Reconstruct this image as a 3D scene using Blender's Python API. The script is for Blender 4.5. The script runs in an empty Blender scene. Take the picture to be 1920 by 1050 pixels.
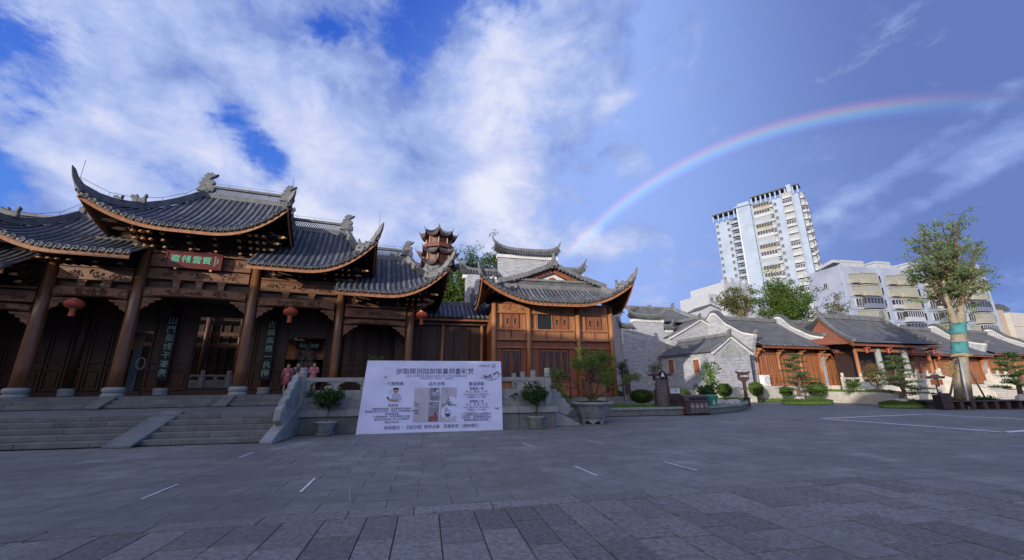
import bpy, math, random
from mathutils import Vector, Matrix
random.seed(11)
S = bpy.context.scene
C = S.collection
rad = math.radians
PI = math.pi

# ------------------------------------------------------------------ camera
FPX, PITCH, ROLL, EYE = 740.0, rad(14.9), rad(0.4), 1.6
cd = bpy.data.cameras.new("camera")
cam = bpy.data.objects.new("camera", cd)
C.objects.link(cam)
cd.sensor_width = 36.0
cd.lens = 36.0 * FPX / 1920.0
cd.clip_start, cd.clip_end = 0.1, 5000.0
cam.matrix_world = Matrix.Translation((0, 0, EYE)) @ Matrix.Rotation(rad(90) + PITCH, 4, 'X') @ Matrix.Rotation(-ROLL, 4, 'Z')
S.camera = cam
S.view_settings.view_transform = 'Standard'
S.view_settings.look = 'None'
S.view_settings.exposure = 0.70
S.view_settings.gamma = 1.0
S.view_settings.use_curve_mapping = False
S.cycles.max_bounces = 6
S.cycles.transparent_max_bounces = 8


def ray(x, y):
    """direction of a photograph pixel from the camera position"""
    a = (x - 960) / FPX
    b = (525 - y) / FPX
    a, b = a * math.cos(ROLL) + b * math.sin(ROLL), b * math.cos(ROLL) - a * math.sin(ROLL)
    return a, math.cos(PITCH) - math.sin(PITCH) * b, math.sin(PITCH) + math.cos(PITCH) * b


def gz(x, y, z=0.0):
    """point of a pixel on the level z"""
    a, Y, Z = ray(x, y)
    k = (z - EYE) / Z
    return Vector((a * k, Y * k, z))


def atd(x, y, d):
    """point of a pixel at distance d"""
    a, Y, Z = ray(x, y)
    k = d / Y
    return Vector((a * k, d, EYE + Z * k))


class Frame:
    """a building's own axes: u along its front, v into its depth"""
    def __init__(s, ox, oy, deg):
        s.ox, s.oy, s.a = ox, oy, rad(deg)
        s.c, s.s = math.cos(s.a), math.sin(s.a)

    def h(s, x, y, v=0.0):
        a, Y, Z = ray(x, y)
        k = (v - s.s * s.ox + s.c * s.oy) / (-s.s * a + s.c * Y)
        X, D = a * k - s.ox, Y * k - s.oy
        return X * s.c + D * s.s, EYE + Z * k

    def hu(s, x, y, u=0.0):
        a, Y, Z = ray(x, y)
        k = (u + s.c * s.ox + s.s * s.oy) / (s.c * a + s.s * Y)
        X, D = a * k - s.ox, Y * k - s.oy
        return -X * s.s + D * s.c, EYE + Z * k

    def w(s, u, v, z=0.0):
        return Vector((s.ox + u * s.c - v * s.s, s.oy + u * s.s + v * s.c, z))

    def loc(s, p):
        X, D = p[0] - s.ox, p[1] - s.oy
        return X * s.c + D * s.s, -X * s.s + D * s.c


# ------------------------------------------------------------------ sun and sky
SUN_FILL_GLOW = 4.6
SUN_AZ, SUN_EL = 37.0, 9.5         # azimuth the light travels towards, elevation of the sun
trav = Vector((math.sin(rad(SUN_AZ)) * math.cos(rad(SUN_EL)), math.cos(rad(SUN_AZ)) * math.cos(rad(SUN_EL)), -math.sin(rad(SUN_EL))))
sd = bpy.data.lights.new("sun", 'SUN')
sd.energy, sd.angle, sd.color = 3.3, rad(0.5), (1.0, 0.91, 0.78)
sun = bpy.data.objects.new("sun", sd)
C.objects.link(sun)
sun.rotation_euler = trav.to_track_quat('-Z', 'Y').to_euler()

world = bpy.data.worlds.new("World")
S.world = world
world.use_nodes = True
wt = world.node_tree
wt.nodes.clear()


class NG:
    """small expression helper over a node tree"""
    def __init__(s, t): s.t = t
    def n(s, typ, **k):
        o = s.t.nodes.new(typ)
        for a, b in k.items(): setattr(o, a, b)
        return o
    def put(s, sock, v):
        if v is None: return
        if isinstance(v, bpy.types.NodeSocket): s.t.links.new(v, sock)
        else: sock.default_value = v
    def m(s, op, a, b=None, c=None, clamp=False):
        o = s.n('ShaderNodeMath', operation=op, use_clamp=clamp)
        for i, x in enumerate((a, b, c)):
            if x is not None: s.put(o.inputs[i], x)
        return o.outputs[0]
    def vm(s, op, a, b=None, scale=None):
        o = s.n('ShaderNodeVectorMath', operation=op)
        s.put(o.inputs[0], a)
        if b is not None: s.put(o.inputs[1], b)
        if scale is not None: s.put(o.inputs[3], scale)
        return o.outputs[1] if op in ('DOT_PRODUCT', 'LENGTH') else o.outputs[0]
    def mix(s, f, a, b, mode='MIX'):
        o = s.n('ShaderNodeMix', data_type='RGBA', blend_type=mode)
        s.put(o.inputs[0], f); s.put(o.inputs[6], a); s.put(o.inputs[7], b)
        return o.outputs[2]
    def noise(s, vec, scale, detail=4.0, rough=0.55, dist=0.0, dim='3D'):
        o = s.n('ShaderNodeTexNoise', noise_dimensions=dim)
        s.put(o.inputs['Vector'], vec)
        o.inputs['Scale'].default_value = scale
        o.inputs['Detail'].default_value = detail
        o.inputs['Roughness'].default_value = rough
        o.inputs['Distortion'].default_value = dist
        return o.outputs[0]
    def ramp(s, f, stops, interp='LINEAR'):
        o = s.n('ShaderNodeValToRGB')
        o.color_ramp.interpolation = interp
        e = o.color_ramp.elements
        while len(e) < len(stops): e.new(0.5)
        for i, (p, c) in enumerate(stops):
            e[i].position = p
            e[i].color = (*c, 1) if len(c) == 3 else c
        s.put(o.inputs[0], f)
        return o.outputs[0]
    def smooth(s, x, a, b):
        o = s.n('ShaderNodeMapRange', interpolation_type='SMOOTHSTEP')
        s.put(o.inputs[0], x); o.inputs[1].default_value = a; o.inputs[2].default_value = b
        return o.outputs[0]


def lin(r, g, b):
    f = lambda c: (c / 255 / 12.92) if c / 255 < 0.04045 else ((c / 255 + 0.055) / 1.055) ** 2.4
    return (f(r), f(g), f(b), 1.0)


def azel(x, y):
    a, Y, Z = ray(x, y)
    return math.degrees(math.atan2(a, Y)), math.degrees(math.atan2(Z, math.hypot(a, Y)))


def build_sky():
    g = NG(wt)
    tc = g.n('ShaderNodeTexCoord')
    d = g.vm('NORMALIZE', tc.outputs['Generated'])
    sep = g.n('ShaderNodeSeparateXYZ'); g.put(sep.inputs[0], d)
    X, Y, Z = sep.outputs
    az = g.m('MULTIPLY', g.m('ARCTAN2', X, Y), 180 / PI)
    el = g.m('MULTIPLY', g.m('ARCSINE', Z), 180 / PI)

    def blob(x, y, sx, sy, rot=0.0):
        """soft elongated patch of sky round the direction of (x, y); sizes in degrees"""
        a0, e0 = azel(x, y)
        da, de = g.m('SUBTRACT', az, a0), g.m('SUBTRACT', el, e0)
        if rot:
            c, s_ = math.cos(rad(rot)), math.sin(rad(rot))
            da, de = (g.m('ADD', g.m('MULTIPLY', da, c), g.m('MULTIPLY', de, s_)),
                      g.m('SUBTRACT', g.m('MULTIPLY', de, c), g.m('MULTIPLY', da, s_)))
        q = g.m('ADD', g.m('POWER', g.m('ABSOLUTE', g.m('DIVIDE', da, sx)), 2.0), g.m('POWER', g.m('ABSOLUTE', g.m('DIVIDE', de, sy)), 2.0))
        return g.m('EXPONENT', g.m('MULTIPLY', q, -1.0))

    def total(items):
        r = None
        for w, *b in items:
            t = g.m('MULTIPLY', blob(*b), w)
            r = t if r is None else g.m('ADD', r, t)
        return r

    # sky behind the clouds
    sky = g.n('ShaderNodeTexSky', sky_type='NISHITA')
    sky.sun_disc = False
    sky.sun_elevation = rad(SUN_EL)
    sky.sun_rotation = rad(SUN_AZ + 180)
    sky.air_density, sky.dust_density, sky.ozone_density = 1.0, 0.6, 2.5
    base = g.vm('SCALE', sky.outputs[0], scale=SKY_GAIN)
    base = g.mix(0.88, base, g.ramp(g.m('DIVIDE', el, 60.0), [(0.0, lin(145, 182, 248)), (0.25, lin(86, 142, 242)), (0.6, lin(46, 104, 224)), (1.0, lin(34, 84, 200))]))
    # rain veil on the right and low haze in the middle
    veil = total([(1.15, 1280, 190, 28, 19), (0.9, 1750, 90, 22, 22), (0.95, 1020, 400, 22, 15), (0.5, 1840, 330, 13, 18), (0.6, 1180, 520, 28, 9)])
    veil = g.m('MULTIPLY', veil, g.m('ADD', 0.75, g.m('MULTIPLY', g.noise(d, 2.2, 5, 0.5), 0.5)), clamp=True)
    vcol = g.mix(g.smooth(az, 16, 52), lin(154, 183, 250), lin(102, 126, 192))
    col = g.mix(veil, base, vcol)
    # clouds
    warp = g.vm('SCALE', g.vm('SUBTRACT', g.n('ShaderNodeTexNoise').outputs[1], (0.5, 0.5, 0.5)), scale=0.0)
    stretch = g.vm('MULTIPLY', d, (1.0, 1.0, 1.45))
    n1 = g.noise(stretch, 6.5, 9, 0.60, 0.35)
    n2 = g.noise(g.vm('ADD', stretch, (3.1, 1.7, 5.2)), 17.0, 6, 0.65, 0.3)
    dens = total([(0.62, 620, 130, 28, 19, -12), (0.44, 930, 190, 15, 26, 12), (0.42, 300, 100, 14, 9, -15), (0.56, 250, 250, 12, 7, -30),
                  (0.55, 570, 330, 15, 9, -20), (0.58, 800, 330, 16, 10, -8), (0.5, 420, 400, 16, 5, 0), (0.35, 160, 330, 7, 4, -20), (0.40, 90, 297, 11, 1.6, -16), (0.34, 110, 392, 8, 2.6), (0.32, 560, 420, 14, 7),
                  (0.30, 80, 130, 6, 13, -20), (0.30, 1100, 110, 12, 14, 30),
                  (-1.15, 478, 262, 8, 3.4, -38), (-0.75, 330, 325, 6, 3.0, -10), (-0.85, 775, 45, 6, 9, -30), (-0.5, 620, 60, 5, 3, 20), (-0.40, 345, 110, 3, 5, -20), (-0.60, 30, 230, 9, 16),
                  (-0.40, 460, 345, 6, 2.2, 10), (-0.22, 160, 60, 5, 5),
                  (0.55, 1130, 450, 12, 2.8), (0.46, 1330, 500, 12, 3), (0.72, 1640, 345, 10, 1.3, 20), (0.66, 1760, 375, 9, 1.3, 18), (0.62, 1900, 275, 6, 1.0, 22), (0.58, 1830, 283, 4, 0.9, 18), (0.3, 1590, 420, 4, 1.4, 20),
                  (-0.45, 1700, 440, 10, 4.5, 10), (-0.25, 1250, 330, 20, 9, 20)])
    away = g.m('MULTIPLY', g.smooth(g.m('ABSOLUTE', az), 60, 85), 0.45)
    dens = g.m('ADD', dens, away)
    f = g.m('ADD', dens, g.m('ADD', g.m('MULTIPLY', g.m('SUBTRACT', n1, 0.5), 2.1), g.m('MULTIPLY', g.m('SUBTRACT', n2, 0.5), 0.8)))
    cov = g.smooth(f, 0.04, 0.56)
    thick = g.smooth(f, 0.35, 1.15)
    n3 = g.noise(g.vm('ADD', stretch, (7.0, 2.0, 1.0)), 6.0, 7, 0.6, 0.3)
    bright = g.m('ADD', g.m('ADD', g.m('ADD', 0.20, g.m('MULTIPLY', thick, 0.30)), g.m('MULTIPLY', g.m('SUBTRACT', n3, 0.5), 1.7)),
                 total([(0.46, 940, 180, 7, 20, 10), (0.3, 560, 330, 12, 8, -20), (0.2, 270, 100, 12, 10), (0.25, 860, 400, 10, 10), (-0.45, 800, 320, 9, 4, -8), (-0.18, 620, 60, 24, 12), (0.35, 1130, 445, 10, 3), (-0.25, 1750, 360, 14, 6)]))
    ccol = g.ramp(bright, [(0.0, lin(130, 154, 218)), (0.4, lin(174, 193, 242)), (0.7, lin(208, 216, 250)), (1.0, lin(234, 238, 254))])
    col = g.mix(cov, col, ccol)
    # the rainbow: a ring of colour round the point opposite the sun
    ax = Vector((math.sin(rad(36.23)) * math.cos(rad(8.67)), math.cos(rad(36.23)) * math.cos(rad(8.67)), -math.sin(rad(8.67))))
    ang = g.m('MULTIPLY', g.m('ARCCOSINE', g.vm('DOT_PRODUCT', d, tuple(ax))), 180 / PI)
    t = g.m('DIVIDE', g.m('SUBTRACT', ang, 36.85), 2.55)
    bow = g.ramp(t, [(0.0, (0, 0, 0)), (0.16, (0.035, 0.03, 0.10)), (0.34, (0.06, 0.15, 0.26)), (0.46, (0.10, 0.22, 0.17)), (0.58, (0.22, 0.19, 0.05)), (0.70, (0.26, 0.08, 0.02)), (0.84, (0.10, 0.02, 0.02)), (1.0, (0, 0, 0))], 'EASE')
    fade = g.m('MULTIPLY', g.smooth(el, 16.5, 21.5), g.m('SUBTRACT', 1.0, g.m('MULTIPLY', g.smooth(az, 44, 58), 0.85)))
    col = g.vm('ADD', col, g.vm('SCALE', bow, scale=g.m('MULTIPLY', fade, 0.74)))
    inner = g.m('MULTIPLY', g.m('SUBTRACT', 1.0, g.smooth(ang, 35.0, 38.2)), 0.10)
    col = g.mix(inner, col, lin(150, 178, 240))
    # below the horizon: ground tone
    col = g.mix(g.smooth(el, -6.0, -0.5), lin(80, 86, 100), col)
    # warm glow added round the sun, behind the camera, to brighten the shade
    sunv = -trav
    gam = g.m('ARCCOSINE', g.vm('DOT_PRODUCT', d, tuple(sunv)))
    fill_glow = g.m('MULTIPLY', g.m('EXPONENT', g.m('MULTIPLY', g.m('POWER', g.m('DIVIDE', gam, 0.62), 2.0), -1.0)), SUN_FILL_GLOW)
    col = g.vm('ADD', col, g.vm('SCALE', (0.62, 0.50, 0.34), scale=fill_glow))
    bg = g.n('ShaderNodeBackground')
    g.put(bg.inputs[0], g.vm('SCALE', col, scale=1.0))
    bg.inputs[1].default_value = SKY_STRENGTH
    out = g.n('ShaderNodeOutputWorld')
    wt.links.new(bg.outputs[0], out.inputs[0])


SKY_GAIN, SKY_STRENGTH = 0.10, 0.60
build_sky()


# ------------------------------------------------------------------ materials
def finish(mt, g, bs):
    o = g.n('ShaderNodeOutputMaterial')
    g.t.links.new(bs.outputs[0], o.inputs[0])
    return mt


def newmat(name):
    mt = bpy.data.materials.new(name)
    mt.use_nodes = True
    mt.node_tree.nodes.clear()
    g = NG(mt.node_tree)
    bs = g.n('ShaderNodeBsdfPrincipled')
    return mt, g, bs


def M(name, c1, c2=None, scale=3.0, rough=0.75, bump=0.0, bscale=30.0, stretch=(1, 1, 1), spec=0.3, dirt=None, dscale=0.7, metal=0.0, island=0.0, bdist=0.02, world=False, stain=None):
    mt, g, bs = newmat(name)
    tc = g.n('ShaderNodeTexCoord')
    pos = g.n('ShaderNodeNewGeometry').outputs['Position'] if world else tc.outputs['Object']
    ob = g.vm('MULTIPLY', pos, stretch)
    c1 = (*c1, 1)
    c2 = (*c2, 1) if c2 else tuple(x * 0.75 for x in c1[:3]) + (1,)
    col = g.mix(g.smooth(g.noise(ob, scale, 5, 0.6), 0.3, 0.7), c1, c2)
    if dirt:
        col = g.mix(g.m('MULTIPLY', g.smooth(g.noise(pos, dscale, 6, 0.65), 0.48, 0.72), 0.7), col, (*dirt, 1))
    if stain:
        big = g.noise(g.vm('MULTIPLY', pos, (1.0, 0.45, 1.0)), 0.35, 7, 0.72, 0.6)
        col = g.mix(g.m('MULTIPLY', g.smooth(big, 0.46, 0.66), 0.6), col, (*stain, 1))
        sp = g.noise(pos, 5.5, 5, 0.75)
        col = g.mix(g.m('MULTIPLY', g.smooth(sp, 0.60, 0.74), 0.55), col, (*stain, 1))
    if island:
        geo = g.n('ShaderNodeNewGeometry')
        inf = g.n('ShaderNodeObjectInfo')
        rr = g.m('FRACT', g.m('ADD', geo.outputs['Random Per Island'], inf.outputs['Random']))
        col = g.mix(1.0, col, g.ramp(rr, [(0, (1 - island,) * 3), (1, (1 + island,) * 3)]), 'MULTIPLY')
    g.put(bs.inputs['Base Color'], col)
    bs.inputs['Roughness'].default_value = rough
    bs.inputs['Specular IOR Level'].default_value = spec
    bs.inputs['Metallic'].default_value = metal
    if bump:
        b = g.n('ShaderNodeBump')
        b.inputs['Strength'].default_value = bump
        b.inputs['Distance'].default_value = bdist
        g.put(b.inputs['Height'], g.noise(ob, bscale, 4, 0.6))
        g.t.links.new(b.outputs[0], bs.inputs['Normal'])
    return finish(mt, g, bs)


def brick_mat(name, c1, c2, mortar, w=0.26, h=0.075, msize=0.012, dirt=(0.16, 0.17, 0.19), rough=0.85, flat=False):
    mt, g, bs = newmat(name)
    tc = g.n('ShaderNodeTexCoord')
    sep = g.n('ShaderNodeSeparateXYZ'); g.put(sep.inputs[0], tc.outputs['Object'])
    com = g.n('ShaderNodeCombineXYZ')
    if flat:
        g.put(com.inputs[0], sep.outputs[0]); g.put(com.inputs[1], sep.outputs[1])
    else:
        g.put(com.inputs[0], g.m('ADD', sep.outputs[0], sep.outputs[1])); g.put(com.inputs[1], sep.outputs[2])
    br = g.n('ShaderNodeTexBrick')
    g.put(br.inputs['Vector'], com.outputs[0])
    br.inputs['Color1'].default_value = (*c1, 1)
    br.inputs['Color2'].default_value = (*c2, 1)
    br.inputs['Mortar'].default_value = (*mortar, 1)
    br.inputs['Scale'].default_value = 1.0
    br.inputs['Brick Width'].default_value = w
    br.inputs['Row Height'].default_value = h
    br.inputs['Mortar Size'].default_value = msize
    br.inputs['Mortar Smooth'].default_value = 0.3
    col = br.outputs[0]
    sp = g.noise(com.outputs[0], 7.0, 4, 0.7)
    col = g.mix(g.m('MULTIPLY', g.smooth(sp, 0.45, 0.75), 0.45), col, (*dirt, 1))
    big = g.noise(tc.outputs['Object'], 0.6, 5, 0.6)
    col = g.mix(g.m('MULTIPLY', g.smooth(big, 0.5, 0.8), 0.35), col, (*dirt, 1))
    g.put(bs.inputs['Base Color'], col)
    bs.inputs['Roughness'].default_value = rough
    b = g.n('ShaderNodeBump')
    b.inputs['Strength'].default_value = 0.5
    b.inputs['Distance'].default_value = 0.012
    g.put(b.inputs['Height'], g.m('SUBTRACT', g.noise(com.outputs[0], 30, 3), g.m('MULTIPLY', br.outputs[1], 1.2)))
    g.t.links.new(b.outputs[0], bs.inputs['Normal'])
    return finish(mt, g, bs)


def leaf_mat(name, dark, light, trans=0.35):
    mt, g, bs = newmat(name)
    geo = g.n('ShaderNodeNewGeometry')
    tc = g.n('ShaderNodeTexCoord')
    col = g.mix(geo.outputs['Random Per Island'], (*dark, 1), (*light, 1))
    col = g.mix(g.m('MULTIPLY', g.smooth(g.noise(tc.outputs['Object'], 1.3, 3), 0.35, 0.7), 0.6), col, (*dark, 1))
    g.put(bs.inputs['Base Color'], col)
    bs.inputs['Roughness'].default_value = 0.55
    bs.inputs['Specular IOR Level'].default_value = 0.25
    tr = g.n('ShaderNodeBsdfTranslucent')
    g.put(tr.inputs[0], g.mix(1.0, col, (1.15, 1.25, 0.6, 1), 'MULTIPLY'))
    mx = g.n('ShaderNodeMixShader')
    mx.inputs[0].default_value = trans
    g.t.links.new(bs.outputs[0], mx.inputs[1]); g.t.links.new(tr.outputs[0], mx.inputs[2])
    o = g.n('ShaderNodeOutputMaterial')
    g.t.links.new(mx.outputs[0], o.inputs[0])
    return mt


def glass_mat(name, col, rough=0.08):
    mt, g, bs = newmat(name)
    bs.inputs['Base Color'].default_value = (*col, 1)
    bs.inputs['Roughness'].default_value = rough
    bs.inputs['Specular IOR Level'].default_value = 0.4
    return finish(mt, g, bs)


MT = {}
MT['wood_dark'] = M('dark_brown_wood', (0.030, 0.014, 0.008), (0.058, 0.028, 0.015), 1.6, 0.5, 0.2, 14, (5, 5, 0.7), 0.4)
MT['wood_column'] = M('varnished_column_wood', (0.10, 0.045, 0.020), (0.19, 0.085, 0.036), 1.3, 0.32, 0.15, 10, (6, 6, 0.5), 0.5)
MT['wood_beam'] = M('carved_beam_wood', (0.115, 0.050, 0.024), (0.19, 0.088, 0.042), 1.5, 0.5, 0.25, 16, (0.7, 5, 5), 0.4)
MT['wood_orange'] = M('oiled_orange_wood', (0.34, 0.155, 0.068), (0.23, 0.095, 0.042), 1.4, 0.45, 0.15, 12, (5, 5, 0.6), 0.4)
MT['wood_gold'] = M('pale_carved_wood', (0.42, 0.21, 0.08), (0.30, 0.13, 0.05), 6, 0.5, 0.4, 25)
MT['wood_red'] = M('red_brown_wood', (0.25, 0.088, 0.042), (0.16, 0.052, 0.026), 1.4, 0.5, 0.15, 12, (5, 5, 0.6), 0.35)
MT['wood_tip'] = M('sunlit_tip_wood', (0.52, 0.33, 0.19), (0.40, 0.22, 0.11), 5, 0.5, 0.2, 20)  # paler timber: sunlight on the bracket tips put into the colour
MT['tile'] = M('grey_roof_tile', (0.105, 0.115, 0.135), (0.060, 0.068, 0.085), 2.2, 0.62, 0.3, 18, dirt=(0.20, 0.195, 0.175), dscale=1.9, island=0.34, spec=0.4)
MT['tile_pan'] = M('dark_pan_tile', (0.050, 0.057, 0.072), (0.032, 0.037, 0.05), 2.2, 0.7, 0.3, 18)
MT['tile_far'] = M('weathered_grey_tile', (0.088, 0.095, 0.108), (0.058, 0.064, 0.075), 1.1, 0.75, 0.4, 22, dirt=(0.13, 0.135, 0.14), dscale=0.9)
MT['ridge'] = M('grey_ridge_plaster', (0.17, 0.175, 0.18), (0.11, 0.115, 0.125), 3, 0.8, 0.4, 14, dirt=(0.06, 0.065, 0.07), dscale=2)
MT['brick'] = brick_mat('grey_brick', (0.34, 0.355, 0.39), (0.19, 0.20, 0.235), (0.46, 0.47, 0.49), 0.36, 0.13, 0.016, dirt=(0.13, 0.14, 0.165))
MT['white'] = M('white_lime_plaster', (0.62, 0.62, 0.62), (0.50, 0.50, 0.51), 2, 0.85, 0.1, 8, dirt=(0.45, 0.45, 0.46), dscale=0.8)
MT['stone'] = M('grey_green_stone', (0.165, 0.185, 0.175), (0.12, 0.135, 0.13), 2.5, 0.75, 0.35, 22, dirt=(0.09, 0.10, 0.10), dscale=0.9)
MT['stone_pale'] = M('pale_carved_stone', (0.30, 0.325, 0.315), (0.23, 0.255, 0.25), 3, 0.75, 0.4, 18, dirt=(0.14, 0.155, 0.15), dscale=1.4)
MT['stone_white'] = M('cream_white_stone', (0.50, 0.475, 0.425), (0.38, 0.36, 0.325), 2, 0.8, 0.25, 16, dirt=(0.36, 0.34, 0.31), dscale=0.7)
MT['stone_step'] = M('worn_step_stone', (0.165, 0.176, 0.166), (0.115, 0.125, 0.119), 2.5, 0.8, 0.35, 20, dirt=(0.10, 0.107, 0.107), dscale=1.1, island=0.12)
MT['slab_coarse'] = M('chiselled_granite', (0.26, 0.262, 0.245), (0.135, 0.137, 0.128), 17, 0.72, 1.0, 26, dirt=(0.10, 0.102, 0.095), dscale=9.0, world=True, stain=(0.135, 0.137, 0.128), island=0.26, spec=0.35, bdist=0.03)
MT['slab_fine'] = M('smooth_grey_slab', (0.188, 0.193, 0.175), (0.145, 0.150, 0.136), 4, 0.62, 0.3, 40, dirt=(0.30, 0.308, 0.29), dscale=0.7, island=0.10, world=True, stain=(0.115, 0.12, 0.112), spec=0.35)
MT['grass'] = M('lawn_green', (0.07, 0.13, 0.025), (0.12, 0.19, 0.035), 6, 0.9, 0.6, 60)
MT['soil'] = M('dark_soil', (0.05, 0.035, 0.022), (0.08, 0.055, 0.035), 6, 0.95, 0.5, 40)
MT['bark'] = M('brown_bark', (0.085, 0.055, 0.035), (0.14, 0.10, 0.07), 5, 0.9, 0.7, 26, (3, 3, 0.8))
MT['bark_pale'] = M('pale_tan_bark', (0.27, 0.235, 0.18), (0.17, 0.145, 0.11), 4, 0.9, 0.6, 22, (3, 3, 0.8))
MT['red_lantern'] = M('red_lantern_silk', (0.38, 0.075, 0.045), (0.27, 0.045, 0.03), 5, 0.6)
MT['gold'] = M('gilded_trim', (0.65, 0.42, 0.12), (0.5, 0.3, 0.08), 5, 0.4, metal=0.6)
MT['black'] = M('black_lacquer', (0.012, 0.012, 0.013), (0.02, 0.02, 0.021), 4, 0.35)
MT['plaque_red'] = M('oxblood_lacquer', (0.105, 0.012, 0.010), (0.07, 0.008, 0.008), 3, 0.35)
MT['jade'] = M('jade_green_paint', (0.10, 0.55, 0.36), (0.08, 0.45, 0.30), 6, 0.5)
MT['pale_text'] = M('pale_green_paint', (0.30, 0.48, 0.38), (0.25, 0.40, 0.32), 6, 0.5)
MT['grout'] = M('pale_grout', (0.34, 0.35, 0.34), (0.22, 0.225, 0.22), 9, 0.8)
MT['paint_white'] = M('worn_white_paint', (0.75, 0.76, 0.78), (0.55, 0.56, 0.58), 8, 0.7)
MT['banner'] = M('white_vinyl_sheet', (0.64, 0.70, 0.93), (0.60, 0.66, 0.90), 0.8, 0.5, 0.08, 2.0)
MT['ink'] = M('dark_blue_ink', (0.06, 0.07, 0.13), (0.08, 0.09, 0.16), 8, 0.6)
MT['ink_soft'] = M('soft_grey_ink', (0.20, 0.20, 0.30), (0.25, 0.25, 0.35), 8, 0.6)
MT['metal_dark'] = M('dark_brown_metal', (0.045, 0.026, 0.024), (0.065, 0.036, 0.032), 3, 0.45, spec=0.5)
MT['metal_panel'] = M('grey_brown_panel', (0.12, 0.105, 0.105), (0.095, 0.082, 0.082), 3, 0.5)
MT['bin_green'] = M('green_bin_plastic', (0.018, 0.22, 0.14), (0.015, 0.18, 0.11), 3, 0.4, spec=0.5)
MT['wire'] = M('thin_dark_wire', (0.03, 0.03, 0.035))
MT['steel'] = M('galvanised_steel', (0.42, 0.43, 0.45), (0.35, 0.36, 0.38), 4, 0.4, metal=0.3)
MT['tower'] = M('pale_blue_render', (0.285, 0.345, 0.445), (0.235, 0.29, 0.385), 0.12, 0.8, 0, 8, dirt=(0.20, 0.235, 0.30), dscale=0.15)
MT['frame_white'] = M('window_frame_white', (0.36, 0.38, 0.42), (0.31, 0.33, 0.37), 1, 0.7)
MT['wood_deep'] = M('deep_shade_wood', (0.016, 0.009, 0.006), (0.010, 0.006, 0.004), 1.5, .7)  # near-black base colour stands in for deep shade beyond the doorway
MT['wood_door'] = M('brown_door_wood', (0.075, 0.030, 0.014), (0.045, 0.018, 0.009), 1.5, 0.5, 0.15, 12, (5, 5, .6))
MT['leaf_airy'] = leaf_mat('airy_grey_green_leaf', (0.10, 0.16, 0.06), (0.27, 0.36, 0.15), 0.5)
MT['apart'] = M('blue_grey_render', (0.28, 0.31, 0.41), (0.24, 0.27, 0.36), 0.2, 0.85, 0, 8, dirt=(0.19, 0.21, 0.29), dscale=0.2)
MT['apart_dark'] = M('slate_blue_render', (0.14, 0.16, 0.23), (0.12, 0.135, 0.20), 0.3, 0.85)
MT['cream'] = M('cream_balcony_paint', (0.30, 0.29, 0.24), (0.24, 0.23, 0.19), 0.5, 0.8)
MT['beige'] = M('beige_render', (0.36, 0.30, 0.24), (0.31, 0.26, 0.21), 0.3, 0.85)
MT['glass'] = glass_mat('dark_window_glass', (0.022, 0.026, 0.034), 0.22)
MT['glass_pale'] = glass_mat('pale_window_glass', (0.22, 0.24, 0.23), 0.25)
MT['skin'] = M('skin', (0.50, 0.31, 0.23), (0.46, 0.28, 0.20), 8, 0.55)
MT['pink'] = M('pink_cloth', (0.42, 0.13, 0.17), (0.34, 0.10, 0.14), 8, 0.85)
MT['navy'] = M('dark_grey_cloth', (0.05, 0.055, 0.075), (0.07, 0.075, 0.095), 8, 0.85)
MT['hair'] = M('black_hair', (0.012, 0.010, 0.010))
MT['statue'] = M('weathered_bronze_stone', (0.26, 0.20, 0.155), (0.19, 0.14, 0.11), 4, 0.7, 0.3, 18)
MT['teal'] = M('teal_wrap_cloth', (0.05, 0.205, 0.215), (0.04, 0.15, 0.165), 3, 0.8, 0.4, 10)
MT['straw'] = M('dry_straw_wrap', (0.34, 0.25, 0.12), (0.24, 0.17, 0.08), 9, 0.95, 0.8, 30)
MT['ceramic'] = M('grey_glazed_pot', (0.31, 0.33, 0.355), (0.22, 0.24, 0.265), 4, 0.5, 0.4, 22, dirt=(0.11, 0.12, 0.135), dscale=2.5)
MT['red_pot'] = M('red_planter', (0.35, 0.035, 0.03), (0.28, 0.03, 0.028), 3, 0.5)
MT['rock'] = M('weathered_rock', (0.42, 0.41, 0.39), (0.26, 0.26, 0.25), 2.5, 0.9, 0.8, 8)
MT['carving'] = M('carved_relief_wood', (0.16, 0.085, 0.05), (0.10, 0.05, 0.03), 6, 0.45)
MT['pagoda_red'] = M('pagoda_red_paint', (0.15, 0.05, 0.038), (0.11, 0.036, 0.028), 2, 0.7)
MT['leaf_fig'] = leaf_mat('small_dark_leaf', (0.022, 0.055, 0.016), (0.055, 0.11, 0.03))
MT['leaf_bonsai'] = leaf_mat('bonsai_leaf', (0.075, 0.125, 0.025), (0.23, 0.29, 0.065))
MT['leaf_bright'] = leaf_mat('fresh_green_leaf', (0.05, 0.12, 0.02), (0.15, 0.26, 0.04))
MT['leaf_tree'] = leaf_mat('mid_green_leaf', (0.045, 0.085, 0.022), (0.11, 0.17, 0.045))
MT['leaf_olive'] = leaf_mat('olive_green_leaf', (0.06, 0.075, 0.02), (0.12, 0.13, 0.035))
MT['leaf_hill'] = leaf_mat('hillside_leaf', (0.04, 0.08, 0.018), (0.13, 0.20, 0.04))
MT['leaf_box'] = leaf_mat('boxwood_leaf', (0.03, 0.065, 0.012), (0.085, 0.14, 0.025), 0.2)
MT['needle'] = leaf_mat('pine_needle', (0.035, 0.07, 0.025), (0.10, 0.15, 0.05), 0.2)
MT['dry_leaf'] = leaf_mat('dry_brown_leaf', (0.12, 0.085, 0.035), (0.22, 0.16, 0.06))


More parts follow.
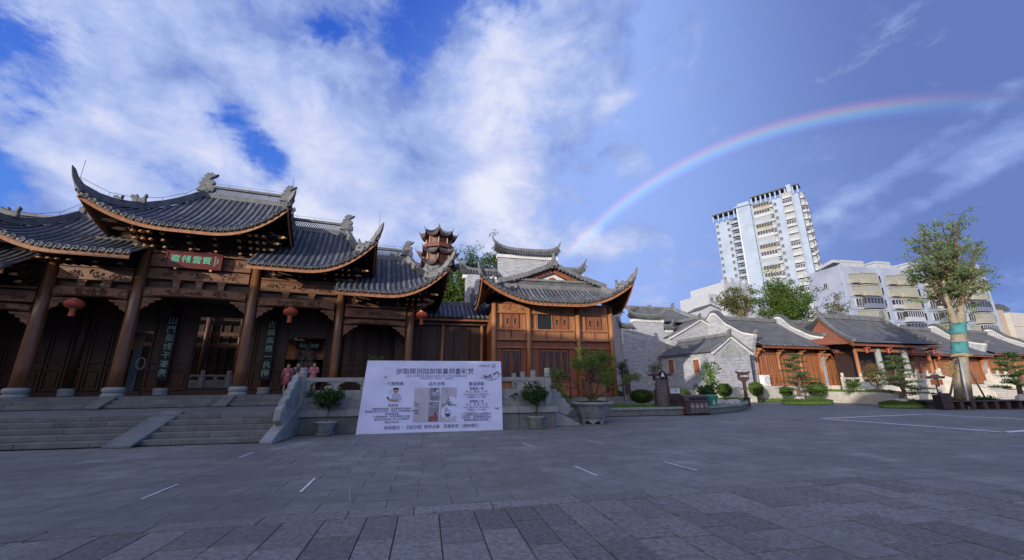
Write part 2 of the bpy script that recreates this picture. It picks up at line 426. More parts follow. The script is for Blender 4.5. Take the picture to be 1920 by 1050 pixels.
# ------------------------------------------------------------------ mesh helpers
class MB:
    def __init__(s): s.v, s.f, s.mi = [], [], []

    def add(s, vs, fs, mi=0):
        n = len(s.v)
        s.v += [tuple(v) for v in vs]
        s.f += [[i + n for i in f] for f in fs]
        s.mi += [mi] * len(fs)
        return s

    def box(s, x0, y0, z0, x1, y1, z1, mi=0):
        return s.add([(x0, y0, z0), (x1, y0, z0), (x1, y1, z0), (x0, y1, z0), (x0, y0, z1), (x1, y0, z1), (x1, y1, z1), (x0, y1, z1)],
                     [(0, 3, 2, 1), (4, 5, 6, 7), (0, 1, 5, 4), (1, 2, 6, 5), (2, 3, 7, 6), (3, 0, 4, 7)], mi)

    def prism(s, poly, y0, y1, axis='y', mi=0):
        """polygon (a, z) pushed from y0 to y1; axis y: a is x; axis x: a is y; axis z: poly is (x, y)"""
        n = len(poly)
        if axis == 'y': P = [(a, y0, z) for a, z in poly] + [(a, y1, z) for a, z in poly]
        elif axis == 'x': P = [(y0, a, z) for a, z in poly] + [(y1, a, z) for a, z in poly]
        else: P = [(a, b, y0) for a, b in poly] + [(a, b, y1) for a, b in poly]
        F = [list(range(n)), list(range(2 * n - 1, n - 1, -1))] + [(i, i + n, (i + 1) % n + n, (i + 1) % n) for i in range(n)]
        return s.add(P, F, mi)

    def tube(s, pts, rs, n=6, mi=0, caps=True, flat=1.0):
        pts = [Vector(p) for p in pts]
        if not isinstance(rs, (list, tuple)): rs = [rs] * len(pts)
        P, F = [], []
        up = Vector((0.123, 0.31, 0.94))
        for i, p in enumerate(pts):
            t = (pts[min(i + 1, len(pts) - 1)] - pts[max(i - 1, 0)]).normalized()
            a = t.cross(up)
            if a.length < 1e-3: a = t.cross(Vector((1, 0, 0)))
            a.normalize()
            b = t.cross(a).normalized()
            for k in range(n):
                q = 2 * PI * k / n
                P.append(p + a * math.cos(q) * rs[i] + b * math.sin(q) * rs[i] * flat)
        for i in range(len(pts) - 1):
            for k in range(n):
                F.append((i * n + k, i * n + (k + 1) % n, (i + 1) * n + (k + 1) % n, (i + 1) * n + k))
        if caps:
            F.append(list(range(n - 1, -1, -1)))
            F.append([(len(pts) - 1) * n + k for k in range(n)])
        return s.add(P, F, mi)

    def lathe(s, prof, c=(0, 0, 0), n=12, mi=0, sx=1.0, sy=1.0, rot=0.0):
        P, F = [], []
        for r, z in prof:
            for k in range(n):
                q = 2 * PI * k / n + rot
                P.append((c[0] + r * sx * math.cos(q), c[1] + r * sy * math.sin(q), c[2] + z))
        for i in range(len(prof) - 1):
            for k in range(n):
                F.append((i * n + k, i * n + (k + 1) % n, (i + 1) * n + (k + 1) % n, (i + 1) * n + k))
        F.append(list(range(n - 1, -1, -1)))
        F.append([(len(prof) - 1) * n + k for k in range(n)])
        return s.add(P, F, mi)

    def sweep(s, pts, ws, hs, mi=0):
        """rectangular section along a path; section stays upright"""
        pts = [Vector(p) for p in pts]
        N = len(pts)
        if not isinstance(ws, (list, tuple)): ws = [ws] * N
        if not isinstance(hs, (list, tuple)): hs = [hs] * N
        P, F = [], []
        last = Vector((1, 0, 0))
        for i, p in enumerate(pts):
            t = pts[min(i + 1, N - 1)] - pts[max(i - 1, 0)]
            h = Vector((t.x, t.y, 0))
            if h.length < 0.02 * max(t.length, 1e-6): h = last
            else: h.normalize()
            last = h
            t.normalize()
            side = Vector((h.y, -h.x, 0))
            up = side.cross(t).normalized()
            a, b = side * ws[i] / 2, up * hs[i]
            P += [p - a, p + a, p + a + b, p - a + b]
        for i in range(N - 1):
            for k in range(4):
                F.append((i * 4 + k, i * 4 + (k + 1) % 4, i * 4 + 4 + (k + 1) % 4, i * 4 + 4 + k))
        F += [(3, 2, 1, 0), tuple((N - 1) * 4 + k for k in range(4))]
        return s.add(P, F, mi)

    def beam(s, p, q, w, h, mi=0): return s.sweep([p, q], w, h, mi)

    def grid(s, fn, us, vs, mi=0, flip=False):
        P = [fn(u, v) for v in vs for u in us]
        n = len(us)
        F = []
        for j in range(len(vs) - 1):
            for i in range(n - 1):
                q = (j * n + i, j * n + i + 1, (j + 1) * n + i + 1, (j + 1) * n + i)
                F.append(q[::-1] if flip else q)
        return s.add(P, F, mi)

    def ball(s, c, r, n=10, m=6, mi=0):
        if not isinstance(r, (list, tuple)): r = (r, r, r)
        prof = [(math.sin(PI * i / m) if 0 < i < m else 0.02, -math.cos(PI * i / m)) for i in range(m + 1)]
        P, F = [], []
        for rr, z in prof:
            for k in range(n):
                q = 2 * PI * k / n
                P.append((c[0] + rr * r[0] * math.cos(q), c[1] + rr * r[1] * math.sin(q), c[2] + z * r[2]))
        for i in range(m):
            for k in range(n):
                F.append((i * n + k, i * n + (k + 1) % n, (i + 1) * n + (k + 1) % n, (i + 1) * n + k))
        return s.add(P, F, mi)

    def leaf(s, p, L, W, rnd, up=0.0, dirv=None):
        d = dirv or Vector((rnd.gauss(0, 1), rnd.gauss(0, 1), rnd.gauss(0, 0.8) + up))
        d = d.normalized() if d.length > 1e-4 else Vector((0, 0, 1))
        a = d.cross(Vector((rnd.gauss(0, 1), rnd.gauss(0, 1), rnd.gauss(0, 1))))
        a = a.normalized() * W / 2 if a.length > 1e-4 else Vector((W / 2, 0, 0))
        n = len(s.v)
        p = Vector(p)
        s.v += [tuple(p), tuple(p + d * L * 0.5 + a), tuple(p + d * L), tuple(p + d * L * 0.5 - a)]
        s.f.append([n, n + 1, n + 2, n + 3]); s.mi.append(0)

    def mesh(s, name, mats, smooth=False):
        me = bpy.data.meshes.new(name)
        me.from_pydata(s.v, [], s.f)
        for m in (mats if isinstance(mats, (list, tuple)) else [mats]):
            me.materials.append(MT[m] if isinstance(m, str) else m)
        if any(s.mi): me.polygons.foreach_set('material_index', s.mi)
        if smooth: me.polygons.foreach_set('use_smooth', [True] * len(me.polygons))
        me.update()
        return me

    def build(s, name, mats, parent=None, smooth=False, loc=None, rz=0.0, bevel=0.0, kind=None):
        o = bpy.data.objects.new(name, s.mesh(name, mats, smooth))
        C.objects.link(o)
        if parent: o.parent = parent
        if loc is not None: o.location = loc
        if rz: o.rotation_euler.z = rz
        if bevel:
            b = o.modifiers.new('bevel', 'BEVEL')
            b.width, b.segments, b.limit_method = bevel, 1, 'ANGLE'
        if kind: o['kind'] = kind
        return o


def inst(name, me, parent, loc, rz=0.0, scale=None):
    o = bpy.data.objects.new(name, me)
    C.objects.link(o)
    o.parent = parent
    o.location = loc
    o.rotation_euler.z = rz
    if scale: o.scale = scale
    return o


def tag(o, label, cat, group=None):
    o['label'], o['category'] = label, cat
    if group: o['group'] = group
    return o


def thing(name, label, cat, loc=(0, 0, 0), rz=0.0, group=None):
    o = bpy.data.objects.new(name, None)
    o.empty_display_size = 0.3
    C.objects.link(o)
    o.location = loc
    o.rotation_euler.z = rz
    return tag(o, label, cat, group)


def fthing(fr, name, label, cat, group=None):
    return thing(name, label, cat, (fr.ox, fr.oy, 0), fr.a, group)


def copy_thing(o, label=None, loc=None, rz=None, scale=None):
    def rec(x, par):
        c = x.copy()
        C.objects.link(c)
        c.parent = par
        for ch in x.children: rec(ch, c)
        return c
    n = rec(o, None)
    if label: n['label'] = label
    if loc is not None: n.location = loc
    if rz is not None: n.rotation_euler.z = rz
    if scale is not None: n.scale = (scale,) * 3
    return n


def text_mesh(body, size, mat, mirror=True, align='CENTER', thick=0.0, bold=0.0):
    c = bpy.data.curves.new('lettering', 'FONT')
    c.body, c.size, c.align_x, c.align_y = body, size, align, 'CENTER'
    c.resolution_u = 2
    c.extrude = thick
    c.offset = bold
    o = bpy.data.objects.new('lettering', c)
    C.objects.link(o)
    bpy.context.view_layer.update()
    me = bpy.data.meshes.new_from_object(o.evaluated_get(bpy.context.evaluated_depsgraph_get()))
    bpy.data.objects.remove(o)
    bpy.data.curves.remove(c)
    sx = -1 if mirror else 1
    for v in me.vertices: v.co = (v.co.x * sx, -v.co.z, v.co.y)       # stand it up, facing -y
    if mirror: me.flip_normals()
    me.materials.clear()
    me.materials.append(MT[mat])
    return me


def letter(body, size, mat, parent, loc, mirror=True, name='lettering', thick=0.0, align='CENTER'):
    return inst(name, text_mesh(body, size, mat, mirror, align, thick), parent, loc)

# ------------------------------------------------------------------ ground
G = Frame(-7.5, 14.33, 11)      # the terrace front
T = Frame(-14.4, 20.5, 20)      # the gate hall, second column from the right of the centre bay
MF = Frame(2.4, 25.0, 13)       # the two-storey hall
RF = Frame(23.0, 39.0, 18)      # the row of low halls on the right
PV = Frame(0.02, 6.32, 12)      # edge line between the two pavings

gb = MB()
gb.grid(lambda u, v: (u, v, -0.03), [-900, -60, -20, 0, 20, 60, 900], [-900, -60, 0, 40, 100, 1500])
plaza = gb.build('plaza', brick_mat('distant_paving', (0.158, 0.175, 0.168), (0.130, 0.145, 0.14), (0.10, 0.11, 0.107), 0.9, 0.45, 0.008, (0.19, 0.207, 0.20), 0.65, flat=True), kind='structure')

rnd = random.Random(3)


def slab_box(mb, u0, v0, u1, v1, z, ch=0.006, h=0.03):
    g_ = ch
    P = [(u0, v0, z - h), (u1, v0, z - h), (u1, v1, z - h), (u0, v1, z - h), (u0 + g_, v0 + g_, z), (u1 - g_, v0 + g_, z), (u1 - g_, v1 - g_, z), (u0 + g_, v1 - g_, z)]
    mb.add(P, [(4, 5, 6, 7), (0, 1, 5, 4), (1, 2, 6, 5), (2, 3, 7, 6), (3, 0, 4, 7)])


def in_view(p):
    return p.y > 1.6 and abs(p.x) < 1.45 * p.y + 1.5


slabs, far_slabs = [], []
# coarse chiselled slabs in front of the edge line: columns running away from the camera
u = -16.0
while u < 20:
    w = rnd.uniform(0.36, 0.54)
    v = -rnd.uniform(0.33, 0.36)
    while v > -9:
        L = rnd.uniform(0.5, 0.9)
        p = PV.w(u + w / 2, v - L / 2)
        if in_view(p) and p.y > 2.9 - 0.02 * abs(p.x):
            slabs.append((p.length, u, v - L, u + w, v, 'slab_coarse', rnd.uniform(-0.005, 0.005)))
        v -= L
    u += w
# edge course
u = -16.0
while u < 22:
    L = rnd.uniform(0.8, 1.3)
    p = PV.w(u + L / 2, -0.17)
    if in_view(p): slabs.append((p.length, u, -0.33, u + L, 0.0, 'slab_coarse', rnd.uniform(-0.003, 0.003)))
    u += L
# smooth slabs behind it, laid in courses with a long band every few metres
v = 0.0
row = 0
while v < 13:
    h = 0.42
    u = -18.0 + (row % 2) * 0.45 + rnd.uniform(-0.05, 0.05)
    while u < 26:
        L = 0.9
        p = PV.w(u + L / 2, v + h / 2)
        gu, gv = G.loc(p)
        if in_view(p) and not (gv > -1.9 and gu < -0.0) and not (gv > -0.2 and gu < 9.5):
            slabs.append((p.length, u, v, u + L, v + h, 'slab_fine', rnd.uniform(-0.0025, 0.0025)))
        u += L
    v += h
    row += 1
slabs.sort(key=lambda q: q[0])
near = slabs[:290]
jo = MB()
for k, (dd, u0, v0, u1, v1, m, dz) in enumerate(slabs):
    if k < 290:
        b = MB()
        cx, cy = (u0 + u1) / 2, (v0 + v1) / 2
        gp = rnd.uniform(.001, .004) if m == 'slab_coarse' else 0.0015
        slab_box(b, u0 - cx + gp, v0 - cy + gp, u1 - cx - gp, v1 - cy - gp, 0, 0.006 if m == 'slab_coarse' else 0.003)
        o = b.build('paving_slab', m, plaza)
        o.location = PV.w(cx, cy, dz)
        o.rotation_euler = (rnd.uniform(-0.002, 0.002), rnd.uniform(-0.002, 0.002), PV.a)
    else:
        slab_box(jo, u0 + 0.002, v0 + 0.002, u1 - 0.002, v1 - 0.002, dz, 0.003)
o = jo.build('paving_slab_field', 'slab_fine', plaza, kind='stuff')
o.location = (PV.ox, PV.oy, 0); o.rotation_euler.z = PV.a


def paint(p, q, w, name='painted_line', mat='paint_white'):
    b = MB()
    d = (q - p); d.z = 0
    L = d.length
    d.normalize()
    s_ = Vector((-d.y, d.x, 0)) * w / 2
    N = 6
    P, F = [], []
    for i in range(N + 1):
        c_ = p + d * L * i / N
        j = rnd.uniform(0.8, 1.1)
        P += [c_ + s_ * j + Vector((0, 0, 0.011)), c_ - s_ * j + Vector((0, 0, 0.011))]
    for i in range(N): F.append((2 * i, 2 * i + 1, 2 * i + 3, 2 * i + 2))
    b.add(P, F)
    return b.build(name, mat, plaza)


for a in ((265, 937, 333, 909, .035), (563, 924, 590, 898, .045), (447, 859, 476, 849, .04), (1078, 875, 1120, 893, .045), (1246, 867, 1307, 883, .045), (978, 831, 1000, 838, .045), (1104, 826, 1132, 834, .03), (1362, 821, 1414, 829, .03)):
    paint(gz(a[0], a[1]), gz(a[2], a[3]), a[4])
for a in ((688, 826, 640, 884, .022), (672, 822, 634, 858, .03), (578, 846, 545, 866, .02), (616, 842, 588, 864, .022), (562, 836, 545, 846, .018), (655, 912, 656, 940, .018), (656, 941, 768, 934, .014), (768, 924, 770, 934, .016), (540, 900, 486, 946, .014), (1020, 842, 1062, 860, .03), (1110, 850, 1160, 866, .02), (1180, 838, 1240, 848, .025), (690, 851, 744, 853, .014), (860, 842, 905, 846, .014), (1110, 868, 1145, 864, .012), (905, 893, 950, 890, .012), (300, 884, 250, 904, .012), (760, 838, 800, 834, .014)):
    paint(gz(a[0], a[1]), gz(a[2], a[3]), a[4], 'grout_line', 'grout')
tri = [gz(1540, 785), gz(1733, 777), gz(1960, 789)], [gz(1540, 785), gz(1885, 811), gz(1985, 803)]
for P in tri:
    for i in range(2): paint(P[i], P[i + 1], 0.24)

# ------------------------------------------------------------------ terrace, stairs and landing
tr = fthing(G, 'stone_terrace', 'grey stone terrace with panelled retaining wall carrying the carved balustrade', 'terrace')
b = MB(); b.prism([(-16.5, 0.0), (-0.2, 0.0), (-0.2, 0.003), (9.3, 0.003), (9.3, 9.0), (-16.5, 12.0)], 0.02, 0.72, 'z'); b.build('terrace_core', 'stone', tr)
x = 0.08
while x < 9.2:
    w = min(rnd.uniform(1.1, 1.5), 9.28 - x)
    b = MB(); b.box(x + .004, -0.05, 0.0, x + w - .004, 0.0, 0.56); b.build('wall_stone', 'stone', tr, bevel=0.008)
    x += w
x = 0.0
while x < 9.3:
    w = min(rnd.uniform(1.5, 2.2), 9.4 - x)
    b = MB(); b.box(x + .003, -0.13, 0.575, x + w - .003, 0.5, 0.80); b.build('coping_stone', 'stone_pale', tr, bevel=0.015)
    x += w
y = 0.5
while y < 8:
    b = MB(); b.box(9.3, y, 0.0, 9.35, y + 1.3, 0.56); b.box(8.9, y + .003, 0.575, 9.42, y + 1.297, 0.80); b.build('side_wall_stone', 'stone', tr, bevel=0.008)
    y += 1.3
# landing paving
for i in range(13):
    u0 = -16.4 + i * 1.25
    for j in range(3):
        v0 = 0.02 + j * 1.2
        b = MB(); slab_box(b, u0, v0, u0 + 1.24, v0 + 1.19, 0.755, 0.004, 0.03); b.build('landing_slab', 'stone_step', tr)

st = fthing(G, 'entrance_stairs', 'wide flight of five worn stone steps up to the gate hall landing', 'stairs')
NS, TRD = 5, 0.35
for i in range(NS):
    z0, z1 = i * 0.15, (i + 1) * 0.15
    v0 = -NS * TRD + i * TRD
    x = -16.0
    while x < -0.16:
        w = min(rnd.uniform(1.3, 2.4), -0.15 - x)
        b = MB()
        b.box(x + .003, v0, z0 + 0.002, x + w - .003, 0.01 if i == NS - 1 else v0 + TRD + 0.03, z1 + rnd.uniform(-.003, .003))
        b.build('step_stone', 'stone_step', st, bevel=0.012)
        x += w
# sloping stone strip between the two halves of the stairs
b = MB()
ru = G.h(215, 832, -1.9)[0]
b.prism([(-2.15, 0.0), (-2.15, 0.07), (0.06, 0.86), (0.06, 0.60)], ru - 0.15, ru + 0.55, 'x'); b.build('ramp_slab', 'stone', st, bevel=0.015)
# scroll drum panel at the right end of the stairs
b = MB()
b.prism([(-2.25, 0.0), (-2.25, 0.09), (-1.75, 0.30), (-0.05, 0.98), (-0.05, 0.0)], -0.20, 0.14, 'x'); b.build('stair_stringer', 'stone_pale', st, bevel=0.015)

bl = fthing(G, 'carved_balustrade', 'grey carved stone balustrade along the terrace edge, ending in scroll panels', 'balustrade')


def scroll_poly():
    P = [(0.0, 0.0), (0.0, 1.15)]
    arcs = [(-0.18, 1.02, 0.17), (-0.48, 0.80, 0.17), (-0.78, 0.55, 0.17), (-1.08, 0.28, 0.16), (-1.36, 0.06, 0.14)]
    for cx, cz, r in arcs:
        for k in range(5):
            q = rad(85 + k * 26)
            P.append((cx + r * math.cos(q), cz + r * math.sin(q)))
    P += [(-1.55, -0.22), (-1.2, -0.42)]
    return P


def scroll(par, mb_fn):
    pl = scroll_poly()
    sh = [(a, 0.80 + z * 0.92 + 0.35 * min(a, 0) * 0.18) for a, z in pl]
    o = mb_fn(sh)
    return o


sp = [(a - 0.10, z + 0.80) for a, z in scroll_poly()]
b = MB(); b.prism(sp, -0.14, 0.08, 'x'); ps = b.build('scroll_panel', 'stone_pale', bl, bevel=0.03)
c = MB()
for (cy, cz, r) in ((-0.28, 1.72, .10), (-0.58, 1.50, .11), (-0.88, 1.25, .11), (-1.18, 0.98, .10), (-1.46, 0.78, .09)):
    for sx in (-0.145, 0.085):
        pts = [(sx, cy + r * (1 - k / 14) * math.cos(k * 0.75), cz + r * (1 - k / 14) * math.sin(k * 0.75)) for k in range(12)]
        c.tube(pts, 0.018, 4)
c.build('spiral_relief', 'stone_pale', ps, kind='stuff')


def post_mesh(hh=1.45):
    m = MB()
    m.box(-.12, -.12, 0, .12, .12, hh - 0.37)
    m.lathe([(.10, hh - .37), (.13, hh - .33), (.13, hh - .30), (.115, hh - .27), (.13, hh - .22), (.13, hh - .14), (.115, hh - .10), (.13, hh - .06), (.125, hh - .01), (.06, hh)], n=10)
    return m.mesh('balustrade_post', 'stone_pale')


def panel_mesh(L):
    """rail, openwork strip with cloud-shaped openings and a carved panel below"""
    m = MB()
    m.box(0, -.075, 0.96, L, .075, 1.10)
    m.box(0, -.06, 0.0, L, .06, 0.60)
    m.box(0, -.075, 0.60, L, .075, 0.66)
    for a in (0.0, L):
        s_ = 1 if a == 0 else -1
        m.prism([(a, .66), (a + s_ * .10, .66), (a + s_ * .16, .74), (a + s_ * .10, .82), (a + s_ * .22, .90), (a + s_ * .42, .96), (a, .96)], -.05, .05)
    cx = L / 2
    m.prism([(cx - .10, .66), (cx + .10, .66), (cx + .13, .74), (cx + .07, .80), (cx + .16, .88), (cx + .34, .96), (cx - .34, .96), (cx - .16, .88), (cx - .07, .80), (cx - .13, .74)], -.05, .05)
    # raised frame and cloud relief on the panel
    for a, c_ in ((0.10, 0.13), (L - 0.13, L - 0.10)): m.box(a, -.075, .08, c_, -.06, .54)
    m.box(0.13, -.075, .08, L - .13, -.06, .11); m.box(0.13, -.075, .51, L - .13, -.06, .54)
    r = random.Random(5)
    for k in range(9):
        x0, z0 = r.uniform(.3, L - .3), r.uniform(.2, .42)
        pts = [(x0 + i * .05 - .2, -.066, z0 + .035 * math.sin(i * 1.1 + k)) for i in range(9)]
        m.tube(pts, 0.014, 4)
    return m.mesh('balustrade_panel', 'stone_pale')


pm, L = post_mesh(), 2.18
pan = panel_mesh(L - 0.24)
for k in range(5):
    inst('balustrade_post', pm, bl, (0.06 + k * (L + 0.07), 0.12, 0.80))
    if k < 4: inst('balustrade_panel', pan, bl, (0.06 + k * (L + 0.07) + 0.12, 0.12, 0.80), scale=((L + 0.07 - 0.24) / (L - 0.24), 1, 1))
for k in range(1, 4):
    inst('balustrade_post', pm, bl, (9.06, 0.12 + k * 2.25, 0.80))
for k in range(3):
    inst('balustrade_panel', pan, bl, (9.06, 0.24 + k * 2.25, 0.80), rz=rad(90), scale=((2.25 - .24) / (L - .24), 1, 1))
# side scroll at the far right corner of the terrace, for the side steps
sp2 = [(9.18 + (-a) * 0.62, 0.72 + z * 0.78) for a, z in scroll_poly()]
b = MB(); b.prism([(x_, max(z, 0.02)) for x_, z in sp2], 0.55, 0.78, 'y'); b.build('scroll_panel', 'stone_pale', bl, bevel=0.03)
b = MB(); b.prism([(9.36, 0), (10.45, 0.0), (10.45, 0.10), (9.36, 0.62)], 0.45, 0.88, 'y'); b.build('scroll_base', 'stone_pale', bl, bevel=0.02)

# platform steps right in front of the hall
pf = fthing(T, 'hall_platform', 'low stone platform with two long steps under the gate hall columns', 'platform')
x = -11.0
while x < 10.2:
    w = min(rnd.uniform(1.6, 2.6), 10.3 - x)
    for i in range(2):
        b = MB(); b.box(x + .003, -1.75 + i * 0.4, 0.74 + i * .15, x + w - .003, -1.33 + i * .4, 0.90 + i * .15 + rnd.uniform(-.003, .003)); b.build('step_stone', 'stone_step', pf, bevel=0.012)
    b = MB(); b.box(x + .003, -0.95, 0.74, x + w - .003, 0.7, 1.2); b.build('edge_stone', 'stone_step', pf, bevel=0.012)
    x += w
b = MB(); b.box(-11, 0.7, 0.3, 10.3, 7, 1.195); b.build('hall_floor', 'stone_step', pf)
for px_ in (180, 417):
    uu = T.h(px_, 750, -1.9)[0]
    b = MB(); b.prism([(-2.15, .75), (-2.15, .80), (-0.9, 1.24), (-0.9, 1.1)], uu - .25, uu + .25, 'x'); b.build('ramp_slab', 'stone', pf)

# ------------------------------------------------------------------ gate hall


def chiwei_poly(h=1.2):
    P = [(-.42, 0), (.30, 0), (.33, .22), (.20, .36), (.30, .46), (.24, .60), (.06, .62), (.16, .74), (.30, .84), (.38, .97), (.30, .93), (.16, .92), (.10, 1.02), (.02, .94), (-.10, .98), (-.12, .86), (-.22, .84), (-.16, .70), (-.30, .62), (-.22, .50), (-.38, .40), (-.30, .26)]
    return [(a * h, z * h) for a, z in P]


def beast_poly(h=0.6):
    P = [(-.5, 0), (.5, 0), (.45, .3), (.62, .45), (.55, .75), (.35, .66), (.2, .8), (.05, .5), (-.2, .52), (-.35, .95), (-.5, .8), (-.42, .5)]
    return [(a * h, z * h) for a, z in P]


def lathe_half(m, pts, r, n=4):
    """half tube lying on a surface (a row of tube tiles)"""
    P, F = [], []
    for x, y, z in pts:
        for k in range(n + 1):
            q = PI * k / n
            P.append((x + r * math.cos(q), y, z + r * 1.05 * math.sin(q)))
    for i in range(len(pts) - 1):
        for k in range(n):
            a = i * (n + 1) + k
            F.append((a, a + 1, a + n + 2, a + n + 1))
    F.append(list(range(n + 1)))
    m.add(P, F)


CAP = None


def cap_mesh(r=0.105):
    m = MB()
    P, F = [], []
    n = 8
    rings = [(r, 0.12), (r, -0.05), (r * .78, -0.05), (r * .70, -0.02), (r * .3, -0.02), (r * .25, -0.045)]
    for rr, y in rings:
        for k in range(n):
            q = 2 * PI * k / n
            P.append((rr * math.cos(q), y, rr * math.sin(q) + r * .25))
    for i in range(len(rings) - 1):
        for k in range(n): F.append((i * n + k, (i + 1) * n + k, (i + 1) * n + (k + 1) % n, i * n + (k + 1) % n))
    F.append([(len(rings) - 1) * n + k for k in range(n)][::-1])
    m.add(P, F)
    return m.mesh('eave_tile', 'tile', smooth=False)


class Tier:
    """one roof of the gate hall: front slope, hip ends where not cut, back slope, ridges and eaves"""
    def __init__(s, par, u0, u1, ve, ze, r0, r1, vr, zr, l0, l1, cut0=False, cut1=False, row=0.29, tip0=1.0, tip1=0.9, lattice=True, sag=0.0, parts=True, beast=True, tile='tile', ridge_h=0.55, drip=True, soffit='wood_dark', fascia='wood_orange'):
        s.__dict__.update(locals())
        P0 = MB()
        us = [u0 + (u1 - u0) * i / 36 for i in range(37)]
        ts = [0, .12, .25, .4, .55, .7, .85, 1.0]
        P0.grid(lambda u, k: s.pt(u, k * s.tmax(u)), us, ts)
        P0.grid(lambda u, k: s.pt(u, k * s.tmax(u), True), us, ts, flip=True)
        ws = [i / 12 for i in range(13)]
        for side in (0, 1):
            if not (cut0, cut1)[side]: P0.grid(lambda w, t: s.end(side, w, t), ws, ts, flip=(side == 0))
        roof = P0.build('roof', 'tile_pan', par)
        s.roof = roof
        # under-boards
        sf = MB()
        dn = lambda p: (p[0], p[1] + 0.04, p[2] - 0.13)
        sf.grid(lambda u, k: dn(s.pt(u, k * s.tmax(u))), us, ts, flip=True)
        for side in (0, 1):
            if not (cut0, cut1)[side]: sf.grid(lambda w, t: dn(s.end(side, w, t)), ws, ts, flip=(side == 1))
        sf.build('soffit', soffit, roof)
        # fascia boards
        fb = MB()
        fb.sweep([(p[0], p[1] + 0.10, p[2] - 0.30) for p in (s.pt(u, 0) for u in us)], 0.05, 0.22)
        for side in (0, 1):
            if not (cut0, cut1)[side]:
                k = 0.10 if side == 0 else -0.10
                fb.sweep([(p[0] + k, p[1], p[2] - 0.30) for p in (s.end(side, w, 0) for w in ws)], 0.05, 0.22)
        fb.build('fascia_board', fascia, roof)
        # rafters seen from below
        rf = MB()
        u = u0 + 0.3
        while u < u1 - 0.2:
            p, q = s.pt(u, 0.02), s.pt(u, min(0.48, s.tmax(u)))
            if q[1] - p[1] > 0.3: rf.beam((p[0], p[1] + .06, p[2] - .30), (q[0], q[1], q[2] - .26), .09, .10)
            u += 0.30
        rf.build('rafter', 'wood_dark', roof, kind='stuff')
        # tile rows and eave tiles
        global CAP
        if CAP is None: CAP = cap_mesh()
        n = int((u1 - u0 - 0.1) / row)
        dr = MB()
        allrows = MB()
        for i in range(n + 1):
            u = u0 + 0.05 + (u1 - u0 - 0.1) * i / n
            tm = s.tmax(u)
            pts = [s.pt(u, tm * k / 6) for k in range(7)]
            m = allrows if not parts else MB()
            lathe_half(m, pts, row * 0.27)
            e = s.pt(u, 0)
            if parts:
                m.build('tile_row', tile, roof, smooth=False)
                inst('eave_tile', CAP, roof, e)
            else:
                m.ball((e[0], e[1], e[2] + .03), .09, 6, 4)
            if i < n and drip:
                e2 = s.pt(u + row, 0)
                mx_ = [(e[k] + e2[k]) / 2 for k in range(3)]
                dr.prism([(e[0] + .06, e[2] + .03), (e2[0] - .06, e2[2] + .03), (mx_[0], mx_[2] - 0.13)], e[1] - .02, e[1] + .02)
        if not parts: allrows.build('tile_row', tile, roof, kind='stuff')
        for side in (0, 1):           # rows on the hip ends, one mesh
            if (cut0, cut1)[side]: continue
            er = MB()
            nn = 16
            for i in range(nn):
                w = (i + .5) / nn
                tm = 1 - abs(2 * w - 1)
                a, b_ = s.end(side, w, 0), s.end(side, 0.5 + (w - .5) * 0.15, 0.93)
                er.tube([s.endrow(side, w, t) for t in (0, .3 * tm, .65 * tm, tm)], row * .27, 5)
            er.build('end_tile_row', tile, roof, kind='stuff')
        if drip: dr.build('drip_tile', tile, roof, kind='stuff')
        # hips
        for side in (0, 1):
            if (cut0, cut1)[side]: continue
            sg = -1 if side == 0 else 1
            pts, ws_, hs = [], [], []
            for k in range(9):
                t = 1 - k / 8
                p = s.hip(side, t)
                pts.append((p[0], p[1], p[2] + .03)); ws_.append(.24); hs.append(.34)
            c_ = pts[-1]
            tp = (tip0, tip1)[side]
            for a, zz, w_, h_ in ((.10, .22, .20, .28), (.20, .52, .15, .2), (.26, .85, .10, .13), (.28, 1.0, .03, .04)):
                pts.append((c_[0] + sg * a * tp, c_[1] - a * tp * .7, c_[2] + zz * tp)); ws_.append(w_); hs.append(h_)
            hm = MB(); hm.sweep(pts, ws_, hs)
            for k in range(1, 8):      # moulding lines
                pass
            hm.build('hip_ridge', 'ridge' if side else 'ridge', roof)
            # back hip
            hb = MB(); hb.sweep([(p[0], 2 * vr - p[1], p[2] + .03) for p in (s.hip(side, 1 - k / 8) for k in range(9))], .24, .34); hb.build('hip_ridge', 'ridge', roof)
            if beast:
                for t, sc in ((.42, .62), (.27, .36)):
                    p = s.hip(side, t)
                    bm_ = MB(); bm_.prism([(a * sg, z) for a, z in beast_poly(sc)], -.09, .09); o = bm_.build('ridge_beast', 'ridge', roof, bevel=.03); o.location = (p[0], p[1], p[2] + .32)
        # ridge
        rz = zr + 0.02
        rm = MB()
        rm.box(r0, vr - .16, rz - .15, r1, vr + .16, rz + .14)
        if lattice:
            rm.box(r0, vr - .12, rz + ridge_h, r1, vr + .12, rz + ridge_h + .14)
            for a in (r0, r1): rm.box(a - .12, vr - .10, rz + .14, a + .12, vr + .10, rz + ridge_h)
            rm.build('main_ridge', 'ridge', roof)
            lm = MB()
            hh = ridge_h - .14
            x = r0
            while x < r1 - .02:
                x1 = min(x + hh * .55, r1)
                lm.beam((x, vr, rz + .14), (x1, vr, rz + .14 + hh), .05, .035); lm.beam((x1, vr, rz + .14), (x, vr, rz + .14 + hh), .05, .035)
                x += hh * .275
            lm.build('ridge_lattice', 'ridge', roof, kind='stuff')
        else:
            rm.box(r0, vr - .10, rz + .14, r1, vr + .10, rz + ridge_h)
            rm.build('main_ridge', 'ridge', roof)

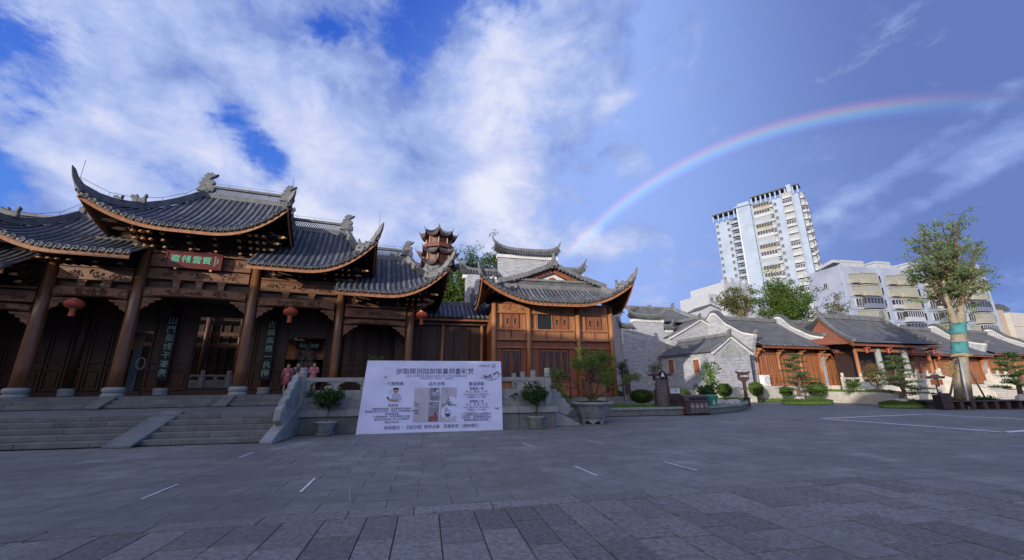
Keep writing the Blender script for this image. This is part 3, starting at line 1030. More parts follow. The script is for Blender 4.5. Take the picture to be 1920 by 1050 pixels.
    def lift(s, u):
        z = sv = 0.0
        w = s.u1 - s.u0
        if not s.cut0:
            a = s.u0 + 0.42 * w if not s.cut1 else s.u0 + .6 * w
            if u < a: q = (a - u) / (a - s.u0); z += s.l0 * q ** 2.3; sv = q * q
        if not s.cut1:
            a = s.u1 - (0.42 * w if not s.cut0 else .6 * w)
            if u > a: q = (u - a) / (s.u1 - a); z += s.l1 * q ** 2.3; sv = q * q
        return z, sv

    def tmax(s, u):
        if not s.cut0 and u < s.r0: return max(0.0, (u - s.u0) / (s.r0 - s.u0))
        if not s.cut1 and u > s.r1: return max(0.0, (s.u1 - u) / (s.u1 - s.r1))
        return 1.0

    def prof(s, t): return s.ze + (s.zr - s.ze) * (.55 * t + .45 * t * t)

    def pt(s, u, t, back=False):
        z, sv = s.lift(u)
        ve = s.ve - .35 * sv
        v = ve + t * (s.vr - ve)
        if back: v = 2 * s.vr - v
        return (u, v, s.prof(t) + z * (1 - t) ** 1.6)

    def hip(s, side, t):
        u = (s.u0 + (s.r0 - s.u0) * t) if side == 0 else (s.u1 + (s.r1 - s.u1) * t)
        z, sv = s.lift(s.u0 if side == 0 else s.u1)
        zz, sv2 = s.lift(u)
        ve = s.ve - .35 * sv2
        return (u, ve + t * (s.vr - ve), s.prof(t) + zz * (1 - t) ** 1.6)

    def end(s, side, w, t):
        h = s.hip(side, t)
        q = abs(2 * w - 1)
        lz = s.lift(s.u0 if side == 0 else s.u1)[0] * (1 - t) ** 1.6
        z = s.prof(t) + (h[2] - s.prof(t)) * q ** 2.2
        v0 = h[1]
        return (h[0], v0 + (2 * s.vr - 2 * v0) * w, z + .0 * lz)

    def endrow(s, side, w, t):
        h = s.hip(side, t)
        h0 = s.hip(side, 0)
        v = h0[1] + (2 * s.vr - 2 * h0[1]) * w
        ww = (v - h[1]) / max(2 * s.vr - 2 * h[1], 1e-3)
        p = s.end(side, min(max(ww, 0), 1), t)
        return (p[0], v, p[2] + .02)

    def chiwei(s, side, h=1.2, flip=1):
        x = s.r0 if side == 0 else s.r1
        m = MB()
        m.prism([(a * flip, z) for a, z in chiwei_poly(h)], -.13, .13)
        o = m.build('ridge_dragon', 'ridge', s.roof, bevel=.05)
        o.location = (x, s.vr, s.zr + .30)
        for k in range(3):
            m = MB()
        return o


def bracket_mesh(h, layers=4, reach=1.2):
    """stack of projecting arms and cross arms under an eave, slanting tips in front painted pale as if sunlit"""
    m = MB()
    dz = h / layers
    m.box(-.14, -.14, 0, .14, .14, .10)
    for i in range(layers):
        z = .10 + i * dz
        y = -reach * (i + 1) / layers
        m.box(-.055, y * .85, z, .055, .25, z + dz * .5)
        # beak
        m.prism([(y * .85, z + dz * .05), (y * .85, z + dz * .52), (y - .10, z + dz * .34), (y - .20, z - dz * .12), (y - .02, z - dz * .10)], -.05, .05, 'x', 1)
        w = .26 + .09 * (i % 2)
        yy = -reach * i / layers
        m.box(-w, yy - .05, z + dz * .5, w, yy + .05, z + dz * .80)
        for sx in (-w, 0, w): m.box(sx - .06, yy - .07, z + dz * .80, sx + .06, yy + .07, z + dz * 1.0)
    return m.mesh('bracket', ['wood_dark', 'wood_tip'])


def carving(par, u0, u1, z0, z1, v, seed, n=3, mat='carving', th=.02):
    """low relief: clusters of scrolling stems and leaves standing proud of a board"""
    r = random.Random(seed)
    for k in range(n):
        m = MB()
        w = (u1 - u0) / n
        cx, cz, hw, hh = u0 + w * (k + .5), (z0 + z1) / 2, w * .36, (z1 - z0) * .36
        for j in range(9):
            a0 = r.uniform(0, 6.28); x0 = cx + r.uniform(-.8, .8) * hw; y0 = cz + r.uniform(-.5, .5) * hh
            rr = r.uniform(.35, .6) * hh; sg = r.choice((-1, 1))
            pts = [(x0 + rr * (1 - i / 12) * math.cos(a0 + sg * i * .6), v - th * .5, y0 + rr * (1 - i / 12) * math.sin(a0 + sg * i * .6)) for i in range(10)]
            m.tube(pts, [th * (1 - i / 16) for i in range(10)], 4, caps=False)
        for j in range(8):
            x0, y0, q = cx + r.uniform(-1, 1) * hw, cz + r.uniform(-.9, .9) * hh, r.uniform(0, 6.28)
            m.tube([(x0, v, y0), (x0 + .07 * math.cos(q), v - th * 1.4, y0 + .07 * math.sin(q)), (x0 + .15 * math.cos(q), v, y0 + .15 * math.sin(q))], [.008, .035, .006], 4, caps=False)
        m.build('carved_relief', mat, par, kind='stuff')


gh = fthing(T, 'gate_hall', 'large dark timber gate hall with stepped grey tiled roofs and carved beams', 'hall')
COLS = [-7.75, -4.4, 0.54, 4.88, 8.82]
EAV = [7.7, 9.2, 7.7, 6.65]          # eave height of each bay between the columns
col_top = [7.6, 9.0, 9.0, 7.5, 6.5]
for i, (cu, ct) in enumerate(zip(COLS, col_top)):
    r = 0.265 if i < 3 else 0.225
    m = MB(); m.lathe([(r, 1.5), (r * 1.02, 2.5), (r * .98, 4.5), (r * .86, ct)], (0, 0, 0), 20)
    col = m.build('column', 'wood_column', gh, True, loc=(cu, 0, 0))
    m = MB(); m.lathe([(r * 1.55, 1.19), (r * 1.6, 1.24), (r * 1.55, 1.32), (r * 1.3, 1.34), (r * 1.45, 1.38), (r * 1.62, 1.46), (r * 1.6, 1.56), (r * 1.35, 1.62), (r * 1.05, 1.625)], n=20)
    m.build('column_base', 'stone_pale', col, True)
INN = [-7.6, -3.75, 1.08, 4.9]
for cu in INN:
    m = MB(); m.lathe([(.22, 1.5), (.22, 6.4)], n=14); col = m.build('column', 'wood_dark', gh, True, loc=(cu, 3, 0))
    m = MB(); m.lathe([(.33, 1.19), (.35, 1.26), (.3, 1.32), (.36, 1.42), (.34, 1.55), (.24, 1.58)], n=16); m.build('column_base', 'stone_pale', col, True)

tiers = []
tC = Tier(gh, -6.5, 2.05, -1.8, 9.22, -3.4, 0.95, 2.5, 12.75, 1.1, 1.75, tip0=1.05, tip1=.75)
tC.chiwei(0, 1.25, 1); tC.chiwei(1, 1.15, 1)
tR1 = Tier(gh, 0.45, 6.6, -1.8, 7.68, 0.7, 4.65, 2.0, 11.1, 0, 1.95, cut0=True, tip1=.85)
tR1.chiwei(1, 1.1, 1)
tR2 = Tier(gh, 4.65, 10.75, -1.8, 6.62, 5.0, 8.55, 2.0, 9.75, 0, 1.9, cut0=True, tip1=.85)
tR2.chiwei(1, 1.1, 1)
tL1 = Tier(gh, -10.4, -4.25, -1.8, 7.68, -8.45, -4.5, 2.0, 10.4, 1.9, 0, cut1=True, tip0=.85)
tL2 = Tier(gh, -14.4, -8.3, -1.8, 6.62, -12.2, -8.6, 2.0, 9.6, 1.9, 0, cut1=True, tip0=.85)

# lightning wire on little posts over the ridges and hips
m = MB()
for t_ in (tC, tR1, tR2, tL1):
    zt = t_.zr + t_.ridge_h + .34
    path = []
    if not t_.cut0: path += [Vector(t_.hip(0, k / 5)) + Vector((0, 0, .62)) for k in range(0, 5)]
    path += [Vector((t_.r0 + (t_.r1 - t_.r0) * k / 4, t_.vr, zt)) for k in range(5)]
    if not t_.cut1: path += [Vector(t_.hip(1, k / 5)) + Vector((0, 0, .62)) for k in range(4, -1, -1)]
    m.tube(path, .011, 4)
    for p in path[::1]: m.tube([p, p - Vector((0, 0, .45))], .010, 3)
    for p in (path[0], path[-1]): m.tube([p, p + Vector((0, 0, .9))], .010, 3)
m.build('lightning_wire', 'wire', gh)

# facade of each bay
bays = [(-11.2, -7.75, 6.65, 6), (-7.75, -4.4, 7.7, 0), (-4.4, 0.54, 9.2, 1), (0.54, 4.88, 7.7, 2), (4.88, 8.82, 6.65, 3)]
for (a, c_, ze, k) in bays:
    aa, cc = a + .28, c_ - .28
    if k == 1: zs = dict(top=8.25, b1=(7.52, 8.20), b2=(6.88, 7.46), gap=(6.48, 6.88), moon=(5.92, 6.48))
    elif k in (0, 2): zs = dict(top=7.22, b2=(6.60, 7.20), gap=(6.30, 6.60), moon=(5.72, 6.28))
    else: zs = dict(top=6.02, b2=(5.40, 5.95), gap=(5.30, 5.40), moon=(4.95, 5.32))
    m = MB(); m.box(a, .16, zs['moon'][0] + .1, c_, .24, ze + 1.2); m.build('back_board', 'wood_dark', gh)
    m = MB(); m.box(aa, -.16, zs['top'], cc, .16, zs['top'] + .10); m.build('bracket_plate', 'wood_beam', gh, bevel=.015)
    for key in ('b1', 'b2'):
        if key in zs:
            z0, z1 = zs[key]
            m = MB(); m.box(aa, -.12, z0, cc, .14, z1); bo = m.build('carved_board', 'wood_beam', gh, bevel=.02)
            m = MB(); m.box(aa, -.15, z0 + .02, cc, -.12, z0 + .07); m.box(aa, -.15, z1 - .07, cc, -.12, z1 - .02); m.build('moulding', 'wood_beam', bo)
            carving(bo, aa + .15, cc - .15, z0 + .05, z1 - .05, -.125, 10 * k + len(key) + int(z0 * 10))
    g0, g1 = zs['gap']
    if g1 - g0 > .2:
        for q in (.28, .5, .72) if k == 1 else (.33, .67):
            m = MB(); m.box(-.13, -.08, g0, .13, .1, g1); m.box(-.18, -.10, g1 - .1, .18, .1, g1 - .002); m.build('spacer_block', 'wood_beam', gh, loc=(aa + (cc - aa) * q, 0, 0))
    z0, z1 = zs['moon']
    N = 16
    P = []
    top = [(aa + (cc - aa) * i / N, z1 - .06 * (abs(2 * i / N - 1)) ** 6) for i in range(N + 1)]
    bot = [(aa + (cc - aa) * i / N, z0 + .10 * (1 - (2 * i / N - 1) ** 4)) for i in range(N + 1)]
    m = MB(); m.prism(bot + top[::-1], -.17, .15); mb_ = m.build('moon_beam', 'wood_beam', gh, bevel=.06)
    carving(mb_, aa + .75, cc - .75, z0 + .1, z1 - .03, -.178, 77 + k, 3)
    for sgn, xx in ((1, aa), (-1, cc)):
        pts = [(xx + sgn * (.18 + .16 * math.cos(q * .5)), -.18, (z0 + z1) / 2 + .14 * math.sin(q * .5)) for q in range(13)]
        m = MB(); m.tube(pts, .022, 4); m.build('beam_end_scroll', 'carving', mb_)
        pl = [(xx, z0), (xx + sgn * .75, z0), (xx + sgn * .68, z0 - .10), (xx + sgn * .50, z0 - .13), (xx + sgn * .46, z0 - .25), (xx + sgn * .30, z0 - .28), (xx + sgn * .26, z0 - .44), (xx + sgn * .12, z0 - .48), (xx, z0 - .62)]
        m = MB(); m.prism(pl, -.06, .06); m.build('corner_bracket', 'wood_beam', gh, bevel=.01)
        m = MB()
        for q in range(3): m.tube([(xx + sgn * (.14 + .17 * q + .07 * math.cos(w)), -.065, z0 - .24 + .06 * q + .07 * math.sin(w)) for w in (0, 1, 2, 3, 4, 5)], .016, 4)
        m.build('bracket_scroll', 'carving', gh, kind='stuff')
    # bracket sets
    hb = ze - zs['top'] + .12
    bm_ = bracket_mesh(max(hb, .55), 4 if k == 1 else 3, 1.25)
    cnt = 4 if k == 1 else 3
    for q in range(cnt): inst('bracket', bm_, gh, (aa + (cc - aa) * (q + .5) / cnt, 0, zs['top'] + .10))
    if k in (1, 2, 3, 0):
        for xx in ((a, c_) if k == 1 else ((c_,) if k != 0 else (a,))):
            for dq, yy in ((0, 0), (.32, .0), (-.32, .0)):
                inst('bracket', bm_, gh, (xx + dq, yy, zs['top'] + .10))
    # corner brackets reach out sideways under the upturned eaves
    if k in (1, 2, 3):
        for q in range(3): inst('bracket', bm_, gh, (c_ + .02, .5 + q * .55, zs['top'] + .10), rad(90))
        inst('bracket', bm_, gh, (c_, 0, zs['top'] + .12), rad(45), (1.2, 1.35, 1.05))
    if k in (0, 1):
        for q in range(3): inst('bracket', bm_, gh, (a - .02, .5 + q * .55, zs['top'] + .10), rad(-90))
        inst('bracket', bm_, gh, (a, 0, zs['top'] + .12), rad(-45), (1.2, 1.35, 1.05))

# end walls, ceilings and the inner door wall
m = MB()
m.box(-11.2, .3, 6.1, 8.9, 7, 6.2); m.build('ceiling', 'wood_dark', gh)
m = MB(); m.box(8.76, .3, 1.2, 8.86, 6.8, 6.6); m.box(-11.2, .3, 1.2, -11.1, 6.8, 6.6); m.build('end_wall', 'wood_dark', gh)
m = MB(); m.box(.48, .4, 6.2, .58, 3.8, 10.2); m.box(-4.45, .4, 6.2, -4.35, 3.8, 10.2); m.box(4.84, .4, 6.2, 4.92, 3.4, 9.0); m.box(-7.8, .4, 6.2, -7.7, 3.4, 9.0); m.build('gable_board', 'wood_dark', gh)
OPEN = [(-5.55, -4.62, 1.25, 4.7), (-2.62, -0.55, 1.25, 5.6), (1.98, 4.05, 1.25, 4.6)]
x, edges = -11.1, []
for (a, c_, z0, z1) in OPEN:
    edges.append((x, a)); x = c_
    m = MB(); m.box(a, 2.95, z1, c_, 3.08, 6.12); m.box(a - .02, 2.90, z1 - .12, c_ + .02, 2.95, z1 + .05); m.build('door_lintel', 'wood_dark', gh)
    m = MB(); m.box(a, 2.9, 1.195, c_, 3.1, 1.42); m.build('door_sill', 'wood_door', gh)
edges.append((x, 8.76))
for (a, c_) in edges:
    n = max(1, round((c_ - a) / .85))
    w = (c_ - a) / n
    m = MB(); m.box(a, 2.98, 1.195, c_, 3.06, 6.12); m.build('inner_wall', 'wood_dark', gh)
    for i in range(n):
        x0, x1 = a + i * w + .03, a + (i + 1) * w - .03
        m = MB()
        m.box(x0, 2.90, 1.45, x0 + .09, 2.975, 5.4); m.box(x1 - .09, 2.90, 1.45, x1, 2.975, 5.4)
        for z0, z1 in ((1.45, 1.58), (2.45, 2.56), (2.85, 2.96), (5.25, 5.4)): m.box(x0 + .09, 2.90, z0, x1 - .09, 2.975, z1)
        m.box(x0 + .17, 2.93, 1.66, x1 - .17, 2.978, 2.37)
        m.build('door_leaf', 'wood_door', gh, bevel=.008)
# couplet boards hanging on the inner columns
for i, (cu, tx) in enumerate(((-3.75, "山門遠對千峯秀"), (1.08, "古殿高懸一月明"))):
    cb = fthing(T, 'couplet_board', ('long black couplet board with green characters on the inner column left of the open doorway' if i == 0 else 'long black couplet board with green characters on the inner column behind the women in pink'), 'couplet board', 'couplet boards on the inner columns')
    m = MB(); m.box(cu - .26, 2.68, 1.95, cu + .26, 2.75, 5.5); bo = m.build('board', 'black', cb, bevel=.01)
    for j, ch in enumerate(tx): letter(ch, .42, 'pale_text', bo, (cu, 2.675, 5.15 - j * .47))
# name board over the centre bay
nb = fthing(T, 'name_board', 'oxblood lacquered name board with four jade green seal characters under the top roof', 'name board')
m = MB(); m.box(-3.36, -.42, 7.52, -1.06, -.34, 8.27); m.build('board', 'plaque_red', nb, bevel=.015)
m = MB()
for bx in ((-3.42, 7.46, -1.0, 7.53), (-3.42, 8.26, -1.0, 8.33), (-3.42, 7.53, -3.35, 8.26), (-1.07, 7.53, -1.0, 8.26)): m.box(bx[0], -.45, bx[1], bx[2], -.33, bx[3])
m.build('frame', 'plaque_red', nb, bevel=.01)
for ch, xx in zip("齋黔雲寶", (-3.02, -2.57, -2.10, -1.68)): letter(ch, .42, 'jade', nb, (xx, -.425, 7.91), thick=.006)
for j in range(6): letter("歲在癸卯春月"[j], .085, 'pale_text', nb, (-1.33, -.425, 8.16 - j * .09))
for j in range(3): letter("書院題"[j], .085, 'pale_text', nb, (-1.21, -.425, 8.02 - j * .09))
for xx in (-2.95, -1.45):
    m = MB(); m.box(xx - .05, -.44, 7.38, xx + .05, -.30, 7.47); m.build('peg', 'gold', nb)


def lantern(label, p, sc=1.0, tasc=1.0, group='red lanterns under the eaves'):
    t = thing('red_lantern', label, 'lantern', p, 0, group)
    m = MB()
    P, F = [], []
    n, k2 = 20, 8
    for j in range(k2 + 1):
        q = PI * (0.10 + 0.80 * j / k2)
        for k in range(n):
            a = 2 * PI * k / n
            rr = .42 * math.sin(q) * (1.0 if k % 2 == 0 else .955)
            P.append((rr * math.cos(a) * sc, rr * math.sin(a) * sc, -.29 * math.cos(q) * sc * -1 - .29 * sc))
    for j in range(k2):
        for k in range(n): F.append((j * n + k, j * n + (k + 1) % n, (j + 1) * n + (k + 1) % n, (j + 1) * n + k))
    m.add(P, F); m.build('lantern_shade', 'red_lantern', t)
    m = MB(); m.lathe([(.15 * sc, 0), (.15 * sc, -.06 * sc)][::-1], n=12); m.lathe([(.15 * sc, -.52 * sc), (.15 * sc, -.58 * sc)][::-1], n=12); m.build('lantern_cap', 'gold', t)
    m = MB(); m.lathe([(.14 * sc, -.95 * sc), (.11 * sc, -.58 * sc)], n=10); m.build('tassel', 'red_lantern', t)
    m = MB(); m.tube([(0, 0, 0), (0, 0, .45 * tasc)], .012, 4); m.build('cord', 'wire', t)
    return t


for lab, px_, py_ in (('red lantern hanging in the dark bay left of the centre columns', 142, 561), ('red lantern hanging above the doorway with the women in pink', 546, 577), ('red lantern hanging from the lowest roof beside the side hall', 791, 584)):
    uu, zz = T.h(px_, py_, -.6)
    lantern(lab, T.w(uu, -.6, zz + .02), .86)

# ------------------------------------------------------------------ roof and wall helpers for the other buildings
def corr(m, a, b, c_, d, n, amp=.035, rows=5, sag=0.0, flip=False):
    """sheet of tile rows between ridge a-b and eave d-c; every row a rounded rib, courses slightly stepped"""
    a, b, c_, d = map(Vector, (a, b, c_, d))
    nrm = (b - a).cross(d - a).normalized()
    if nrm.z < 0: nrm = -nrm
    N = n * 4
    sh = (0.0, .75, 1.0, .75)
    def fn(i, j):
        s, t = i / N, j / rows
        p = (a.lerp(b, s)).lerp(d.lerp(c_, s), t)
        return p + nrm * amp * sh[int(i) % 4] + Vector((0, 0, -sag * math.sin(PI * t)))
    m.grid(fn, range(N + 1), range(rows + 1), flip=flip)
    return m


def coping(par, u0, u1, z, v, w=.8, h=.38, up0=.35, up1=.35, band=.28, sp=.24, ax='u'):
    """tiled coping of a stepped gable wall: white band, two little tiled slopes, ridge with turned-up ends"""
    m = MB(); m.box(u0 + .05, v - w * .33, z - band, u1 - .05, v + w * .33, z); m.build('white_band', 'white', par)
    N = 16
    xs = [u0 - .12 + (u1 - u0 + .24) * i / N for i in range(N + 1)]
    def zz(i):
        s = 2 * i / N - 1
        return (up0 if s < 0 else up1) * abs(s) ** 4
    m = MB()
    m.grid(lambda i, j: (xs[i], v + (-w / 2, 0, w / 2)[j], z + zz(i) + (0.03, h, 0.03)[j]), range(N + 1), range(3))
    m.grid(lambda i, j: (xs[i], v + (-w / 2, w / 2)[j], z + zz(i) + 0.0), range(N + 1), range(2), flip=True)
    o = m.build('coping_tiles', 'tile_far', par)
    m = MB()
    k = int((u1 - u0 + .2) / sp)
    for q in range(k + 1):
        x = u0 - .1 + (u1 - u0 + .2) * q / k
        s = 2 * (x - u0) / (u1 - u0) - 1
        z1 = z + (up0 if s < 0 else up1) * abs(s) ** 4
        for sg in (-1, 1):
            m.tube([(x, v + sg * (w / 2 + .04), z1 + .06), (x, v, z1 + h + .05)], .06, 5)
            m.prism([(x + .05, z1 + .03), (x + sp - .05, z1 + .03), (x + sp / 2, z1 - .10)], v + sg * w / 2 - .01, v + sg * w / 2 + .01)
    m.build('coping_rib', 'tile_far', o, kind='stuff')
    pts = [(xs[i], v, z + zz(i) + h) for i in range(N + 1)]
    ws, hs = [.2] * (N + 1), [.24] * (N + 1)
    if up0: pts = [(u0 - .42, v, z + h + up0 + .75), (u0 - .30, v, z + h + up0 + .28)] + pts; ws = [.05, .12] + ws; hs = [.04, .16] + hs
    if up1: pts += [(u1 + .30, v, z + h + up1 + .28), (u1 + .42, v, z + h + up1 + .75)]; ws += [.12, .05]; hs += [.16, .04]
    m = MB(); m.sweep(pts, ws, hs); m.build('coping_ridge', 'ridge', par)


# ------------------------------------------------------------------ two-storey timber hall
mh = fthing(MF, 'timber_hall', 'two storey orange timber hall with upturned grey tiled roof and front gable', 'hall')
m = MB(); m.box(-4.0, -.5, 0, 4.5, 8, .86); m.build('plinth', 'stone', mh)
MC = [-3.64, -1.44, 1.84, 4.14]
for cu in MC:
    m = MB(); m.lathe([(.17, .86), (.165, 3.9), (.155, 6.5)], n=14); m.build('column', 'wood_orange', mh, True, loc=(cu, -.12, 0))
m = MB(); m.box(-3.7, .12, .86, 4.2, 7.5, 6.7); m.build('core_wall', 'wood_red', mh)


def carved_window(par, x0, x1, z0, z1, v):
    """window leaf: frame, dark glass, oval openwork"""
    w, h = x1 - x0, z1 - z0
    m = MB()
    f = .055
    m.box(x0, v - .05, z0, x0 + f, v, z1); m.box(x1 - f, v - .05, z0, x1, v, z1); m.box(x0 + f, v - .05, z0, x1 - f, v, z0 + f); m.box(x0 + f, v - .05, z1 - f, x1 - f, v, z1)
    fr = m.build('window', 'wood_red', par)
    m = MB(); m.box(x0 + f, v - .02, z0 + f, x1 - f, v - .004, z1 - f); m.build('lattice_board', 'wood_red', fr)
    cx, cz = (x0 + x1) / 2, (z0 + z1) / 2
    pl = [(cx + w * .20 * math.cos(k * PI / 8), cz + h * .20 * math.sin(k * PI / 8)) for k in range(16)]
    m = MB(); m.prism(pl, v - .028, v - .021); m.build('oval_pane', 'black', fr)
    m = MB()
    m.tube([(cx + w * .22 * math.cos(k * PI / 8), v - .035, cz + h * .22 * math.sin(k * PI / 8)) for k in range(17)], .018, 4)
    for sx in (-1, 1):
        for sz in (-1, 1):
            m.tube([(cx + sx * w * .30, v - .03, cz + sz * h * (.18 + .2 * q / 4) ) for q in range(5)], .014, 4)
            m.tube([(cx + sx * w * .05 * q, v - .03, cz + sz * h * .33) for q in range(6)], .014, 4)
    m.tube([(cx - w * .2, v - .032, cz), (cx + w * .2, v - .032, cz)], .01, 4)
    m.build('oval_tracery', 'wood_orange', fr)


def board(par, x0, x1, z0, z1, v, mat='wood_orange', name='panel', fr=.06):
    m = MB(); m.box(x0, v - .012, z0, x1, v + .05, z1); p = m.build(name, mat, par)
    m = MB()
    m.box(x0, v - .045, z0, x0 + fr, v - .012, z1); m.box(x1 - fr, v - .045, z0, x1, v - .012, z1); m.box(x0 + fr, v - .045, z0, x1 - fr, v - .012, z0 + fr); m.box(x0 + fr, v - .045, z1 - fr, x1 - fr, v - .012, z1)
    m.build('panel_frame', mat, p)


for bi in range(3):
    a, c_ = MC[bi] + .16, MC[bi + 1] - .16
    m = MB(); m.box(a, -.10, 6.02, c_, .1, 6.50); fb = m.build('frieze_board', 'wood_orange', mh, bevel=.015)
    carving(fb, a + .1, c_ - .1, 6.08, 6.42, -.105, 200 + bi, 2 if bi != 1 else 3, 'wood_gold', .028)
    for (z0, z1, dv) in ((5.93, 6.02, -.16), (4.88, 4.98, -.13), (4.24, 4.36, -.24), (3.78, 3.86, -.12)):
        m = MB(); m.box(a, dv, z0, c_, .1, z1); m.build('rail', 'wood_orange', mh, bevel=.012)
    m = MB(); m.box(a, -.06, 3.86, c_, .1, 4.24); m.build('girdle_beam', 'wood_red', mh)
    W = c_ - a
    n = 3 if bi == 1 else 2
    for q in range(n): board(mh, a + W * q / n + .03, a + W * (q + 1) / n - .03, 4.38, 4.87, 0)
    # upper windows
    if bi != 1:
        xs = [0, .17, .24, .50, .76, .83, 1.0]
        board(mh, a + .02, a + W * .20, 4.99, 5.92, 0, fr=.04); board(mh, a + W * .80, c_ - .02, 4.99, 5.92, 0, fr=.04)
        carved_window(mh, a + W * .24, a + W * .495, 4.99, 5.92, -.01); carved_window(mh, a + W * .505, a + W * .76, 4.99, 5.92, -.01)
    else:
        board(mh, a + .02, a + W * .12, 4.99, 5.92, 0, fr=.04); board(mh, a + W * .86, c_ - .02, 4.99, 5.92, 0, fr=.04)
        m = MB(); m.box(a + W * .15, -.02, 5.02, a + W * .46, .115, 5.90); m.build('opening_shade_panel', 'black', mh)  # solid black panel stands in for the shade inside the opening
        for q in (.13, .46):
            m = MB(); m.box(a + W * q, -.07, 4.99, a + W * (q + .02), .1, 5.92); m.build('opening_frame', 'wood_orange', mh)
        carved_window(mh, a + W * .50, a + W * .665, 4.99, 5.92, -.01); carved_window(mh, a + W * .675, a + W * .84, 4.99, 5.92, -.01)
    # ground floor
    board(mh, a + .02, a + W * .17, .9, 3.76, 0, 'wood_red'); board(mh, a + W * .83, c_ - .02, .9, 3.76, 0, 'wood_red')
    k = 4 if bi == 1 else 2
    for q in range(k):
        x0, x1 = a + W * (.19 + .62 * q / k), a + W * (.19 + .62 * (q + 1) / k) - .03
        m = MB(); m.box(x0, -.05, 1.75, x0 + .06, .02, 3.7); m.box(x1 - .06, -.05, 1.75, x1, .02, 3.7); m.box(x0 + .06, -.05, 1.75, x1 - .06, .02, 1.84); m.box(x0 + .06, -.05, 3.6, x1 - .06, .02, 3.7)
        fr = m.build('window', 'wood_red', mh)
        m = MB(); m.box(x0 + .06, -.01, 1.84, x1 - .06, .06, 3.6); m.build('pane', 'glass', fr)
        m = MB()
        cx = (x0 + x1) / 2
        m.tube([(cx + .13 * math.cos(w), -.03, 2.72 + .42 * math.sin(w)) for w in [j * PI / 6 for j in range(13)]], .02, 4)
        m.tube([(cx, -.03, 3.14), (cx, -.03, 3.6)], .018, 4); m.tube([(cx, -.03, 2.30), (cx, -.03, 1.84)], .018, 4)
        m.build('tracery', 'wood_red', fr)
    for q in range(n): board(mh, a + W * (.19 + .62 * q / n), a + W * (.19 + .62 * (q + 1) / n) - .02, .92, 1.70, 0, 'wood_orange')
tM = Tier(mh, -4.75, 5.15, -1.5, 6.52, -3.0, 4.0, .7, 7.85, 1.35, 1.55, row=.27, tip0=.7, tip1=.75, ridge_h=.42)
# gable above the skirt roof
pk, zp, zb = .57, 9.35, 8.0
m = MB(); m.prism([(-2.1, 7.7), (3.3, 7.7), (pk, zp - .35)], .98, 1.1); gw = m.build('gable_wall', 'white', mh)
for sg in (-1, 1):
    e = pk + sg * 3.55
    m = MB()
    corr(m, (pk, .55, zp), (pk, 7.5, zp), (e, 7.5, zb - .05), (e, .55, zb - .05), 24, .06, 4, .12)
    rs = m.build('gable_roof', 'tile_far', mh)
    m = MB(); m.sweep([(pk, .62, zp + .02), (pk + sg * 1.8, .62, zp - .78), (e + sg * .2, .62, zb + .0)], .26, .30); m.build('verge_ridge', 'ridge', rs)
    m = MB(); m.sweep([(pk, .80, zp - .38), (pk + sg * 1.6, .80, zp - 1.05), (e - sg * .8, .80, zb - .22)], .06, .26); m.build('barge_board', 'wood_red', rs)
    m = MB()
    for q in range(11):
        f = (q + .5) / 11
        m.tube([(pk + sg * 2.9 * f, .42, zp - .03 - 1.13 * f), (pk + sg * 2.9 * f, .7, zp - .03 - 1.13 * f)], .07, 6)
    m.build('verge_tile', 'tile', rs, kind='stuff')
m = MB(); m.sweep([(pk, .45, zp + .1), (pk, 7.5, zp + .1)], .3, .4); m.build('main_ridge', 'ridge', mh)
m = MB(); m.prism([(pk - .28, zp), (pk + .28, zp), (pk + .2, zp + .35), (pk + .12, zp + .5), (pk + .06, zp + .95), (pk - .06, zp + .95), (pk - .12, zp + .5), (pk - .2, zp + .35)], .35, .6); m.build('ridge_end', 'ridge', mh, bevel=.04)
m = MB(); m.lathe([(.0, -.05), (.36, -.05), (.40, 0), (.36, .06), (0, .06)], n=16)
rose = MB(); rose.v = [(x, -z, y) for x, y, z in m.v]; rose.f = m.f; rose.mi = m.mi
rose.build('gable_rosette', 'wood_red', mh, loc=(pk, .92, 8.28))

# ------------------------------------------------------------------ side hall between the gate hall and the timber hall
sh_ = fthing(MF, 'side_hall', 'low dark timber side hall with blue grey tiled roof between two taller halls', 'hall')
m = MB(); m.box(-9.5, 2.35, 0.5, -3.75, 6, 6.0); m.build('core_wall', 'wood_dark', sh_)
for i in range(5):
    x0 = -9.0 + i * 1.05
    for z0, z1 in ((1.0, 2.6), (2.7, 5.3)):
        board(sh_, x0 + .03, x0 + 1.0, z0, z1, 2.29, 'wood_dark', 'plank_panel')
for cu in (-6.6, -4.05):
    m = MB(); m.lathe([(.11, .8), (.10, 5.8)], n=10); m.build('column', 'wood_orange', sh_, True, loc=(cu, 2.1, 0))
m = MB(); m.box(-9.5, 2.0, 5.4, -3.8, 2.3, 5.72); m.build('eave_beam', 'wood_dark', sh_)
m = MB(); m.grid(lambda x, t: (x, 1.5 + 2.2 * t, 5.86 + 1.2 * t), [-9.6, -3.6], [0, 1]); m.grid(lambda x, t: (x, 1.5 + 2.2 * t, 5.76 + 1.2 * t), [-9.6, -3.6], [0, 1], flip=True)
m.grid(lambda x, t: (x, 5.9 - 2.2 * t, 5.86 + 1.2 * t), [-9.6, -3.6], [0, 1], flip=True)
rs = m.build('roof', 'tile_pan', sh_)
for i in range(20):
    x = -9.5 + i * .30
    m = MB(); lathe_half(m, [(x, 1.5 + 2.2 * t, 5.88 + 1.2 * t) for t in (0, .33, .66, 1)], .085); m.build('tile_row', 'tile', rs)
    inst('eave_tile', CAP, rs, (x, 1.48, 5.86), scale=(.8, .8, .8))
m = MB(); m.box(-9.6, 3.6, 7.0, -3.6, 3.85, 7.28); m.build('main_ridge', 'ridge', rs)
m = MB(); m.box(-9.6, 1.6, 5.62, -3.6, 1.64, 5.80); m.build('fascia_board', 'wood_red', rs)

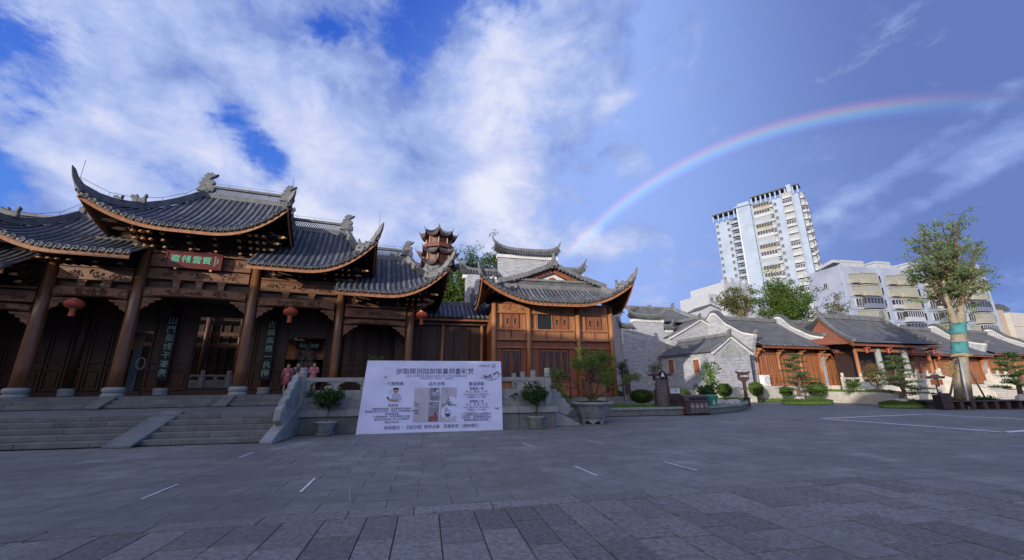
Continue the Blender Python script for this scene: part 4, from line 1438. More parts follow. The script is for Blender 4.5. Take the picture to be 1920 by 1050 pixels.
# ------------------------------------------------------------------ stepped brick gable behind the timber hall
sg_ = fthing(MF, 'stepped_gable', 'grey brick stepped gable wall with tiled copings rising behind the timber hall', 'gable wall')
V = 8.4
ua, zt = MF.h(934, 478, V); ub, _ = MF.h(1042, 486, V)
uc, zl = MF.h(866, 516, V); ud, zr_ = MF.h(1094, 517, V)
m = MB(); m.prism([(uc + .3, .3), (ud - .2, .3), (ud - .2, zr_ - .2), (ub, zr_ - .2), (ub, zt - .2), (ua, zt - .2), (ua, zl - .2), (uc + .3, zl - .2)], V - .2, V + .2); m.build('wall', 'brick', sg_)
coping(sg_, ua - .15, ub + .15, zt, V, .95, .50, .55, .45)
coping(sg_, uc, ua - .1, zl, V, .9, .45, .45, 0)
coping(sg_, ub + .1, ud, zr_, V, .9, .45, 0, .5)
m = MB(); m.box(uc + .35, V - 1.3, .5, uc + 1.7, V - .2, zl - .25); m.build('wall_return', 'brick', sg_)

# ------------------------------------------------------------------ brick hall with stepped front on the right of it
BF = Frame(13.2, 41.5, 15)
bh = fthing(BF, 'brick_hall', 'tall grey brick hall with stepped white banded front beside the timber hall', 'hall')
p0 = BF.h(1166, 620, 0)[0]; p1 = BF.h(1187, 601, 0)[0]; p2 = BF.h(1243, 601, 0)[0]; p3 = BF.h(1262, 620, 0)[0]
zc = BF.h(1215, 599, 0)[1]; zs_ = BF.h(1178, 616, 0)[1]; zs2 = BF.h(1250, 618, 0)[1]
m = MB(); m.prism([(p0, 0), (p3, 0), (p3, zs2 - .1), (p2, zs2 - .1), (p2, zc - .1), (p1, zc - .1), (p1, zs_ - .1), (p0, zs_ - .1)], 0, .4); m.build('front_wall', 'brick', bh)
m = MB(); m.box(p0 - 1.2, .41, 0, p0 + .2, 5, BF.h(1165, 590, .5)[1]); m.build('side_wall', 'brick', bh)
m = MB(); m.box(p3 - .4, .41, 0, p3, 9, zs2 - .2); m.build('side_wall', 'brick', bh)
coping(bh, p1 - .1, p2 + .1, zc, .2, .9, .40, .3, .3)
coping(bh, p0, p1 - .15, zs_, .2, .85, .36, .2, 0)
coping(bh, p2 + .15, p3, zs2, .2, .85, .36, 0, .2)
zq = BF.h(1165, 590, .5)[1]
coping(bh, p0 - 1.5, p0 + .4, zq + .15, .7, .9, .4, .3, 0)
m = MB(); m.box(p0 - .06, -.03, zs_ - 1.6, p0 + .10, .0, zs_ - .3); m.build('corner_quoin', 'white', bh)
m = MB(); m.box(p0, -.03, 0, p3, 0, 1.0); m.build('plinth', 'stone', bh)
# door with banners at the left foot of the front wall
m = MB(); m.box(p0 - .15, -.05, 0.6, p0 + .45, .02, 3.0); m.build('door', 'metal_dark', bh)
# the hall roof behind the front
ra, rzr = BF.h(1172, 578, 7); rb, _ = BF.h(1262, 583, 7)
m = MB(); corr(m, (ra, 7, rzr), (rb, 7, rzr), (rb + 2.0, 1.2, rzr - 2.6), (ra, 1.2, rzr - 2.6), 40, .05, 5, .25)
corr(m, (rb, 7, rzr), (rb, 8, rzr), (rb + 2.0, 14, rzr - 2.6), (rb + 2.0, 1.2, rzr - 2.6), 20, .05, 5, .25)
m.build('roof', 'tile_far', bh)
m = MB(); m.box(ra, 6.85, rzr, rb, 7.15, rzr + .35); m.sweep([(rb, 7, rzr + .05), (rb + .9, 4.1, rzr - 1.45), (rb + 2.0, 1.2, rzr - 2.55)], .25, .3); m.build('main_ridge', 'ridge', bh)
m = MB(); m.prism([(a * .8 + rb, rzr + .3 + z * .8) for a, z in chiwei_poly(.9)], 6.9, 7.1); m.build('ridge_dragon', 'ridge', bh, bevel=.04)
m = MB(); m.prism([(a + (ra + rb) / 2, rzr + .3 + z * .8) for a, z in beast_poly(.5)], 6.9, 7.1); m.build('ridge_beast', 'ridge', bh, bevel=.04)


def gable_house(fr, name, label, v0, peak, lf, rf_, depth, base=0.0, cat='house', plinth=True):
    """small house with its gable to the front and the ridge running back"""
    t = fthing(fr, name, label, cat)
    up, zp = fr.h(*peak, v0); ul, zl = fr.h(*lf, v0); ur, zr = fr.h(*rf_, v0)
    m = MB(); m.prism([(ul, base), (ur, base), (ur, zr), (up, zp), (ul, zl)], v0, v0 + depth); m.build('wall', 'brick', t)
    for (ue, ze, sg) in ((ul, zl, -1), (ur, zr, 1)):
        m = MB()
        dx = sg * .28
        slope = (zp - ze) / abs(up - ue)
        corr(m, (up, v0 - .18, zp + .10), (up, v0 + depth + .2, zp + .10), (ue + dx, v0 + depth + .2, ze + .10 - abs(dx) * slope), (ue + dx, v0 - .18, ze + .10 - abs(dx) * slope), int(depth / .25), .045, 4, .06)
        m.grid(lambda j, k: ((up, ue + dx)[j], (v0 - .18, v0 + depth + .2)[k], (zp + .04, ze + .04 - abs(dx) * slope)[j]), (0, 1), (0, 1))
        ro = m.build('roof', 'tile_far', t)
        m = MB(); m.sweep([(up, v0 - .12, zp - .12), ((up + ue) / 2, v0 - .12, (zp + ze) / 2 - .16), (ue + dx * .8, v0 - .12, ze - .12 - abs(dx) * slope)], .12, .20); m.build('white_verge', 'white', t)
        m = MB(); m.sweep([(ue + sg * .03, v0 - .05, ze - .22), (ue + sg * .03, v0 + depth, ze - .22)], .10, .22); m.build('white_eave_band', 'white', t)
        m = MB(); m.sweep([(up, v0 - .14, zp + .11), ((up + ue) / 2, v0 - .14, (zp + ze) / 2 + .07), (ue + dx, v0 - .14, ze + .12 - abs(dx) * slope)], .2, .13); m.build('verge_tile', 'ridge', ro)
    m = MB(); m.sweep([(up, v0 - .22, zp + .14), (up, v0 + depth + .2, zp + .14)], .24, .28); m.build('main_ridge', 'ridge', t)
    m = MB(); m.prism([(v0 - .24, zp + .38), (v0 + .18, zp + .40), (v0 + .10, zp + .55), (v0 - .30, zp + .72)], up - .1, up + .1, 'x'); m.build('ridge_end', 'ridge', t)
    if plinth:
        m = MB(); m.box(ul - .05, v0 - .06, 0, ur + .05, v0, 1.05); m.box(ul - .06, v0, 0, ul, v0 + depth, 1.05); m.build('plinth', 'stone_white', t)
    return t, (ul, zl, up, zp, ur, zr)


HF = Frame(17.6, 35.0, 18)
h1, (ul, zl, up, zp, ur, zr) = gable_house(HF, 'gabled_house', 'small grey brick house with white trimmed gable and two narrow shuttered windows', 0.0, (1367, 632), (1337, 658), (1404, 660), 7.0)
for py, vpx in ((666, 1307), (666, 1260)):
    vv = HF.hu(vpx, 690, ul)[0]
    z0, z1 = HF.hu(vpx, 700, ul)[1], HF.hu(vpx, 674, ul)[1]
    m = MB(); m.box(ul - .05, vv - .42, z0 - .06, ul - .004, vv + .42, z1 + .06); wf = m.build('window', 'white', h1)
    m = MB(); m.box(ul - .07, vv - .36, z0, ul - .052, vv + .36, z1); m.build('shutter', 'wood_red', wf)
m = MB()
m.prism([(up - 1.3, zp - 1.75), (up + 1.1, zp - 1.75), (up + 1.05, zp - 1.3), (up, zp - .55), (up - 1.2, zp - 1.35)], -.025, -.003); gp = m.build('gable_relief', 'stone_pale', h1)
for (a, z, w) in ((-.7, -1.3, .10), (-.1, -1.15, .18), (.5, -1.35, .14)):
    m = MB(); m.box(up + a - w, -.05, zp + z - .2, up + a + w, -.026, zp + z + .2); m.build('relief_block', 'stone_pale', gp)
g2, _ = gable_house(Frame(17.8, 42.0, 18), 'gabled_house', 'grey brick house half hidden behind the small gabled house', 0.0, (1311, 600), (1257, 632), (1362, 628), 7.0, plinth=False)

# ------------------------------------------------------------------ halls with waved gables on the right
WAVE = [(1298, 635), (1311, 627), (1321, 615), (1328, 601), (1335.5, 589.5), (1343, 588), (1350, 593), (1363, 606), (1378, 614), (1395, 623), (1415, 627)]
wave = [RF.hu(x, y, 0.0) for x, y in WAVE][::-1]                 # (v, z) from the front backwards
vf, zf = wave[0]
vpk, zpk = max(wave, key=lambda q: q[1])
vbk = wave[-1][0]
ZFL = 1.35


def smoothpath(P, n=4):
    P = [Vector((a, b, 0)) for a, b in P]
    out = []
    for i in range(len(P) - 1):
        p0, p1, p2, p3 = P[max(i - 1, 0)], P[i], P[i + 1], P[min(i + 2, len(P) - 1)]
        for k in range(n):
            t = k / n
            out.append(.5 * ((2 * p1) + (p2 - p0) * t + (2 * p0 - 5 * p1 + 4 * p2 - p3) * t * t + (3 * p1 - p0 - 3 * p2 + p3) * t ** 3))
    out.append(P[-1])
    return [(q.x, q.y) for q in out]


wavs = smoothpath(wave)


def wave_gable(par, u):
    """gable wall ending in a wave-shaped top with white edge and tiled coping, corbelled at the front"""
    m = MB()
    m.prism([(vf + .55, .0), (vf + .55, zf - 2.3), (vf + .42, zf - 1.5), (vf + .12, zf - .6), (vf, zf - .32)] + [(v, z - .12) for v, z in wavs] + [(vbk, .0)], u - .22, u + .22, 'x')
    w = m.build('gable_wall', 'brick', par)
    m = MB(); m.sweep([(u, v, z - .14) for v, z in wavs], .52, .20); m.build('white_edge', 'white', w)
    m = MB(); m.sweep([(u, v, z + .06) for v, z in wavs], .66, .10); m.sweep([(u, v, z + .16) for v, z in wavs], .26, .2); m.build('wave_coping', 'tile_far', w)
    m = MB(); m.prism([(vf - .35, zf + .1), (vf + .3, zf + .12), (vf + .2, zf + .34), (vf - .42, zf + .45)], u - .12, u + .12, 'x'); m.build('coping_end', 'ridge', w)


def hall_roof(par, u0, u1, zeave, n=None):
    m = MB()
    zr0 = zpk - .55
    corr(m, (u0, vpk, zr0), (u1, vpk, zr0), (u1, vf - .55, zeave), (u0, vf - .55, zeave), n or int((u1 - u0) / .24), .045, 6, .28)
    corr(m, (u0, vpk, zr0), (u1, vpk, zr0), (u1, vbk + .4, zeave), (u0, vbk + .4, zeave), n or int((u1 - u0) / .24), .045, 6, .28)
    m.grid(lambda u, t: (u, vf - .5 + 1.2 * t, zeave - .10 + .4 * t), [u0, u1], [0, 1], flip=True)
    r = m.build('roof', 'tile_far', par)
    m = MB(); m.box(u0, vpk - .14, zr0 + .02, u1, vpk + .14, zr0 + .42); m.build('main_ridge', 'ridge', r)
    m = MB(); m.box(u0, vf - .48, zeave - .26, u1, vf - .43, zeave - .06); m.build('fascia_board', 'wood_red', r)
    m = MB()
    k = int((u1 - u0) / .26)
    for q in range(k): m.ball((u0 + (q + .5) * (u1 - u0) / k, vf - .57, zeave + .02), .075, 6, 4)
    m.build('eave_tile', 'tile', r, kind='stuff')


def door_wall(par, u0, u1, zeave, ncol, v=None, leaf=.62):
    v = vf + .75 if v is None else v
    m = MB(); m.box(u0, v + .05, ZFL, u1, v + .2, zeave); m.build('front_wall', 'wood_red', par)
    m = MB(); m.box(u0, v - .05, zeave - .75, u1, v + .05, zeave - .35); m.build('lintel', 'wood_red', par)
    cs = [u0 + (u1 - u0) * k / ncol for k in range(ncol + 1)]
    for k, c_ in enumerate(cs):
        if 0 < k < ncol or True:
            cc = min(max(c_, u0 + .12), u1 - .12)
            m = MB(); m.lathe([(.13, ZFL), (.12, zeave - .2)], n=10); m.build('column', 'wood_orange', par, True, loc=(cc, v - .16, 0))
            bm = bracket_small()
            inst('bracket', bm, par, (cc, v - .16, zeave - 1.25))
    for k in range(ncol):
        a, c_ = cs[k] + .14, cs[k + 1] - .14
        n = max(1, round((c_ - a) / leaf))
        for q in range(n):
            x0, x1 = a + (c_ - a) * q / n + .015, a + (c_ - a) * (q + 1) / n - .015
            m = MB()
            m.box(x0, v, ZFL + .05, x1, v + .045, zeave - .8)
            d = m.build('door_leaf', 'wood_red', par)
            m = MB()
            for xx in (x0, x1 - .07): m.box(xx, v - .035, ZFL + .05, xx + .07, v, zeave - .8)
            for zz in (ZFL + .05, ZFL + .85, ZFL + 1.05, zeave - .9): m.box(x0 + .07, v - .035, zz, x1 - .07, v, zz + .09)
            m.box((x0 + x1) / 2 - .03, v - .03, ZFL + 1.14, (x0 + x1) / 2 + .03, v, zeave - .9)
            m.build('leaf_frame', 'wood_orange', d)


_bs = None


def bracket_small():
    global _bs
    if _bs is None:
        m = MB()
        m.prism([(.1, 0), (.1, 1.0), (-.75, 1.0), (-.7, .82), (-.45, .72), (-.4, .5), (-.2, .4), (-.12, .1)], -.06, .06, 'x')
        m.box(-.45, -.5, .78, .45, -.40, .92); m.box(-.3, -.2, .5, .3, -.1, .6)
        _bs = m.mesh('bracket', 'wood_orange')
    return _bs


U2 = RF.h(1545, 633, vf)[0]
ze1 = RF.h(1480, 648, vf - .55)[1]
wh = fthing(RF, 'wave_gable_hall', 'long low hall with a pair of wave shaped brick gables and red timber doors', 'hall')
wave_gable(wh, 0.0); wave_gable(wh, U2)
hall_roof(wh, .2, U2 - .2, ze1); door_wall(wh, .3, U2 - .3, ze1, 3)
m = MB(); m.box(-.3, vf - .2, 0, U2 + .3, vbk, ZFL - .005); m.build('plinth', 'stone_white', wh)
m = MB(); m.box(.3, vf + 1.2, ZFL, U2 - .3, vbk, ze1 + .3); m.build('core_wall', 'brick', wh)

# link hall and pavilion
U3 = RF.h(1848, 645, vf)[0]
lk = fthing(RF, 'link_hall', 'red doored hall set back behind the pavilion with grey tiled roof', 'hall')
hall_roof(lk, U2 + .25, U3 - .3, ze1 - .35); door_wall(lk, U2 + .3, U3 - .3, ze1 - .35, 6, v=vf + .9)
m = MB(); m.box(U2 + .25, vf - .6, 0, U3 - .3, vbk, ZFL - .01); m.build('plinth', 'stone_white', lk)

pv = fthing(RF, 'pavilion', 'open timber pavilion with broad grey tiled roof and red lanterns', 'pavilion')
PVF = vf - 2.6
c1 = RF.h(1610, 690, PVF)[0]; c2 = RF.h(1652, 690, PVF)[0]; c3 = RF.h(1702, 690, PVF)[0]; c4 = RF.h(1747, 690, PVF)[0]
zev = RF.h(1690, 645, PVF - .9)[1]
ul_, zrg = RF.h(1533, 596, PVF + 4.2); ur_, _ = RF.h(1657, 604, PVF + 4.2)
e0, e1 = RF.h(1600, 640, PVF - .9)[0], RF.h(1768, 645, PVF - .9)[0]
m = MB()
vr_ = PVF + 4.2
corr(m, (ul_, vr_, zrg), (ur_, vr_, zrg), (e1, PVF - .9, zev + .1), (e0, PVF - .9, zev), int((e1 - e0) / .24), .045, 7, .38)
corr(m, (ul_, vr_, zrg), (ur_, vr_, zrg), (e1, vr_ + 5.1, zev + .1), (e0, vr_ + 5.1, zev), int((e1 - e0) / .24), .045, 7, .38)
corr(m, (ur_, vr_, zrg), (ur_ + .05, vr_ + .05, zrg), (e1, vr_ + 5.1, zev + .1), (e1, PVF - .9, zev + .1), 24, .045, 5, .3)
r = m.build('roof', 'tile_far', pv)
m = MB(); m.box(ul_ - .1, vr_ - .16, zrg, ur_, vr_ + .16, zrg + .55); m.build('main_ridge', 'ridge', r)
for ux in (ul_, ur_):
    m = MB(); m.prism([(ux - .35, zrg + .4), (ux + .35, zrg + .4), (ux + .15, zrg + 1.25), (ux - .1, zrg + 1.3), (ux - .25, zrg + .9)], vr_ - .14, vr_ + .14); m.build('ridge_end', 'ridge', r, bevel=.05)
def sagl(p, q, s, n=8): return [(p[0] + (q[0] - p[0]) * i / n, p[1] + (q[1] - p[1]) * i / n, p[2] + (q[2] - p[2]) * i / n - s * math.sin(PI * i / n)) for i in range(n + 1)]
for pa, pb, ww in (((ul_ + .1, vr_, zrg + .05), (e0 + .1, PVF - .9, zev + .08), .3), ((ur_, vr_, zrg + .05), (e1, PVF - .9, zev + .15), .3), ((ul_ + .5, vr_, zrg + .05), (e0 + 1.2, PVF - .2, zev + .35), .2)):
    m = MB(); m.sweep(sagl(pa, pb, .36), ww, ww * .88); m.build('hip_ridge', 'ridge', r)
bl_ = sagl((ul_ - .05, vr_, zrg - .40), (e0 - .05, PVF - .85, zev - .36), .36)
m = MB(); m.sweep(bl_, .08, .36); m.build('barge_board', 'wood_red', r)
m = MB(); m.add([(ul_ + .1, vr_, zrg - .3), (e0 + .35, PVF - .2, zev - .05), (e0 + .35, vr_, zev - .05)], [(0, 1, 2)]); m.add([(ul_ + .14, vr_, zrg - .3), (e0 + .39, PVF - .2, zev - .05), (e0 + .39, vr_, zev - .05)], [(0, 2, 1)]); m.build('gable_board', 'wood_red', pv)
m = MB(); m.grid(lambda u, t: (u, PVF - .85 + t * 5, zev - .12 + .3 * t), [e0 + .1, e1 - .1], [0, 1], flip=True); m.build('soffit', 'wood_dark', r)
m = MB(); m.box(e0 + .1, PVF - .8, zev - .30, e1, PVF - .75, zev - .08); m.build('fascia_board', 'wood_red', r)
for k, cu in enumerate((c1, c2, c3, c4)):
    mt_ = 'wood_orange' if k in (0, 3) else 'stone_pale'
    rr = .16 if k in (0, 3) else .27
    m = MB(); m.lathe([(rr, ZFL), (rr, ZFL + .3), (rr * .92, zev - .3)], n=12); m.build('column', mt_, pv, True, loc=(cu, PVF, 0))
    m = MB(); m.lathe([(rr * 1.6, ZFL - .15), (rr * 1.6, ZFL - .02), (rr * 1.2, ZFL + .02)], n=12); m.build('column_base', 'stone_white', pv, loc=(cu, PVF, 0))
m = MB(); m.box(c1, PVF - .1, zev - .75, c4, PVF + .1, zev - .42); m.build('tie_beam', 'wood_orange', pv)
m = MB(); m.box(c1 + .6, PVF + 2.2, ZFL, c4 + .1, PVF + 2.3, zev); m.build('back_wall', 'wood_dark', pv)
m = MB(); m.box(c1 - .5, PVF - .6, .3, c4 + .6, PVF + 3.2, ZFL - .01); m.build('floor', 'stone_white', pv)
for k, (px_, lab) in enumerate(((1566, 'small red lantern on the link hall between the waved gable and the pavilion'), (1623, 'small red lantern nearest the left column of the pavilion'), (1664, 'small red lantern over the middle stone column of the pavilion'), (1708, 'small red lantern over the right stone column of the pavilion'), (1748, 'upper of two small red lanterns at the right end of the pavilion'), (1758, 'lower of two small red lanterns right of the pavilion'))):
    vv = PVF - .35 if 0 < k < 5 else vf - .3
    py_ = (655, 648, 649, 651, 651, 661)[k]
    uu, zz = RF.h(px_, py_, vv)
    lantern(lab, RF.w(uu, vv, zz + .05), .78, .3, 'small red lanterns on the right hand halls')

# right end hall
U4 = RF.h(1925, 650, vf)[0]
rh = fthing(RF, 'wave_gable_hall', 'waved gable hall at the right edge behind the big wrapped tree', 'hall')
wave_gable(rh, U3); wave_gable(rh, U4 + 4)
hall_roof(rh, U3 + .2, U4 + 3.8, ze1 - .1); door_wall(rh, U3 + .3, U4 + 3.7, ze1 - .1, 4)
m = MB(); m.box(U3 - .3, vf - .2, 0, U4 + 4.3, vbk, ZFL - .008); m.build('plinth', 'stone_white', rh)
m = MB(); m.box(U3 + .3, vf + 1.2, ZFL, U4 + 3.7, vbk, ze1 + .2); m.build('core_wall', 'brick', rh)

# ------------------------------------------------------------------ building behind the camera whose shadow lies over the square
LT = Vector((math.sin(rad(SUN_AZ)), math.cos(rad(SUN_AZ)), 0))
bk = thing('shade_hall', 'long tall hall standing behind the camera that shades the square', 'hall', (0, 0, 0))
SF = Frame(-30 * LT.x, -30 * LT.y, -SUN_AZ)          # u across the light, v along it
m = MB(); m.box(-60, -9, 0, -26.8, 0.5, 9.9); m.box(-26.8, -9, 0, -12.5, 0.5, 10.2); m.box(-12.5, -9, 0, -10.4, 0.5, 9.4); m.box(-10.4, -9, 0, -8.6, .5, 10.2); m.build('wall', 'brick', bk)
SH = 13.0
m = MB()
us = [-27.0, -26.2, -25.2, -24, -20, -13, -11, -9.4, -8.4, -7.7]
el = [-1.1, -.7, -.3, -.1, 0, .0, .15, .75, 1.5, 2.3]
P = [(u, SH + e) for u, e in zip(us, el)]
m.prism([(u, z - 1.2) for u, z in P] + [(u, z) for u, z in P[::-1]], .3, 1.6)
m.prism([(-62, 10.8), (-26.5, 10.8), (-26.5, 11.9), (-60, 11.9)], -8, .3)
m.prism([(-26.7, SH - 2.4), (-8.7, SH - 2.4), (-9.2, SH - .3), (-20, SH - .2), (-26.7, SH - 1.2)], -6, .3)
m.build('roof', 'tile_far', bk)
m = MB(); m.box(-8.59, -12, 0, 40, -2, 9.8); m.build('side_wing', 'brick', bk)
m = MB(); m.prism([(-8.5, 9.9), (41, 9.9), (41, 12.9), (2.5, 12.9), (1.0, 11.8), (-8.3, 11.7)], -8, -.5); m.build('side_roof', 'tile_far', bk)
bk.location = (SF.ox, SF.oy, 0); bk.rotation_euler.z = SF.a

# ------------------------------------------------------------------ plants
rp = random.Random(21)


def clump(m, c, r, n, L, W, rnd=rp, up=.2):
    r = r if isinstance(r, (tuple, list)) else (r, r, r)
    for _ in range(n):
        d = Vector((rnd.gauss(0, 1), rnd.gauss(0, 1), rnd.gauss(0, 1)))
        d.normalize()
        k = rnd.random() ** .4
        m.leaf((c[0] + d.x * r[0] * k, c[1] + d.y * r[1] * k, c[2] + d.z * r[2] * k), L * rnd.uniform(.7, 1.3), W * rnd.uniform(.7, 1.3), rnd, up)


def branch_tree(t, base, height, trunk_r, crown_c, crown_r, nl, nclump, nleaf, L, W, leaf, bark='bark', rnd=rp, clr=.28, lean=(0, 0), names=('trunk', 'crown'), fork=.4, twigs=True):
    """tapered trunk, limbs that reach into the crown, leaf clumps round the limb ends"""
    m = MB()
    tip = Vector(base) + Vector((lean[0], lean[1], height * fork))
    b0 = Vector(base)
    mid = b0.lerp(tip, .5) + Vector((rnd.uniform(-.06, .06), rnd.uniform(-.06, .06), 0)) * height * .2
    m.tube([b0 - Vector((0, 0, .05)), b0.lerp(mid, .3), mid, tip], [trunk_r * 1.25, trunk_r, trunk_r * .9, trunk_r * .72], 9)
    ends = []
    for k in range(nl):
        d = Vector((rnd.gauss(0, 1), rnd.gauss(0, 1), rnd.gauss(0, .8))).normalized()
        e = Vector(crown_c) + Vector((d.x * crown_r[0], d.y * crown_r[1], d.z * crown_r[2])) * rnd.uniform(.55, .92)
        s_ = mid.lerp(tip, rnd.uniform(.5, 1))
        q = s_.lerp(e, .5) + Vector((rnd.gauss(0, .08), rnd.gauss(0, .08), rnd.uniform(.0, .15))) * crown_r[0]
        m.tube([s_, s_.lerp(q, .5), q, e], [trunk_r * .5, trunk_r * .38, trunk_r * .24, trunk_r * .07], 6)
        ends += [e, q, q.lerp(e, .5)]
        if twigs:
            for _ in range(2):
                f = q.lerp(e, rnd.random()) ; g_ = f + Vector((rnd.gauss(0, .3), rnd.gauss(0, .3), rnd.uniform(0, .35))) * crown_r[0]
                m.tube([f, g_], [trunk_r * .14, trunk_r * .04], 4); ends.append(g_)
    m.build(names[0], bark, t, True)
    m = MB()
    for k in range(nclump):
        c = Vector(ends[k % len(ends)]) if k < len(ends) * 2 else Vector(crown_c) + Vector((rnd.gauss(0, .45) * crown_r[0], rnd.gauss(0, .45) * crown_r[1], rnd.gauss(0, .45) * crown_r[2]))
        c += Vector((rnd.gauss(0, .12) * crown_r[0], rnd.gauss(0, .12) * crown_r[1], rnd.gauss(0, .12) * crown_r[2]))
        s_ = rnd.uniform(.6, 1.25) * clr * crown_r[0]
        clump(m, c, (s_, s_, s_ * .7), nleaf, L, W, rnd)
    m.build(names[1], leaf, t)


# garden bed with stone kerb
bedf = [gz(1052, 781), gz(1100, 781), gz(1232, 778.5), gz(1330, 776), gz(1378, 771), gz(1400, 766)]
bedb = [gz(1398, 758), gz(1345, 750), gz(1262, 752), MF.w(6.5, -.8), MF.w(-1.5, -.7)]
bd = thing('garden_bed', 'raised garden bed with grey stone kerb in front of the timber hall', 'garden bed')
pl = [(p.x, p.y) for p in bedf + bedb]
cxy = Vector((sum(p[0] for p in pl) / len(pl), sum(p[1] for p in pl) / len(pl), 0))
m = MB()
m.prism(pl, 0, .30, 'z'); m.build('bed_soil', 'soil', bd)
P = [Vector((*p, 0)) for p in pl]
for i in range(len(P)):
    a, b_ = P[i], P[(i + 1) % len(P)]
    L = (b_ - a).length
    n = max(1, round(L / 1.1))
    for k in range(n):
        p, q = a.lerp(b_, (k + .004) / n), a.lerp(b_, (k + .996) / n)
        m = MB(); m.sweep([p, q], .16, .30); m.build('kerb_stone', 'stone', bd)
        p, q = p.copy(), q.copy(); p.z = q.z = .30
        m = MB(); m.sweep([p, q], .30, .10); m.build('kerb_cap', 'stone_pale', bd)
gr = MB()
gtop = MB(); gtop.prism([(cxy.x + (p[0] - cxy.x) * .985, cxy.y + (p[1] - cxy.y) * .97) for p in pl], .29, .36, 'z')
go = gtop.build('lawn', 'grass', bd)


def inside(x, y, P):
    r = False
    for i in range(len(P)):
        a, b_ = P[i], P[i - 1]
        if (a[1] > y) != (b_[1] > y) and x < (b_[0] - a[0]) * (y - a[1]) / (b_[1] - a[1]) + a[0]: r = not r
    return r


xs, ys = [p[0] for p in pl], [p[1] for p in pl]
n = 0
while n < 9000:
    x, y = rp.uniform(min(xs), max(xs)), rp.uniform(min(ys), max(ys))
    if inside(x, y, pl):
        gr.leaf((x, y, .35), rp.uniform(.08, .20), .03, rp, 1, Vector((rp.gauss(0, .3), rp.gauss(0, .3), 1))); n += 1
gr.build('grass_blade', 'leaf_bright', go, kind='stuff')


def boxwood(label, p, r, squash=.8, wide=1.0, group='clipped boxwood bushes'):
    t = thing('boxwood_bush', label, 'bush', p, 0, group)
    m = MB(); m.ball((0, 0, r * squash * .85), (r * wide * .9, r * .9, r * squash * .9), 12, 8); m.build('inner_mass', 'leaf_box', t)
    m = MB()
    for _ in range(int(1300 * wide)):
        d = Vector((rp.gauss(0, 1), rp.gauss(0, 1), rp.gauss(0, 1))).normalized()
        k = rp.uniform(.86, 1.06)
        m.leaf((d.x * r * wide * k, d.y * r * k, r * squash * (.85 + d.z * k)), .10, .06, rp, 0, d + Vector((rp.gauss(0, .6), rp.gauss(0, .6), rp.gauss(0, .6))))
    m.build('foliage', 'leaf_box', t)
    m = MB(); m.tube([(0, 0, -.15), (0, 0, r * .5)], .04, 5); m.build('stem', 'bark', t)
    return t


def onbed(x, y, z=.35): return gz(x, y, z)


for lab, x, y, r, w in (('round dark boxwood bush directly right of the big bonsai pot', 1157, 752, .52, 1), ('broad low boxwood hedge clump left of the dark information board', 1204, 753, .55, 1.5), ('dark boxwood mound between the information board and the recycling bins', 1277, 751, .60, 1.2)):
    boxwood(lab, onbed(x, y), r, .8, w)
for lab, x, y, d, r in (('small sunlit boxwood ball beside the yellow green sapling', 1359, 738, 33, .75), ('sunlit boxwood ball behind the brown signpost', 1418, 737, 36, .9), ('small sunlit boxwood ball left of the first cloud pine', 1475, 738, 36, .62), ('sunlit boxwood ball at the foot of the second waved gable', 1534, 738, 34, .9)):
    p = atd(x, y + 3, d); boxwood(lab, (p.x, p.y, max(0.25, p.z)), r * .74, .85)

# cycad
cyp = onbed(1048, 762, .35)
cy = thing('cycad', 'bright green cycad with arching fronds in the garden bed', 'plant', cyp)
m = MB(); m.lathe([(.16, -.05), (.18, .15), (.13, .30)], n=9); m.build('trunk', 'bark', cy)
for k in range(26):
    a, e = k * 2.4, rp.uniform(.35, 1.15)
    L = rp.uniform(.8, 1.1)
    pts = [Vector((math.cos(a) * L * t * math.cos(e), math.sin(a) * L * t * math.cos(e), .25 + L * t * math.sin(e) - .55 * L * t * t * (1.2 - e * .6))) for t in [j / 9 for j in range(10)]]
    m = MB(); m.tube(pts, [.014 * (1 - j / 12) for j in range(10)], 4)
    for j in range(1, 10):
        tng = (pts[j] - pts[j - 1]).normalized(); sd_ = tng.cross(Vector((0, 0, 1))).normalized()
        for h in (0, .5):
            p = pts[j].lerp(pts[j - 1], h)
            for sg in (-1, 1): m.leaf(p, .24 * (1 - abs(j / 9 - .5) * .9), .035, rp, 0, sd_ * sg + tng * .7 + Vector((0, 0, .15)))
    m.build('frond', 'leaf_bright', cy)

# white rocks and white balls of the garden
for lab, x, y, s_ in (('jagged white garden rock behind the bonsai pot', 1090, 757, .55), ('low pale garden rock right of the bonsai trunk', 1136, 757, .35)):
    t = thing('garden_rock', lab, 'rock', onbed(x, y, .33), 0, 'rocks in the garden bed')
    for q in range(3):
        m = MB(); m.lathe([(s_ * .5, 0), (s_ * .45, s_ * .4), (s_ * .22, s_ * rp.uniform(.9, 1.4)), (s_ * .05, s_ * rp.uniform(1.4, 1.9))], (rp.uniform(-.3, .3), rp.uniform(-.2, .2), 0), 6, rot=rp.random() * 3); m.build('rock_spire', 'rock', t, bevel=.03)
for lab, x, y, d, s_ in (('flat brown garden rock left of the signpost', 1348, 757, 25.5, .7), ('long low stone on the tip of the garden bed', 1376, 760, 25.5, .55), ('pale squared stone seat behind the garden bed tip', 1372, 747, 30, .6)):
    p = atd(x, y, d)
    t = thing('garden_rock', lab, 'rock', (p.x, p.y, .30 if d < 29 else 0), rp.random(), 'rocks at the bed tip')
    m = MB(); m.lathe([(s_ * 1.0, -.05), (s_ * 1.05, .12), (s_ * .9, .30 if s_ > .5 else .22), (s_ * .4, .36 if s_ > .5 else .26)], n=8, sx=1.25, sy=.7); m.build('rock', 'rock', t, bevel=.04)

